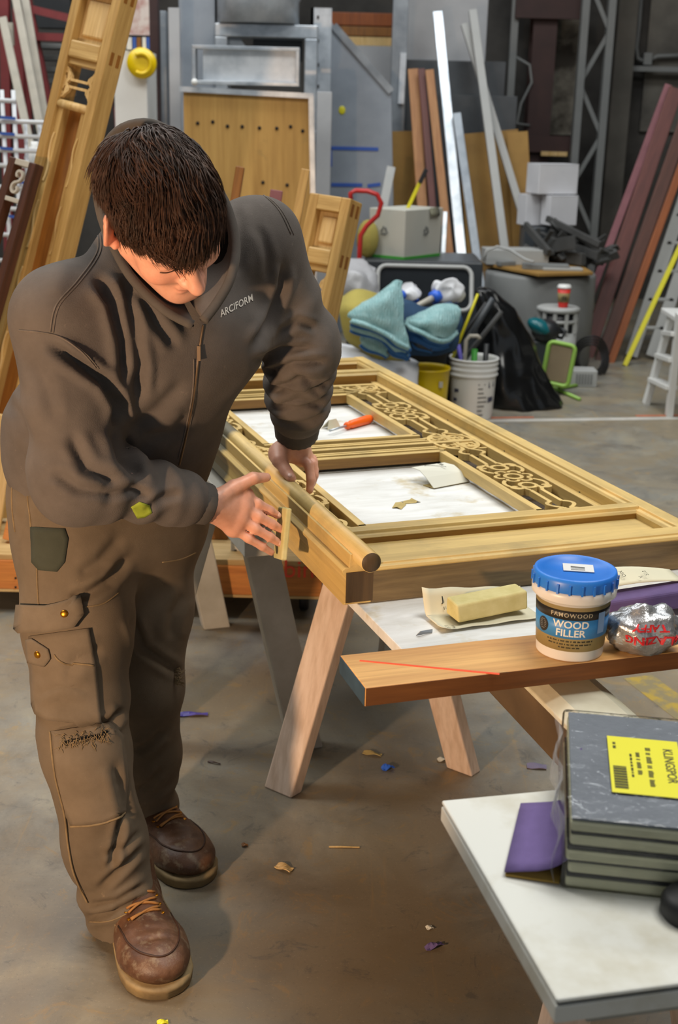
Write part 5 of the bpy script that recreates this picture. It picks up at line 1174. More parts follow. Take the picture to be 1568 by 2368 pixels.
def wrap_mat():
    m, nt, b = new_mat('clear_shrink_wrap'); nt.nodes.remove(b); tr = nt.nodes.new('ShaderNodeBsdfTransparent'); gl = nt.nodes.new('ShaderNodeBsdfGlossy'); gl.inputs['Roughness'].default_value = .12
    mx = nt.nodes.new('ShaderNodeMixShader'); fr = nt.nodes.new('ShaderNodeFresnel'); fr.inputs['IOR'].default_value = 1.45
    bp = nt.nodes.new('ShaderNodeBump'); bp.inputs['Strength'].default_value = .8; bp.inputs['Distance'].default_value = .004
    nt.links.new(noise(nt, coords(nt, (14, 14, 30)), 2.0, 4), bp.inputs['Height'])
    for q in (gl, fr): nt.links.new(bp.outputs[0], q.inputs['Normal'])
    nt.links.new(fr.outputs[0], mx.inputs[0]); nt.links.new(tr.outputs[0], mx.inputs[1]); nt.links.new(gl.outputs[0], mx.inputs[2])
    nt.links.new(mx.outputs[0], nt.nodes['Material Output'].inputs[0]); return m
MT['wrap'] = wrap_mat()
t = thing('shrink_wrap', kw(PW/2, PD/2, 0), 'clear shrink wrap with yellow label around the stack of sanding pads', 'plastic wrap', R=RK)
h5 = 5*PH+.0025
m_, nt_, b_2 = new_mat('milky_film'); nt_.nodes.remove(b_2); tr_ = nt_.nodes.new('ShaderNodeBsdfTransparent'); df_ = nt_.nodes.new('ShaderNodeBsdfDiffuse'); df_.inputs[0].default_value = (.8, .8, .82, 1)
mx_ = nt_.nodes.new('ShaderNodeMixShader'); mx_.inputs[0].default_value = .13; nt_.links.new(tr_.outputs[0], mx_.inputs[1]); nt_.links.new(df_.outputs[0], mx_.inputs[2]); nt_.links.new(mx_.outputs[0], nt_.nodes['Material Output'].inputs[0]); MT['film2'] = m_
MB().box((-PW/2-.006, -PD/2-.006, .0005), (PW/2+.006, PD/2+.006, h5)).build('film', 'wrap', t, .006, local=True, seg=3)
MB().grid([[V(-PW/2-.012-.006*math.sin(j*1.7+i), -PD/2+PD*j/9*1.0, .004+h5*.92*i/5) for j in range(10)] for i in range(6)], thick=.0006).build('loose_film', MT['film2'], t, local=True)
yl = V(-.066, -.074, h5)
MT['label_y'] = plain('yellow_sticker', 'ded61c', .45, var=.03)
lb_ = MB().box((yl.x, yl.y, 0), (yl.x+.088, yl.y+.145, .0006), None, V(0, 0, h5)).build('yellow_label', 'label_y', t, .0003, local=True)
mb = MB(); lz = h5+.0007
lx = lambda p, x0, y0: V(yl.x+x0+p.y, yl.y+y0-p.x, lz+p.z)
add_text(mb, 'KLINGSPOR', .0165, lambda p: lx(p, .073, .078), depth=.0002, bold=.0002)
add_words(mb, lambda p: lx(p, .049, .07), .1, .0065, 4, .0002)
add_words(mb, lambda p: lx(p, .036, .075), .06, .0055, 5, .0002)
add_words(mb, lambda p: lx(p, .027, .07), .06, .003, 6, .0002); add_words(mb, lambda p: lx(p, .008, .118), .02, .004, 7, .0002)
mb.build('label_print', plain('label_ink', '2c2a12', .6), lb_, local=True); mb = MB()
y = .01
for k in range(26):
    w = (.0008, .0016, .0011)[k % 3]; mb.box((yl.x+.004, yl.y+y, lz), (yl.x+.02, yl.y+y+w, lz+.0002)); y += w+(.001, .0006, .0014)[(k*7) % 3]
mb.build('barcode', 'ink', lb_, local=True)
MB().lathe([(.001, 0), (.028, 0), (.031, .004), (.031, .02), (.026, .028), (.01, .031), (.001, .031)], V(.402, 1.232, .75), n=36).build('rubber_stopper', 'black', None, origin=V(.402, 1.232, .75))
tag(bpy.data.objects['rubber_stopper'], 'round black rubber stopper in front of the sanding pads at right edge', 'stopper')
# bent purple pad leaning against the stack
t = thing('folded_sanding_sheet', V(.235, 1.37, .75), 'folded purple sanding sheet beside the stack of sanding pads', 'sandpaper')
a0, a1 = V(.204, 1.300, .757), V(.243, 1.455, .757); e = V(.052, -.012, 0)
P = []
for i in range(9):
    k = i/8; s = a0.lerp(a1, k); lift = V(.0, .0, .034)
    P.append([s, s+e*.35+V(0, 0, .004), s+e*.7+V(0, 0, .008), s+e*.95+V(0, 0, .013), s+e*1.15+V(0, 0, .02+.02*k), s+e*1.35+V(0, .01*k, .03+.055*k)])
MB().grid(P, thick=.0022).build('purple_face', 'sand_purple', t)
P = [[a0.lerp(a1, i/8)+e*q+V(0, 0, -.0045+.0*q) for q in (.02, .4, .8, 1.2)] for i in range(9)]
MB().grid(P, thick=.003).build('tan_foam', plain('tan_backing_foam', 'a8863c', .9), t)

# ------------------------------------------------------------------ litter on the floor
def bit(name, x, y, l, w, rz, mat, label, cat='scrap', curl=.006, z=.0):
    c = atz(x, y, 0); R = Matrix.Rotation(rz, 3, 'Z'); P = []
    for i in range(6):
        k = i/5; P.append([c+R @ V((k-.5)*l, s*w/2*(1-.3*abs(k-.5)), .0025+curl*(math.sin(k*3.1+s*.6))**2+z) for s in (-1, -.3, .4, 1)])
    return tag(MB().grid(P, smooth=False, thick=.0018).build(name, mat), label, cat)
bit('paper_strip', 445, 1655, .085, .02, .1, 'purple', 'purple paper strip on the floor right of the knee', 'paper')
bit('tape_scrap', 897, 1780, .032, .018, .4, 'blue_b', 'crumpled bright blue tape scrap on the floor', 'tape', .012)
bit('sandpaper_scrap', 861, 1746, .05, .016, -.3, 'sand_tan', 'curled tan sliver on the floor above the blue scrap')
bit('paper_scrap', 1023, 1760, .025, .015, .2, 'paper_w', 'tiny white paper scrap by the right trestle foot', 'paper')
bit('paper_scrap', 1241, 1775, .05, .028, -.1, plain('lilac_grey_paper', '77708a', .8), 'lilac grey paper scrap on the floor right of the trestle foot', 'paper', .004)
bit('paper_scrap', 1004, 2192, .04, .014, .5, 'sand_purple', 'purple scrap on the floor near the table', 'paper', .008)
bit('wood_chip', 657, 2010, .04, .022, -.5, 'pine', 'pale wood chip on the floor in front of the far boot', 'wood chip', .006)
bit('wood_sliver', 796, 1961, .07, .004, .02, 'pine', 'thin pale wood sliver on the floor', 'wood chip', .001)
bit('paper_scrap', 993, 2148, .014, .012, .4, 'paper_w', 'small white speck of paper on the floor above the purple scrap', 'paper', .003)
bit('wood_sliver', 495, 1766, .035, .005, -.3, 'darkwood', 'dark curved sliver on the floor beside the sawhorse shadow', 'wood chip', .003)
bit('tape_scrap', 376, 2368, .02, .012, .2, 'yellow_y', 'yellow scrap at the bottom edge of the picture', 'tape', .004)
bit('wood_chip', 566, 1957, .014, .01, .2, 'oak_brown', 'small brown chip on the floor behind the far boot toe', 'wood chip', .004)
# ------------------------------------------------------------------ the carpenter: signed-distance sculpting
from mathutils.bvhtree import BVHTree
class Vol:
    def __init__(s, lo, hi, h):
        s.h = h; s.lo = np.array(lo, float); s.n = np.ceil((np.array(hi)-s.lo)/h).astype(int)+1
        s.ax = [s.lo[i]+h*np.arange(s.n[i]) for i in range(3)]; s.d = np.full(s.n, 1.0, np.float32)
    def _sl(s, lo, hi):
        a = np.clip(np.floor((np.array(lo)-s.lo)/s.h).astype(int), 0, s.n-1); b = np.clip(np.ceil((np.array(hi)-s.lo)/s.h).astype(int)+1, 1, s.n)
        return tuple(slice(x, max(y, x+1)) for x, y in zip(a, b))
    def op(s, fn, lo, hi, k=.01, mode='u'):
        m = k+3*s.h; sl = s._sl(np.array(lo)-m, np.array(hi)+m)
        x = s.ax[0][sl[0]][:, None, None]; y = s.ax[1][sl[1]][None, :, None]; z = s.ax[2][sl[2]][None, None, :]
        e = fn(x, y, z).astype(np.float32); a = s.d[sl]
        if mode == 'u':
            h = np.clip(.5+.5*(a-e)/k, 0, 1); s.d[sl] = a+(e-a)*h-k*h*(1-h)
        else:    # smooth subtraction
            h = np.clip(.5-.5*(a+e)/k, 0, 1); s.d[sl] = a+(-e-a)*h+k*h*(1-h)
    def caps(s, a, b, ra, rb, k=.01, mode='u', wob=None):
        a = np.array(a, float); b = np.array(b, float); ba = b-a; L = ba@ba+1e-12; r = max(ra, rb)+.01
        def fn(x, y, z):
            t = np.clip(((x-a[0])*ba[0]+(y-a[1])*ba[1]+(z-a[2])*ba[2])/L, 0, 1)
            d = np.sqrt((x-a[0]-t*ba[0])**2+(y-a[1]-t*ba[1])**2+(z-a[2]-t*ba[2])**2)-(ra+(rb-ra)*t)
            if wob is not None: d = d-wob(t, x, y, z)
            return d
        s.op(fn, np.minimum(a, b)-r, np.maximum(a, b)+r, k, mode); return s
    def chain(s, pts, rs, k=.01, mode='u'):
        for i in range(len(pts)-1): s.caps(pts[i], pts[i+1], rs[i], rs[i+1], k, mode)
        return s
    def ell(s, c, r, R=None, k=.01, mode='u'):
        c = np.array(c, float); r = np.array(r, float); R = np.eye(3) if R is None else np.array(R); m = max(r)
        def fn(x, y, z):
            X, Y, Z = x-c[0], y-c[1], z-c[2]; q = [(R[0, i]*X+R[1, i]*Y+R[2, i]*Z)/r[i] for i in range(3)]
            g = np.sqrt(q[0]**2+q[1]**2+q[2]**2); g2 = np.sqrt((q[0]/r[0])**2+(q[1]/r[1])**2+(q[2]/r[2])**2)+1e-9
            return g*(g-1)/g2
        s.op(fn, c-m, c+m, k, mode); return s
    def ecap(s, a, b, A, B, lat, k=.03, mode='u'):
        """elliptic capsule: half widths A=(a0,a1) along lat, B=(b0,b1) across, from a to b"""
        a = np.array(a, float); b = np.array(b, float); T = b-a; L = np.linalg.norm(T); T = T/L; lat = np.array(lat, float)
        la = lat-T*(lat@T); la /= np.linalg.norm(la); db = np.cross(T, la); m = max(max(A), max(B))
        def fn(x, y, z):
            X, Y, Z = x-a[0], y-a[1], z-a[2]; w = X*T[0]+Y*T[1]+Z*T[2]; t = np.clip(w/L, 0, 1); e = w-t*L
            p = X*la[0]+Y*la[1]+Z*la[2]; q = X*db[0]+Y*db[1]+Z*db[2]; ra = A[0]+(A[1]-A[0])*t; rb = B[0]+(B[1]-B[0])*t
            g = np.sqrt((p/ra)**2+(q/rb)**2+(e/rb)**2)+1e-9; g2 = np.sqrt((p/ra**2)**2+(q/rb**2)**2+(e/rb**2)**2)+1e-9
            return g*(g-1)/g2
        s.op(fn, np.minimum(a, b)-m, np.maximum(a, b)+m, k, mode); return s
    def mesh(s, smooth=2):
        d = s.d; h = s.h; neg = d < 0
        act = np.zeros(np.array(d.shape)-1, np.uint8)
        cs = [(i, j, k) for i in (0, 1) for j in (0, 1) for k in (0, 1)]
        sub = lambda a, c: a[c[0]:a.shape[0]-1+c[0], c[1]:a.shape[1]-1+c[1], c[2]:a.shape[2]-1+c[2]]
        for c in cs: act += sub(neg, c)
        idx = np.argwhere((act > 0) & (act < 8)); N = len(idx)
        cid = np.full(act.shape, -1, np.int32); cid[idx[:, 0], idx[:, 1], idx[:, 2]] = np.arange(N)
        P = np.zeros((N, 3)); cnt = np.zeros(N); val = {c: d[idx[:, 0]+c[0], idx[:, 1]+c[1], idx[:, 2]+c[2]].astype(float) for c in cs}
        for c in cs:
            for ax in range(3):
                if c[ax]: continue
                e = list(c); e[ax] = 1; e = tuple(e); va, vb = val[c], val[e]; m = (va < 0) != (vb < 0)
                t = va[m]/(va[m]-vb[m]); q = np.tile(np.array(c, float), (m.sum(), 1)); q[:, ax] += t; P[m] += q; cnt[m] += 1
        V_ = s.lo+h*(idx+P/cnt[:, None]); F = []
        for ax in range(3):
            o = [0, 1, 2]; o.remove(ax); u, v = o
            a = [slice(None)]*3; b = [slice(None)]*3; a[ax] = slice(0, -1); b[ax] = slice(1, None)
            na, nb = neg[tuple(a)], neg[tuple(b)]; ch = np.argwhere(na != nb)
            ok = (ch[:, u] > 0) & (ch[:, v] > 0) & (ch[:, u] < d.shape[u]-1) & (ch[:, v] < d.shape[v]-1); ch = ch[ok]
            fl = na[ch[:, 0], ch[:, 1], ch[:, 2]]
            q = []
            for du, dv in ((1, 1), (0, 1), (0, 0), (1, 0)):
                w = ch.copy(); w[:, u] -= du; w[:, v] -= dv; q.append(cid[w[:, 0], w[:, 1], w[:, 2]])
            q = np.stack(q, 1)
            if ax == 1: fl = ~fl
            q[~fl] = q[~fl][:, ::-1]; F.append(q)
        F = np.concatenate(F)
        for it in range(smooth):
            acc = np.zeros_like(V_); c2 = np.zeros(N)
            for i in range(4):
                np.add.at(acc, F[:, i], V_[F[:, (i+1) % 4]]); np.add.at(acc, F[:, i], V_[F[:, (i+3) % 4]]); np.add.at(c2, F[:, i], 2)
            V_ = V_*.4+.6*acc/np.maximum(c2, 1)[:, None]
        return V_, F
def vnormals(P, F):
    n = np.cross(P[F[:, 2]]-P[F[:, 0]], P[F[:, 3]]-P[F[:, 1]]); N = np.zeros_like(P)
    for i in range(4): np.add.at(N, F[:, i], n)
    return N/(np.linalg.norm(N, axis=1)[:, None]+1e-12)
_rn, _un, _fn = np.array(_r), np.array(_u), np.array(_f)
def npix(P):
    q = P-np.array([0, 0, CAMH]); w = q@_fn; return 784+FPX*(q@_rn)/w, 1184-FPX*(q@_un)/w
def sculpt(P, F, folds, it=1):
    """press creases (negative) or raise ridges (positive) along lines seen on the photographed side of the cloth"""
    N = vnormals(P, F); view = np.array([0, 0, CAMH])-P; view /= np.linalg.norm(view, axis=1)[:, None]; fac = np.clip((np.sum(N*view, 1)+.1)*2.2, 0, 1)
    x, y = npix(P); dsp = np.zeros(len(P))
    for pts, w, dep in folds:
        pts = np.array(pts, float); best = np.full(len(P), 1e9); tt = np.zeros(len(P))
        m = (x > pts[:, 0].min()-3*w) & (x < pts[:, 0].max()+3*w) & (y > pts[:, 1].min()-3*w) & (y < pts[:, 1].max()+3*w); xs, ys = x[m], y[m]
        bb = np.full(m.sum(), 1e9); tb = np.zeros(m.sum()); n = len(pts)-1
        for i in range(n):
            a, b = pts[i], pts[i+1]; ab = b-a; t = np.clip(((xs-a[0])*ab[0]+(ys-a[1])*ab[1])/(ab@ab), 0, 1)
            dd = np.hypot(xs-a[0]-t*ab[0], ys-a[1]-t*ab[1]); u = dd < bb; bb = np.where(u, dd, bb); tb = np.where(u, (i+t)/n, tb)
        g = np.exp(-(bb/w)**2)*np.clip(np.minimum(tb, 1-tb)*6+.15, 0, 1)
        # a crease pushes up a soft ridge on its sides
        g = g-.45*np.exp(-((bb-1.9*w)/w)**2)*np.clip(np.minimum(tb, 1-tb)*6, 0, 1)
        dsp[m] += dep*g
    return P+N*(dsp*fac)[:, None]
def wrinkle(P, F, amp, freq, seed=0, aniso=None):
    N = vnormals(P, F); v = np.array([mnoise.noise(Vector(q*freq)+V(seed, 0, 0)) for q in (P*aniso if aniso is not None else P)]); return P+N*(v*amp)[:, None]
def np_obj(name, P, F, mat, parent, attr=None):
    me = bpy.data.meshes.new(name); o = bpy.data.objects.new(name, me); COL.objects.link(o); o.parent = parent
    inv = MW[parent.name].inverted() if parent else Matrix.Identity(4); MW[o.name] = MW[parent.name] if parent else inv
    A = np.array(inv); Q = P@A[:3, :3].T+A[:3, 3]
    me.vertices.add(len(Q)); me.vertices.foreach_set('co', Q.astype(np.float32).ravel())
    me.loops.add(F.size); me.loops.foreach_set('vertex_index', F.astype(np.int32).ravel()); me.polygons.add(len(F))
    me.polygons.foreach_set('loop_start', np.arange(0, F.size, 4, dtype=np.int32)); me.polygons.foreach_set('loop_total', np.full(len(F), 4, np.int32))
    me.polygons.foreach_set('use_smooth', np.ones(len(F), bool)); me.update(calc_edges=True); me.materials.append(MT[mat] if isinstance(mat, str) else mat)
    if attr is not None:
        ca = me.color_attributes.new('tint', 'FLOAT_COLOR', 'POINT'); ca.data.foreach_set('color', np.concatenate([attr, np.ones((len(attr), 1))], 1).astype(np.float32).ravel())
    return o
def bvh(P, F): return BVHTree.FromPolygons([tuple(p) for p in P], [tuple(f) for f in F])
def pick(tree, x, y, off=.001):
    v = ray(x, y).normalized(); h = tree.ray_cast(V(0, 0, CAMH), v)
    if h[0] is None: return None
    n = h[1] if h[1].dot(v) < 0 else -h[1]; return h[0]+n*off, n
def poly_px(pts, step=6):
    out = []
    for a, b in zip(pts[:-1], pts[1:]):
        n = max(1, int(math.hypot(b[0]-a[0], b[1]-a[1])/step)); out += [(a[0]+(b[0]-a[0])*i/n, a[1]+(b[1]-a[1])*i/n) for i in range(n)]
    return out+[pts[-1]]
def smooth_px(pts, n=8):
    pts = [np.array(p, float) for p in pts]; out = []
    for i in range(len(pts)-1):
        p0, p1, p2, p3 = pts[max(i-1, 0)], pts[i], pts[i+1], pts[min(i+2, len(pts)-1)]
        for k in range(n):
            t = k/n; out.append(.5*((2*p1)+(p2-p0)*t+(2*p0-5*p1+4*p2-p3)*t*t+(3*p1-p0-3*p2+p3)*t**3))
    return [tuple(p) for p in out]+[tuple(pts[-1])]
def seam(tree, pts, r, name, mat, parent, off=.0005, cut=.05):
    run = []; last = None
    for x, y in smooth_px(pts):
        h = pick(tree, x, y, off)
        if h is None or (last is not None and (h[0]-last).length > cut): continue
        run.append(h[0]); last = h[0]
    if len(run) < 2: return None
    return MB().tube(run, r, 6).build(name, mat, parent)
def patch(tree, outline, name, mat, parent, off=.003, thick=.003, step=9, bulge=0):
    """a flat cloth piece laid on the surface: outline in photograph coordinates, gridded and dropped on"""
    xs = [p[0] for p in outline]; ys = [p[1] for p in outline]; n = len(outline)
    def inside(x, y):
        c = False
        for i in range(n):
            a, b = outline[i], outline[(i+1) % n]
            if (a[1] > y) != (b[1] > y) and x < (b[0]-a[0])*(y-a[1])/(b[1]-a[1])+a[0]: c = not c
        return c
    cx, cy = sum(xs)/n, sum(ys)/n; dense = poly_px(outline+[outline[0]], step)[:-1]; rings = []; m = max(2, int(min(max(xs)-min(xs), max(ys)-min(ys))/2/step))
    for k in range(m+1):
        f = 1-k/m; rings.append([(cx+(x-cx)*f, cy+(y-cy)*f) for x, y in dense])
    top = []; last = None
    for k, r in enumerate(rings):
        row = []
        for x, y in r:
            h = pick(tree, x, y, off+bulge*(k/m))
            if h is None: h = last or pick(tree, cx, cy, off)
            if h is None: return None
            last = h; row.append(h)
        top.append(row)
    vs = []; fs = []; L = len(dense)
    for row in top: vs += [p for p, nn in row]
    o2 = len(vs)
    for row in top: vs += [p-nn*thick for p, nn in row]
    for k in range(m):
        for i in range(L):
            j = (i+1) % L; q = (k*L+i, k*L+j, (k+1)*L+j, (k+1)*L+i); fs += [q, tuple(x+o2 for x in reversed(q))]
    for i in range(L): j = (i+1) % L; fs.append((i, i+o2, j+o2, j))
    return MB().add(vs, fs, True).build(name, mat, parent, weld=True)

# --- materials
def skin_mat():
    m, nt, b = new_mat('skin'); at_ = nt.nodes.new('ShaderNodeVertexColor'); at_.layer_name = 'tint'
    n = noise(nt, coords(nt), 90, 4); mm = nt.nodes.new('ShaderNodeMix'); mm.data_type = 'RGBA'; mm.blend_type = 'MULTIPLY'; mm.inputs[0].default_value = .5
    nt.links.new(at_.outputs[0], mm.inputs[6]); nt.links.new(ramp(nt, n, [(.3, (.82, .74, .7)), (.65, (1, 1, 1))]), mm.inputs[7])
    nt.links.new(mm.outputs[2], b.inputs['Base Color']); b.inputs['Roughness'].default_value = .46
    b.inputs['Subsurface Weight'].default_value = .12; b.inputs['Subsurface Radius'].default_value = (.012, .005, .003); b.inputs['Subsurface Scale'].default_value = .6
    bump(nt, b, noise(nt, coords(nt), 350, 3), .12, .0006); return m
MT['skin'] = skin_mat()
def cloth_mat(name, c, c2, scale, bs, bstr, bdist, dirt=None):
    m, nt, b = new_mat(name); v = coords(nt); n = noise(nt, v, scale, 6, .65)
    col = ramp(nt, n, [(.3, sr(c2)), (.7, sr(c))])
    if dirt: col = mix(nt, ramp(nt, noise(nt, v, 55, 4, .7), [(.66, (0, 0, 0)), (.8, (.6, .6, .6))]), col, sr(dirt))
    nt.links.new(col, b.inputs['Base Color']); b.inputs['Roughness'].default_value = .92; b.inputs['Specular IOR Level'].default_value = .2
    b.inputs['Sheen Weight'].default_value = .25; b.inputs['Sheen Roughness'].default_value = .5; b.inputs['Sheen Tint'].default_value = c4(sr(c))
    bump(nt, b, noise(nt, v, bs, 3, .7), bstr, bdist); return m
MT['fleece'] = cloth_mat('charcoal_brown_fleece', '655e59', '534d49', 7, 420, .5, .0012, dirt='82766c')
MT['fleece_rib'] = cloth_mat('ribbed_cuff', '5b5550', '494541', 9, 500, .4, .001)
MT['fleece_dark'] = cloth_mat('hood_lining', '1b1918', '121110', 9, 300, .4, .001)  # near-black: the shade inside the hood is put into the lining colour
MT['seam'] = cloth_mat('seam_thread', '6f665f', '575049', 40, 600, .3, .0006)
MT['duck'] = cloth_mat('brown_canvas', '726555', '594e40', 5, 700, .45, .0008, dirt='8f7c62')
MT['duck_p'] = cloth_mat('brown_canvas_pocket', '786b5b', '605547', 6, 700, .45, .0008)
MT['duck_green'] = cloth_mat('green_grey_canvas_patch', '44473d', '383b32', 8, 700, .4, .0008)
MT['thread'] = cloth_mat('pale_thread', '8c7859', '6d5c45', 40, 700, .3, .0005)
MT['brass'] = plain('brass_button', 'c98a24', .3, .9, var=.2)
MT['tee'] = plain('light_grey_tee', 'c9c5be', .9, var=.05, bmp=.2, bscale=200)
def leather():
    m, nt, b = new_mat('worn_brown_leather'); v = coords(nt); n = noise(nt, v, 14, 6, .65); n2 = noise(nt, v, 45, 4)
    col = ramp(nt, n, [(.3, sr('41291c')), (.52, sr('5f412d')), (.72, sr('77573f'))]); col = mix(nt, ramp(nt, n2, [(.54, (0, 0, 0)), (.68, (.55, .55, .55))]), col, sr('8a7a64')); col = mix(nt, ramp(nt, noise(nt, v, 9, 6, .7), [(.56, (0, 0, 0)), (.66, (.5, .5, .5))]), col, sr('3a2418'))
    nt.links.new(col, b.inputs['Base Color']); b.inputs['Roughness'].default_value = .48; bump(nt, b, noise(nt, v, 30, 6, .7), .45, .004); return m
MT['leather'] = leather(); MT['sole'] = plain('crepe_sole', 'a08a60', .75, c2='7a6748', scale=14, bmp=.3, bscale=60); MT['lace'] = plain('orange_brown_lace', 'a06f38', .7, var=.15)
def hair_mat():
    m, nt, b = new_mat('dark_brown_hair'); n = noise(nt, coords(nt), 30, 4, .7)
    nt.links.new(ramp(nt, n, [(.3, sr('261a12')), (.55, sr('40291c')), (.75, sr('5c4232'))]), b.inputs['Base Color']); b.inputs['Roughness'].default_value = .5; b.inputs['Specular IOR Level'].default_value = .3; return m
MT['hair'] = hair_mat()

# --- skeleton (world coordinates, from the photograph)
R_SH = np.array(at(140, 735, 2.20)); R_EL = np.array(at(178, 1100, 2.15)); R_WR = np.array(at(478, 1166, 2.265))
L_SH = np.array(at(592, 560, 2.42)); L_EL = np.array(at(695, 800, 2.50)); L_WR = np.array(at(686, 1005, 2.66))
R_HIP = np.array(at(165, 1170, 2.38)); R_KN = np.array(at(196, 1730, 2.24)); R_AN = np.array(at(280, 2120, 2.235))
L_HIP = np.array(at(342, 1190, 2.52)); L_KN = np.array(at(342, 1590, 2.50)); L_AN = np.array(at(346, 1880, 2.575))
PEL = (R_HIP+L_HIP)/2
HF = np.array([.388, -.466, -.795])+.13*np.array([.913, .31, .264]); HF /= np.linalg.norm(HF); HL = np.array([.913, .31, .264]); HL -= HF*(HL@HF); HL /= np.linalg.norm(HL); HU = np.cross(HF, HL)
HS = 1.06; HC = np.array([-.297, 2.107, 1.432])
def hp_(x, y, z): return HC+HS*(HF*x+HL*y+HU*z)
HR = np.stack([HF, HL, HU], 1)
LAT = np.array([.84, .54, 0.]); SHL = (L_SH-R_SH)/np.linalg.norm(L_SH-R_SH)
CHEST = (R_SH+L_SH)/2+np.array([.0, .02, -.10]); NECK = np.array(at(338, 560, 2.33))
man = thing('person', (-.40, 2.35, 0), 'carpenter in a charcoal hoodie and brown work trousers bending over to sand the door', 'person')
ROOT = man
# ---------------- body: one continuous surface
vb = Vol((-.72, 1.86, -.005), (.04, 2.82, 1.63), .0034)
s = HS
vb.ell(hp_(-.012, 0, .033), np.array([.097, .075, .088])*s, HR, .01)
vb.ell(hp_(.032, 0, -.03), np.array([.062, .058, .083])*s, HR, .03)
vb.caps(hp_(.074, .006, -.102), hp_(.074, -.006, -.102), .021*s, .021*s, .03)
for q in (-1, 1):
    vb.caps(hp_(.0, q*.056, -.05), hp_(.068, q*.016, -.103), .019*s, .019*s, .03)
    vb.caps(hp_(.077, q*.012, .026), hp_(.066, q*.044, .024), .012*s, .011*s, .02)
    vb.ell(hp_(.06, q*.042, -.026), np.array([.026, .022, .022])*s, HR, .025)
vb.caps(hp_(.084, 0, .018), hp_(.112, 0, -.026), .0085*s, .0115*s, .012)
vb.ell(hp_(.116, 0, -.0295), np.array([.0125, .0125, .0115])*s, HR, .008)
for q in (-1, 1): vb.ell(hp_(.098, q*.0135, -.031), np.array([.0115, .0085, .0085])*s, HR, .006)
for q in (-1, 1):
    vb.ell(hp_(.092, q*.031, .004), np.array([.012, .016, .0095])*s, HR, .012, 's')
    vb.ell(hp_(.072, q*.031, .003), np.array([.0135, .0155, .0125])*s, HR, .004)
    vb.caps(hp_(.0855, q*.021, -.0025), hp_(.0805, q*.042, -.002), .0016, .0016, .003, 's')
    vb.ell(hp_(.104, q*.007, -.0385), np.array([.006, .004, .004])*s, HR, .003, 's')
vb.caps(hp_(.0905, -.017, -.061), hp_(.0905, .017, -.061), .0055*s, .0055*s, .007); vb.caps(hp_(.0945, -.006, -.060), hp_(.0945, .006, -.060), .006*s, .006*s, .006)
vb.caps(hp_(.0895, -.014, -.0725), hp_(.0895, .014, -.0725), .0065*s, .0065*s, .008)
vb.caps(hp_(.1005, -.008, -.0662), hp_(.088, -.027, -.068), .0022*s, .0018*s, .004, 's'); vb.caps(hp_(.1005, .008, -.0662), hp_(.088, .027, -.068), .0022*s, .0018*s, .004, 's'); vb.caps(hp_(.1005, .008, -.0662), hp_(.1005, -.008, -.0662), .0022*s, .0022*s, .004, 's')
for q in (-1, 1):   # ears: shell with rim
    a = math.radians(38)*q; ER = np.stack([HF*math.cos(a)+HL*math.sin(a)*1, HL*math.cos(a)-HF*math.sin(a), HU], 1)
    vb.ell(hp_(-.016, q*.084, -.001), np.array([.024, .009, .036])*s, ER, .004)
    vb.ell(hp_(-.012, q*.0945, .004), np.array([.0135, .0075, .023])*s, ER, .005, 's')
    vb.ell(hp_(-.004, q*.078, -.03), np.array([.011, .0065, .0105])*s, ER, .006)
vb.caps(hp_(-.02, 0, -.055), NECK+np.array([.02, 0, 0]), .05, .05, .03)
vb.ecap(NECK+np.array([.02, 0, -.02]), CHEST, (.06, .16), (.07, .10), SHL, .05)
vb.ecap(CHEST, PEL+np.array([0, 0, .08]), (.16, .15), (.10, .10), LAT, .06)
vb.ecap(PEL+np.array([0, 0, .08]), PEL, (.15, .15), (.105, .10), LAT, .05)
for sh, el, wr in ((R_SH, R_EL, R_WR), (L_SH, L_EL, L_WR)):
    vb.caps(sh, el, .052, .043, .03); vb.caps(el, el+(wr-el)*.35, .043, .043, .02); vb.caps(el+(wr-el)*.35, wr, .043, .0275, .02)
for hip, kn, an in ((R_HIP, R_KN, R_AN), (L_HIP, L_KN, L_AN)):
    vb.caps(hip, kn, .068, .044, .04); vb.caps(kn, kn+(an-kn)*.35, .044, .046, .02); vb.caps(kn+(an-kn)*.35, an, .046, .034, .02)
# right hand, back towards us, fingers reaching to the stile
def A_(x, y, D): return np.array(at(x, y, D))
def hand(palm, fingers, thumb, wr, pr=.019):
    for p, r in palm: vb.caps(wr, p, .0235, r, .014)
    for a, b in zip(palm[:-1], palm[1:]): vb.caps(a[0], b[0], a[1], b[1], .012)
    for f, rr in fingers: vb.chain(f, rr, .0045)
    vb.chain(thumb[0], thumb[1], .006)
kn = [A_(566, 1146, 2.325), A_(560, 1172, 2.312), A_(552, 1198, 2.304), A_(540, 1222, 2.300)]
tips = [A_(642, 1192, 2.352), A_(652, 1226, 2.345), A_(646, 1256, 2.335), A_(628, 1278, 2.325)]
fr = []
for i, (a, b) in enumerate(zip(kn, tips)):
    m1 = a+(b-a)*.46+np.array([-.004, -.012, .006]); m2 = a+(b-a)*.76+np.array([.0, -.007, .003]); r = (.0098, .0102, .0097, .0085)[i]
    fr.append(([a, m1, m2, b], [r*1.12, r*1.02, r*.93, r*.8]))
hand([(k, .0155) for k in kn], fr, ([R_WR+np.array([.02, .0, .012]), A_(540, 1128, 2.30), A_(585, 1106, 2.325), A_(616, 1104, 2.35)], [.017, .0145, .0115, .0095]), R_WR)
R_NAILS = tips
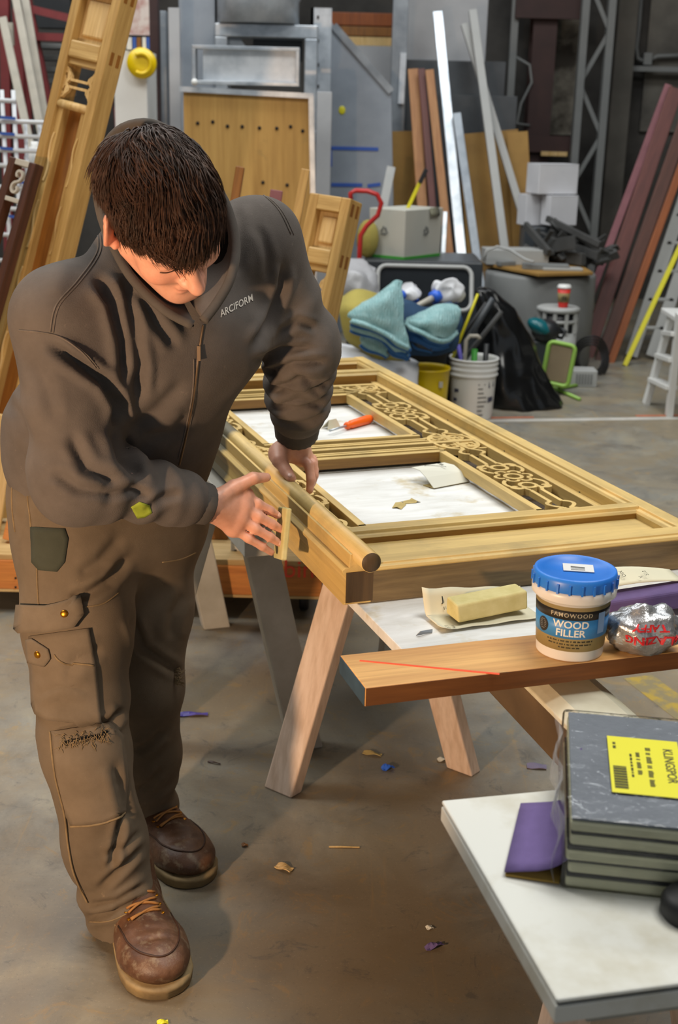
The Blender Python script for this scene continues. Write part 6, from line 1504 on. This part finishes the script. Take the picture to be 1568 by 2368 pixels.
# left hand gripping the nosing, thumb on top
k0 = [A_(690, 1052, 2.655), A_(700, 1058, 2.69), A_(704, 1058, 2.72), A_(704, 1056, 2.745)]
t0 = [A_(716, 1134, 2.615), A_(722, 1118, 2.665), A_(722, 1104, 2.70), A_(720, 1092, 2.735)]
fl = []
for i, (a, b) in enumerate(zip(k0, t0)):
    m1 = a+(b-a)*.42+np.array([.012, -.004, .012]); m2 = a+(b-a)*.76+np.array([.009, -.004, .006]); r = (.0105, .0105, .0098, .0088)[i]
    fl.append(([a, m1, m2, b], [r*1.1, r*1.03, r*.95, r*.82]))
hand([(A_(648, 1046, 2.64), .0175), (k0[0], .0175), (k0[1], .0165), (k0[2], .0155), (k0[3], .014)], fl, ([A_(652, 1040, 2.64), A_(648, 1066, 2.605), A_(662, 1090, 2.585), A_(674, 1106, 2.565)], [.0175, .0155, .0125, .0105]), L_WR)
vb.ell(A_(645, 1052, 2.635), (.02, .026, .019), None, .02)
P, F = vb.mesh(2)
# tint: lips, ears, cheeks, knuckles, stubble
Q = (P-HC)@HR/HS; base = np.tile(np.array(sr('e0a68c')), (len(P), 1)); near = np.linalg.norm(P-HC, axis=1) < .2
def tint(mask_w, col): base[:] = base*(1-mask_w[:, None])+np.array(sr(col))*mask_w[:, None]
g = lambda c, r: np.exp(-(((Q-np.array(c))/np.array(r))**2).sum(1))*near
tint(.6*g((.094, 0, -.066), (.012, .022, .008)), 'b8685c'); tint(.5*(g((.07, -.045, -.025), (.03, .025, .02))+g((.07, .045, -.025), (.03, .025, .02))), 'd98a70')
tint(.55*np.clip(g((-.01, -.085, 0), (.03, .016, .04))+g((-.01, .085, 0), (.03, .016, .04)), 0, 1), 'e08a70'); tint(.35*g((.112, 0, -.028), (.014, .016, .014)), 'd98a74')
tint(.28*np.clip(g((.06, 0, -.10), (.04, .07, .03)), 0, 1), '9a7f70')
for k in kn+k0: tint(.35*np.exp(-((P-k)**2).sum(1)/.012**2), 'cf8a74')
body = np_obj('body', P, F, 'skin', ROOT, base)
BT = bvh(P, F)
# nails and brows are parts of their own
def nail(tip, prev, nm='fingernail'):
    d = (np.array(tip)-np.array(prev)); d /= np.linalg.norm(d); view = np.array([0, 0, CAMH])-tip; view = view/np.linalg.norm(view); n = view-d*(view@d); n = n/np.linalg.norm(n)+np.array([0, 0, .3]); n -= d*(n@d); n /= np.linalg.norm(n)
    h = BT.ray_cast(Vector(tip+n*.03-d*.002), Vector(-n))
    if h[0] is None: return
    R = Matrix((Vector(d), Vector(np.cross(n, d)), Vector(n))).transposed()
    MB().sphere(h[0]-Vector(n)*.0012, (.0065, .0052, .0022), 12, 8, R).build(nm, plain('fingernail', 'dcb0a0', .3, var=.03) if 'fingernail' not in MT else MT['fingernail'], body)
MT['fingernail'] = plain('fingernail', 'e0b4a4', .3, var=.03)
nail(A_(674, 1106, 2.565), A_(662, 1090, 2.585), 'thumbnail')
for f, _ in fr[:3]: nail(f[3], f[2])
for q in (-1, 1):
    pts = []
    for k in range(9):
        y = .013+.035*k/8; h = BT.ray_cast(Vector(hp_(.2, q*y, .026+.006*math.sin(k/8*2.6))), Vector(-HF))
        if h[0] is not None: pts.append(h[0]+Vector(HF)*.0005)
    if len(pts) > 3: MB().tube(pts, [.0022, .0034, .004, .004, .0038, .0034, .003, .0022, .0012][:len(pts)], 8).build('eyebrow', 'hair', body)
    pts = []
    for k in range(9):
        y = .018+.027*k/8; h = BT.ray_cast(Vector(hp_(.2, q*y, -.0035-.003*math.sin(k/8*3.1))), Vector(-HF))
        if h[0] is not None: pts.append(h[0]+Vector(HF)*.0003)
    if len(pts) > 3: MB().tube(pts, .0011, 6).build('eyelashes', 'hair', body)

# ---------------- hair: scalp cap plus tousled locks
vh = Vol(HC-.2, HC+.2, .005)
vh.ell(hp_(-.014, 0, .036), np.array([.104, .083, .095])*s, HR, .01)
vh.ell(hp_(.10, 0, -.05), np.array([.075, .09, .115])*s, HR, .012, 's')
for q in (-1, 1): vh.ell(hp_(.02, q*.085, -.03), np.array([.04, .03, .05])*s, HR, .01, 's')
vh.ell(hp_(-.03, 0, -.10), np.array([.11, .09, .07])*s, HR, .012, 's')
Ph, Fh = vh.mesh(1)
mb = MB(); mb.v = [Vector(p) for p in Ph]; mb.f = [tuple(int(i) for i in f) for f in Fh]; mb.sm = [True]*len(mb.f)
rr_ = np.random.default_rng(11)
crown = np.array([-.075, .012, .085])
C0 = np.array([-.014, 0, .036]); ER_ = np.array([.099, .077, .092])
cnt = 0
HLIM = np.array([(200, 430), (226, 470), (240, 482), (262, 518), (285, 572), (300, 572), (330, 588), (390, 612), (430, 634), (470, 614), (500, 590), (520, 560), (540, 520)], float)
def hair_tip_ok(q, slack):
    x, y = npix(hp_(*q)[None, :]); return y[0] < np.interp(x[0], HLIM[:, 0], HLIM[:, 1])+slack
while cnt < 9500:
    d = rr_.normal(size=3); d /= np.linalg.norm(d); p = C0+ER_*d
    hair_ok = p[2] > -.02 + .0*p[0] if p[0] < -.02 else (p[2] > .0+max(0, p[0])*.72 if abs(p[1]) < .06 else p[2] > .02+max(0, p[0]-.02)*.5)
    if p[0] < -.05: hair_ok = p[2] > -.055
    if not hair_ok: continue
    cnt += 1
    n = d/ER_; n /= np.linalg.norm(n)
    away = p-crown; away = away+np.array([.05, 0, 0]); away -= n*(away@n); away /= np.linalg.norm(away)+1e-9
    sw = np.cross(n, away); patchn = mnoise.noise(Vector(p*22)); t_ = away+sw*(.75*mnoise.noise(Vector(p*15)+V(4, 0, 0))+.3*patchn+rr_.normal()*.2); t_ /= np.linalg.norm(t_)
    Ln = .036+.022*rr_.random()+(.016 if p[0] > .045 else 0); lift = (.10+.13*rr_.random())*(1.2 if p[2] > .06 else .7)
    if abs(p[1]) > .062 and p[2] < .06: Ln *= .55; lift *= .5
    w = (.0007+.0009*rr_.random())
    pts = []; grav = HR.T@np.array([0, 0, -1.0]); slack = 9*rr_.normal()
    if not hair_tip_ok(p, slack): continue
    while Ln > .008:
        u = 1.0; q = p+t_*Ln+n*Ln*(lift*math.sin(2.2)+.02)+grav*Ln*.28
        if hair_tip_ok(q, slack): break
        Ln *= .8
    for k in range(6):
        u = k/5; q = p+t_*Ln*u+n*Ln*(lift*math.sin(u*2.2)+.02)+grav*Ln*.28*u*u+sw*Ln*.12*math.sin(u*4+patchn*5)
        e = (q-C0)/(ER_*1.0); le = np.linalg.norm(e)
        if le < 1.02 and q[0] < .085: q = C0+e/le*1.02*ER_
        pts.append(Vector(hp_(*q)))
    mb.tube(pts, [w*.8, w*1.1, w*1.0, w*.8, w*.5, w*.12], 4, cap=True)
mb.build('hair', 'hair', ROOT)
# ---------------- tee, hoodie
vt = Vol(np.minimum(R_SH, CHEST)-.2, np.maximum(L_SH, CHEST)+.2, .007)
vt.ecap(NECK+np.array([0, 0, .0]), CHEST, (.07, .14), (.06, .08), SHL, .05); vt.caps(NECK+np.array([.02, -.05, .0]), hp_(-.02, 0, -.1), .066, .062, .03)
Pt, Ft = vt.mesh(2); np_obj('tee_shirt', Pt, Ft, 'tee', ROOT)
WAIST = PEL+np.array([.012, -.01, .165]); HEM = PEL+np.array([-.003, .0, .10])
vc = Vol((-.84, 1.9, .72), (.14, 2.86, 1.62), .0052)
vc.ecap(HEM, WAIST, (.205, .205), (.155, .155), LAT, .05)
vc.ecap(WAIST, CHEST, (.205, .205), (.155, .14), LAT*.6+SHL*.4, .06)
vc.ecap(CHEST, NECK+np.array([-.0, .01, -.03]), (.19, .10), (.13, .085), SHL, .06)
vc.caps(R_SH, L_SH, .075, .072, .06)
def ringfold(amp, n, ph, lo=0., hi=1., tilt=None):
    def f(t, x, y, z):
        u = t*n*2*PI+ph
        if tilt is not None: u = u+tilt[0]*x+tilt[1]*y+tilt[2]*z
        win = np.clip((t-lo)*8, 0, 1)*np.clip((hi-t)*8, 0, 1); return amp*win*np.sin(u)
    return f
vc.caps(R_SH+np.array([.01, 0, -.01]), R_EL, .092, .078, .05, wob=ringfold(.004, 2.4, .5, .4, 1.05, (10, 20, 0)))
vc.ell(R_EL+np.array([.0, .01, -.012]), (.078, .075, .072), None, .04)
Fm = R_EL+(R_WR-R_EL)*.80
vc.caps(R_EL, Fm, .072, .053, .03, wob=ringfold(.0045, 3.0, 1., .05, .98, (0, 25, 25)))
vc.caps(L_SH, L_EL, .080, .073, .05, wob=ringfold(.004, 2.5, .3, .45, 1.05, (22, 0, 10)))
Fl = L_EL+(L_WR-L_EL)*.72
vc.caps(L_EL, Fl, .073, .060, .03, wob=ringfold(.0085, 3.6, .2, .0, 1.02, (28, 10, 0)))
vc.caps(R_EL+(R_WR-R_EL)*.84, R_EL+(R_WR-R_EL)*.92, .036, .034, .008); vc.caps(L_EL+(L_WR-L_EL)*.78, L_EL+(L_WR-L_EL)*.9, .038, .036, .008)
# openings: cuffs, hem, neck
for el, wr, r in ((R_EL, R_WR, .031), (L_EL, L_WR, .034)):
    dv = (wr-el)/np.linalg.norm(wr-el); vc.caps(wr-dv*.02, wr+dv*.1, r, r, .004, 's')
    N_ = dv; 
ZT = np.array(at(452, 800, 2.17))
vc.caps(hp_(-.02, 0, -.06), NECK+np.array([.03, -.03, .02]), .085, .075, .02, 's')
vc.caps(hp_(.055, 0, -.13), ZT, .04, .010, .02, 's')
Pc, Fc = vc.mesh(2)
folds = [([(222, 640), (262, 700), (284, 790), (290, 880)], 13, -.020), ([(286, 640), (306, 740), (322, 850), (316, 925)], 13, -.016), ([(110, 792), (180, 838), (240, 880), (272, 930), (276, 985)], 12, -.022), ([(300, 650), (355, 735), (412, 806)], 12, -.010),
         ([(268, 985), (285, 1060), (330, 1100)], 16, -.016), ([(288, 1000), (360, 950), (430, 880)], 16, -.006), ([(584, 806), (622, 745), (652, 670), (658, 610)], 10, -.013), ([(545, 470), (556, 560), (552, 640)], 12, -.005), ([(600, 520), (618, 590), (622, 650)], 10, -.005),
         ([(588, 838), (650, 808), (720, 806)], 9, -.011), ([(602, 872), (680, 838), (756, 838)], 9, -.010), ([(618, 912), (690, 880), (764, 890)], 9, -.011), ([(628, 950), (690, 925), (758, 940)], 8, -.008), ([(640, 850), (700, 870), (745, 920)], 9, -.006), ([(640, 770), (690, 745), (735, 760)], 9, -.006),
         ([(160, 1000), (200, 1080), (270, 1120)], 14, -.010), ([(120, 1090), (180, 1130), (260, 1140)], 12, -.008), ([(240, 1150), (300, 1130), (350, 1150)], 10, -.007), ([(330, 1190), (380, 1150), (420, 1140)], 10, -.006), ([(70, 820), (110, 900), (125, 980)], 16, -.006), ([(200, 560), (150, 620), (120, 690)], 20, .003),
         ([(330, 1010), (400, 1000), (440, 960)], 14, -.006), ([(0, 900), (40, 960), (70, 1030)], 12, -.006)]
Pc = sculpt(Pc, Fc, folds); Pc = wrinkle(Pc, Fc, .005, 9, 3)
hood_body = np_obj('hoodie', Pc, Fc, 'fleece', ROOT); CT = bvh(Pc, Fc)
# hood and collar: a cloth loop round the neck and the back of the head
rim = [(446, 752, 2.135), (380, 716, 2.135), (312, 652, 2.145), (270, 585, 2.17), (236, 505, 2.205), (224, 420, 2.215), (242, 342, 2.215), (284, 296, 2.215), (350, 286, 2.22), (415, 322, 2.235), (470, 392, 2.245), (520, 466, 2.24), (545, 560, 2.215), (534, 640, 2.185), (502, 700, 2.16), (470, 742, 2.14)]
rimw = [Vector(p) for p in [at(*q) for q in rim]]
bc_ = Vector(NECK)+V(0, .03, .0); nr_ = len(rimw); rows = []
for j in range(9):
    k = j/8; row = []
    for i, p in enumerate(rimw):
        a = 2*PI*i/nr_; back = math.sin(PI*i/(nr_-1))**1.3       # 0 at the zip, 1 behind the head
        b0 = Vector(CHEST)*.0+bc_+(Vector(SHL)*(-(p-bc_).dot(Vector(SHL))*-1.0))*.9
        h = CT.find_nearest(p*.55+bc_*.45); basep = h[0] if h[0] is not None else bc_
        mid = p.lerp(basep, k); bulge = (math.sin(PI*k))*(.012+.055*back)
        out = V(0, 1, -.15)*back+(p-bc_).normalized()*(1-back)*.35
        row.append(mid+out*bulge)
    rows.append(row)
def closed_smooth(row, n=4): 
    out = []; m = len(row)
    for i in range(m-1):
        p0, p1, p2, p3 = row[max(i-1, 0)], row[i], row[i+1], row[min(i+2, m-1)]
        for q in range(n):
            t = q/n; out.append(.5*((2*p1)+(p2-p0)*t+(2*p0-5*p1+4*p2-p3)*t*t+(3*p1-p0-3*p2+p3)*t**3))
    return out+[row[-1]]
rows = [closed_smooth(r) for r in rows]
hd = MB().grid(rows, thick=.011).build('hood', 'fleece', ROOT)
MB().tube(rows[0], .0085, 8).build('hood_rim', 'fleece_rib', hd)
MB().grid([[p+V(0, .012, -.004) for p in rows[0]], [p.lerp(Vector(NECK)+V(0, .02, .0), .45)+V(0, .02, 0) for p in rows[0]], [p.lerp(Vector(NECK)+V(0, .02, -.02), .85)+V(0, .02, 0) for p in rows[0]]], thick=.004).build('hood_lining', 'fleece_dark', hd)
# seams, zip, pocket, cuffs, lettering
for pts in ([(222, 520), (226, 580), (180, 648), (130, 706), (116, 768)], [(44, 764), (90, 768), (140, 780), (190, 815), (222, 850)], [(538, 442), (590, 442), (640, 480), (672, 540)], [(290, 1036), (350, 1028), (418, 1022)], [(448, 830), (446, 900), (432, 980), (412, 1060)]):
    seam(CT, pts, .0016, 'seam', 'seam', hood_body)
    seam(CT, [(x+7, y+2) for x, y in pts], .0012, 'seam', 'seam', hood_body)
MT['zip'] = plain('brass_zip_teeth', '6e5a44', .45, .5); 
seam(CT, [(470, 752), (462, 800), (456, 850), (450, 900), (436, 980), (414, 1075)], .0022, 'zip', 'zip', hood_body, .0006)
h = pick(CT, 458, 815, .003)
if h: MB().beam(h[0]+V(0, 0, .012), h[0]-V(0, 0, .014), .006, .003).build('zip_pull', 'zip', hood_body)
vs, fs = text_mesh('ARCIFORM', .026, depth=0, bold=.0004, spacing=1.03); mb = MB(); w = max(q.x for q in vs)-min(q.x for q in vs); out = []; okc = True
for q in vs:
    u = (q.x+w/2)/w; px = 509+75*u-q.y/.026*3; py = 727-39*u-(q.y/.026)*23; hh = pick(CT, px, py, .0012)
    if hh is None: okc = False; break
    out.append(hh[0])
if okc: mb.add(out, fs).build('chest_lettering', plain('pale_print', 'c6beb4', .8, var=.03), hood_body)
tp = patch(CT, [(302, 1172), (322, 1160), (346, 1168), (352, 1186), (335, 1196), (318, 1198)], 'green_paint_mark', plain('lime_green_paint', '8d9c2a', .8, var=.15), hood_body, .0015, .001, 6)
for el, wr, r in ((R_EL, R_WR, .0395), (L_EL, L_WR, .0475)):
    dv = (wr-el)/np.linalg.norm(wr-el); mb = MB(); a0 = wr-dv*(.058 if r < .042 else .064); n = 44; X, Y_, _ = frame_of(Vector(dv)); vs2 = []; fs2 = []
    secs = [(-.012, .9), (0, 1.0), (.010, 1.05), (.024, 1.03), (.044, 1.01), (.060, .98), (.063, .91), (.060, .84), (.02, .84)]
    for zz, k in secs:
        for i in range(n):
            a = 2*PI*i/n; rr = r*k*(1+.014*math.cos(a*22)); vs2.append(Vector(a0)+Vector(dv)*zz+X*math.cos(a)*rr+Y_*math.sin(a)*rr)
    for j in range(len(secs)-1):
        for i in range(n): fs2.append((j*n+i, j*n+(i+1) % n, (j+1)*n+(i+1) % n, (j+1)*n+i))
    mb.add(vs2, fs2, True).build('cuff', 'fleece_rib', hood_body)
# ---------------- trousers
vp = Vol((-.80, 2.0, .02), (-.12, 2.82, 1.06), .0052)
vp.ecap(PEL+np.array([0, 0, .06]), PEL+np.array([-.0, .01, -.02]), (.19, .20), (.142, .15), LAT, .04)
RM = R_HIP+(R_KN-R_HIP)*.48; LM = L_HIP+(L_KN-L_HIP)*.5
vp.caps(R_HIP+np.array([.0, 0, -.0]), RM, .115, .102, .05); vp.caps(RM, R_KN, .102, .085, .04, wob=ringfold(.003, 2.5, 1., .3, 1, (20, 0, 10)))
vp.caps(R_KN, R_KN+(R_AN-R_KN)*.55, .083, .080, .03); vp.caps(R_KN+(R_AN-R_KN)*.55, R_AN+np.array([0, 0, .012]), .080, .071, .03, wob=ringfold(.0065, 2.6, .6, .35, 1.1, (25, 0, 30)))
RF = np.array([.39, -.92, 0]); vp.caps(R_AN+RF*.010+np.array([0, 0, .06]), R_AN+RF*.020+np.array([0, 0, -.01]), .070, .073, .02)
vp.caps(L_HIP, LM, .110, .090, .05); vp.caps(LM, L_KN, .090, .073, .04); vp.caps(L_KN, L_KN+(L_AN-L_KN)*.5, .073, .066, .03)
vp.caps(L_KN+(L_AN-L_KN)*.5, L_AN+np.array([0, 0, .0]), .066, .060, .03, wob=ringfold(.006, 2.6, 0, .3, 1.1, (25, 0, 30)))
for kn_, an_, r in ((R_KN, R_AN, .052), (L_KN, L_AN, .048)):
    dv = (an_-kn_)/np.linalg.norm(an_-kn_); vp.caps(an_-dv*.0, an_+dv*.15, r, r, .006, 's')
    c_ = an_+dv*.052; 
    vp.op(lambda x, y, z, c_=c_, dv=dv: -((x-c_[0])*dv[0]+(y-c_[1])*dv[1]+(z-c_[2])*dv[2]), c_-.12, c_+.12, .006, 's')
Pp, Fp = vp.mesh(2)
folds = [([(298, 1290), (250, 1345), (200, 1375), (160, 1380)], 12, -.012), ([(285, 1240), (230, 1300), (180, 1330)], 14, -.006), ([(95, 1190), (150, 1180), (200, 1200)], 8, -.006), ([(85, 1150), (140, 1130), (200, 1150)], 8, -.006), ([(285, 1640), (262, 1670), (228, 1690)], 9, -.012), ([(120, 1700), (190, 1685), (255, 1660)], 8, -.008), ([(262, 1760), (285, 1850), (300, 1900)], 12, -.010), ([(282, 1880), (268, 1950), (255, 2010)], 8, -.014), ([(225, 2060), (280, 2010), (330, 1960)], 9, -.008), ([(195, 2125), (260, 2110), (340, 2070)], 8, -.011), ([(200, 2095), (270, 2085), (340, 2045)], 8, -.008), ([(230, 1980), (290, 1960), (325, 1920)], 9, -.006),
         ([(300, 1420), (330, 1500), (420, 1560)], 10, -.010), ([(430, 1370), (400, 1420), (395, 1480)], 12, -.006), ([(310, 1740), (350, 1720), (380, 1690)], 9, -.008), ([(320, 1830), (350, 1810), (375, 1780)], 8, -.008), ([(150, 1560), (180, 1520), (240, 1500)], 14, -.006), ([(100, 1620), (140, 1600), (200, 1610)], 9, .004), ([(60, 1100), (55, 1200), (80, 1290)], 10, -.004)]
Pp = sculpt(Pp, Fp, folds); Pp = wrinkle(Pp, Fp, .0045, 10, 9)
tr = np_obj('trousers', Pp, Fp, 'duck', ROOT); TT = bvh(Pp, Fp)
cf = patch(TT, [(72, 1218), (150, 1222), (158, 1245), (150, 1300), (132, 1322), (90, 1318), (74, 1300)], 'canvas_patch', 'duck_green', tr, .0025, .002)
patch(TT, [(12, 1040), (22, 1048), (42, 1075), (40, 1092), (20, 1075)], 'canvas_patch', 'duck_green', tr, .0025, .002, 6)
cp = patch(TT, [(72, 1470), (205, 1452), (218, 1530), (232, 1672), (190, 1675), (110, 1665), (80, 1645)], 'cargo_pocket', 'duck_p', tr, .007, .006)
seam(TT, [(130, 1512), (150, 1530), (215, 1538)], .0018, 'pocket_edge', 'thread', cp, .008)
fp = patch(TT, [(50, 1398), (110, 1400), (186, 1382), (194, 1420), (172, 1450), (105, 1462), (44, 1462)], 'pocket_flap', 'duck_p', tr, .012, .006)
f2 = patch(TT, [(70, 1476), (82, 1474), (118, 1498), (124, 1520), (110, 1538), (75, 1528)], 'small_flap', 'duck_p', tr, .0125, .004, 6)
for x, y, par in ((152, 1419, fp), (97, 1509, f2)):
    h = pick(TT, x, y, .0135)
    if h: MB().lathe([(.001, .003), (.004, .0028), (.0065, .0015), (.0072, 0), (.0072, -.002)][::-1], h[0], z=h[1], n=20).build('brass_button', 'brass', par)
kp = patch(TT, [(120, 1690), (250, 1668), (285, 1700), (295, 1800), (290, 1880), (240, 1905), (168, 1912), (140, 1860), (128, 1780)], 'knee_patch', 'duck_p', tr, .0035, .003)
seam(TT, [(85, 1290), (88, 1380), (95, 1440)], .0018, 'side_seam', 'thread', tr); seam(TT, [(118, 1690), (130, 1790), (152, 1880), (162, 1960), (175, 2020), (205, 2085)], .0022, 'side_seam', 'thread', tr, .0042)
seam(TT, [(72, 1060), (64, 1140), (70, 1200), (78, 1300)], .0018, 'side_seam', 'thread', tr); seam(TT, [(196, 1404), (240, 1395), (275, 1370)], .0014, 'seam', 'thread', tr); seam(TT, [(165, 1909), (215, 1906), (262, 1895), (285, 1880)], .0022, 'seam', 'thread', kp, .0042)
seam(TT, [(45, 1085), (30, 1110), (28, 1170), (35, 1230)], .0016, 'pocket_edge', 'thread', tr); seam(TT, [(375, 1300), (420, 1292), (452, 1278)], .0016, 'seam', 'thread', tr)
seam(TT, [(206, 2132), (260, 2128), (340, 2088)], .0014, 'hem_seam', 'thread', tr)
# frayed tear at the near knee and at the far knee
mb = MB(); r7 = np.random.default_rng(5)
for i in range(110):
    x = 142+112*r7.random(); y = 1716-.17*(x-142)+8*r7.normal(); h = pick(TT, x, y, .004)
    if h is None: continue
    d = Vector(r7.normal(size=3))*.6+V(0, 0, -.8); d = (d-h[1]*d.dot(h[1])).normalized(); l_ = .006+.010*r7.random(); mb.tube([h[0]-h[1]*.001, h[0]+d*l_*.5+h[1]*.002, h[0]+d*l_+V(0, 0, -.002)], [.0009, .0007, .0003], 4)
mb.build('frayed_tear', 'thread', tr)
patch(TT, [(150, 1712), (200, 1700), (250, 1692), (240, 1706), (190, 1716), (156, 1724)], 'tear_opening', 'fleece_dark', tr, .0042, .002, 6)
mb = MB()
for i in range(26):
    x = 404+16*r7.random(); y = 1548+30*r7.random(); h = pick(TT, min(x, 402), y, .002)
    if h is None: continue
    mb.tube([h[0], h[0]+V(.006+.01*r7.random(), -.004, .004*r7.normal()), h[0]+V(.012+.012*r7.random(), -.004, .008*r7.normal())], [.0016, .0012, .0004], 4)
mb.build('frayed_tear', 'thread', tr)
# ---------------- boots
def boot(toe, heel, nm):
    toe = Vector(toe); heel = Vector(heel); L = (toe-heel).length; k = L/.31; fx = (toe-heel).normalized(); fy = V(0, 0, 1).cross(fx); R = Matrix((fx, fy, V(0, 0, 1))).transposed()
    root = bpy.data.objects.new('boot', None); COL.objects.link(root); root.parent = ROOT; root.empty_display_size = .05
    m = MW[ROOT.name].inverted() @ (Matrix.Translation(heel) @ R.to_4x4()); root.matrix_local = m; MW[root.name] = Matrix.Translation(heel) @ R.to_4x4()
    lw = lambda x, y, z: heel+fx*(x*k)+fy*(y*k)+V(0, 0, z*k)
    vu = Vol((-.03, -.08, .015), (.34, .08, .20), .0042)
    vu.ell((.045, 0, .055), (.05, .042, .05), None, .02); vu.ecap((.075, 0, .05), (.060, 0, .125), (.045, .046), (.050, .044), (0, 1, 0), .03)
    vu.ecap((.095, 0, .068), (.20, 0, .048), (.045, .056), (.042, .033), (0, 1, 0), .03); vu.ell((.235, 0, .045), (.080, .064, .039), None, .025); vu.ecap((.06, 0, .035), (.23, 0, .035), (.049, .061), (.03, .03), (0, 1, 0), .02)
    vu.caps((.185, -.03, .1), (.185, .03, .1), .006, .006, .012, 's')
    for xx in (.215, .24): vu.caps((xx, -.035, .092-(xx-.2)*.22), (xx+.012, .035, .092-(xx-.2)*.22), .0035, .0035, .008, 's')
    vu.op(lambda x, y, z: z-.022+0*x+0*y, (-.03, -.08, .0), (.34, .08, .022), .004, 's')
    Pu, Fu = vu.mesh(2); Pu = wrinkle(Pu, Fu, .0022, 28, 4); Pw = np.array([lw(*q) for q in Pu]); up = np_obj('upper', Pw, Fu, 'leather', root)
    # sole outline
    n = 56; ol = []
    hw = lambda x: np.interp(x, [-.01, 0, .03, .08, .13, .19, .235, .27, .295, .312, .318], [.0, .026, .046, .052, .054, .062, .066, .061, .048, .026, .0])
    xs = [-.01+.328*(1-math.cos(PI*i/(n//2)))/2 for i in range(n//2+1)]; ol = [(x, hw(x)) for x in xs]+[(x, -hw(x)) for x in reversed(xs[1:-1])]
    mb = MB(); vs = []; fs = []; m_ = len(ol); prof = [(.95, .001), (1.0, .003), (1.0, .014), (1.02, .017), (1.02, .024), (.99, .026), (.8, .027)]
    for sc2, z in prof:
        for x, y in ol: vs.append(lw(.15+(x-.15)*sc2, y*sc2, z))
    for j in range(len(prof)-1):
        for i in range(m_): fs.append((j*m_+i, j*m_+(i+1) % m_, (j+1)*m_+(i+1) % m_, (j+1)*m_+i))
    fs += [tuple(range(m_-1, -1, -1)), tuple((len(prof)-1)*m_+i for i in range(m_))]
    mb.add(vs, fs, True).build('sole', 'sole', root)
    tree = bvh(Pu, Fu)
    def top(x, y): 
        h = tree.ray_cast(V(x, y, .3), V(0, 0, -1)); return h[0] if h[0] is not None else V(x, y, .05)
    def side(x, z, sgn):
        h = tree.ray_cast(V(x, sgn*.2, z), V(0, -sgn, 0)); return h[0] if h[0] is not None else V(x, sgn*.05, z)
    pts = []
    for i in range(31):
        a = -PI/2+PI*i/30; x = .205+.085*math.cos(a); y = .05*math.sin(a); q = top(x, y); pts.append(lw(q.x, q.y, q.z+.001))
    e0, e1 = top(.165, -.05), top(.165, .05); pts = [lw(e0.x, e0.y, e0.z)]+pts+[lw(e1.x, e1.y, e1.z)]
    MB().tube(pts, .0019*k, 6).build('toe_seam', plain('dark_leather_seam', '3d2415', .6) if 'bseam' not in MT else MT['bseam'], root)
    for i in range(3):
        x = .176-.022*i; mb = MB(); P2 = []
        for j in range(9):
            y = -.03+.06*j/8; q = top(x+.008*(j/8-.5)*(1 if i % 2 else -1), y); P2.append(lw(q.x, q.y, q.z+.0025))
        P3 = []
        for j in range(9):
            y = -.03+.06*j/8; q = top(x-.02*(j/8)+.01, y); P3.append(lw(q.x, q.y, q.z+.0045))
        mb.tube(P2, .0026*k, 6).build('lace', 'lace', root)
        if i < 2: MB().tube(P3, .0024*k, 6).build('lace', 'lace', root)
        for y in (-.032, .032): q = top(x, y); MB().lathe([(.0015, .001), (.004, .0012), (.0042, 0)][::-1], lw(q.x, q.y, q.z), z=(0, 0, 1), n=12).build('eyelet', 'brass', root)
    for sg in (-1, 1):
        P2 = [side(.06+.0*z, .03+z, sg) for z in (0, .02, .04, .06)]+[side(.12, .07, sg), side(.155, .06, sg)]
        MB().tube([lw(q.x, q.y+sg*.0008, q.z) for q in P2], .0014*k, 6).build('side_seam', 'thread', root)
    return root
MT['bseam'] = plain('dark_leather_seam', '3d2415', .6)
boot((-.303, 2.018, 0), (-.432, 2.318, 0), 'near'); boot((-.279, 2.383, 0), (-.455, 2.645, 0), 'far')
# sanding pad held against the stile by the right hand
pa = np.array(tips[0])+np.array([.014, .008, .014]); pb = np.array(tips[3])+np.array([.016, .008, -.016]); 
dz_ = Vector(pb-pa); N1 = Vector((-.94, -.342, 0))
tag(MB().beam(Vector(pa), Vector(pb), .05, .012, x=lD).build('sanding_sponge', 'foam_y', bevel=.003), 'pale sanding pad pressed to the door edge under the right hand', 'sanding pad')
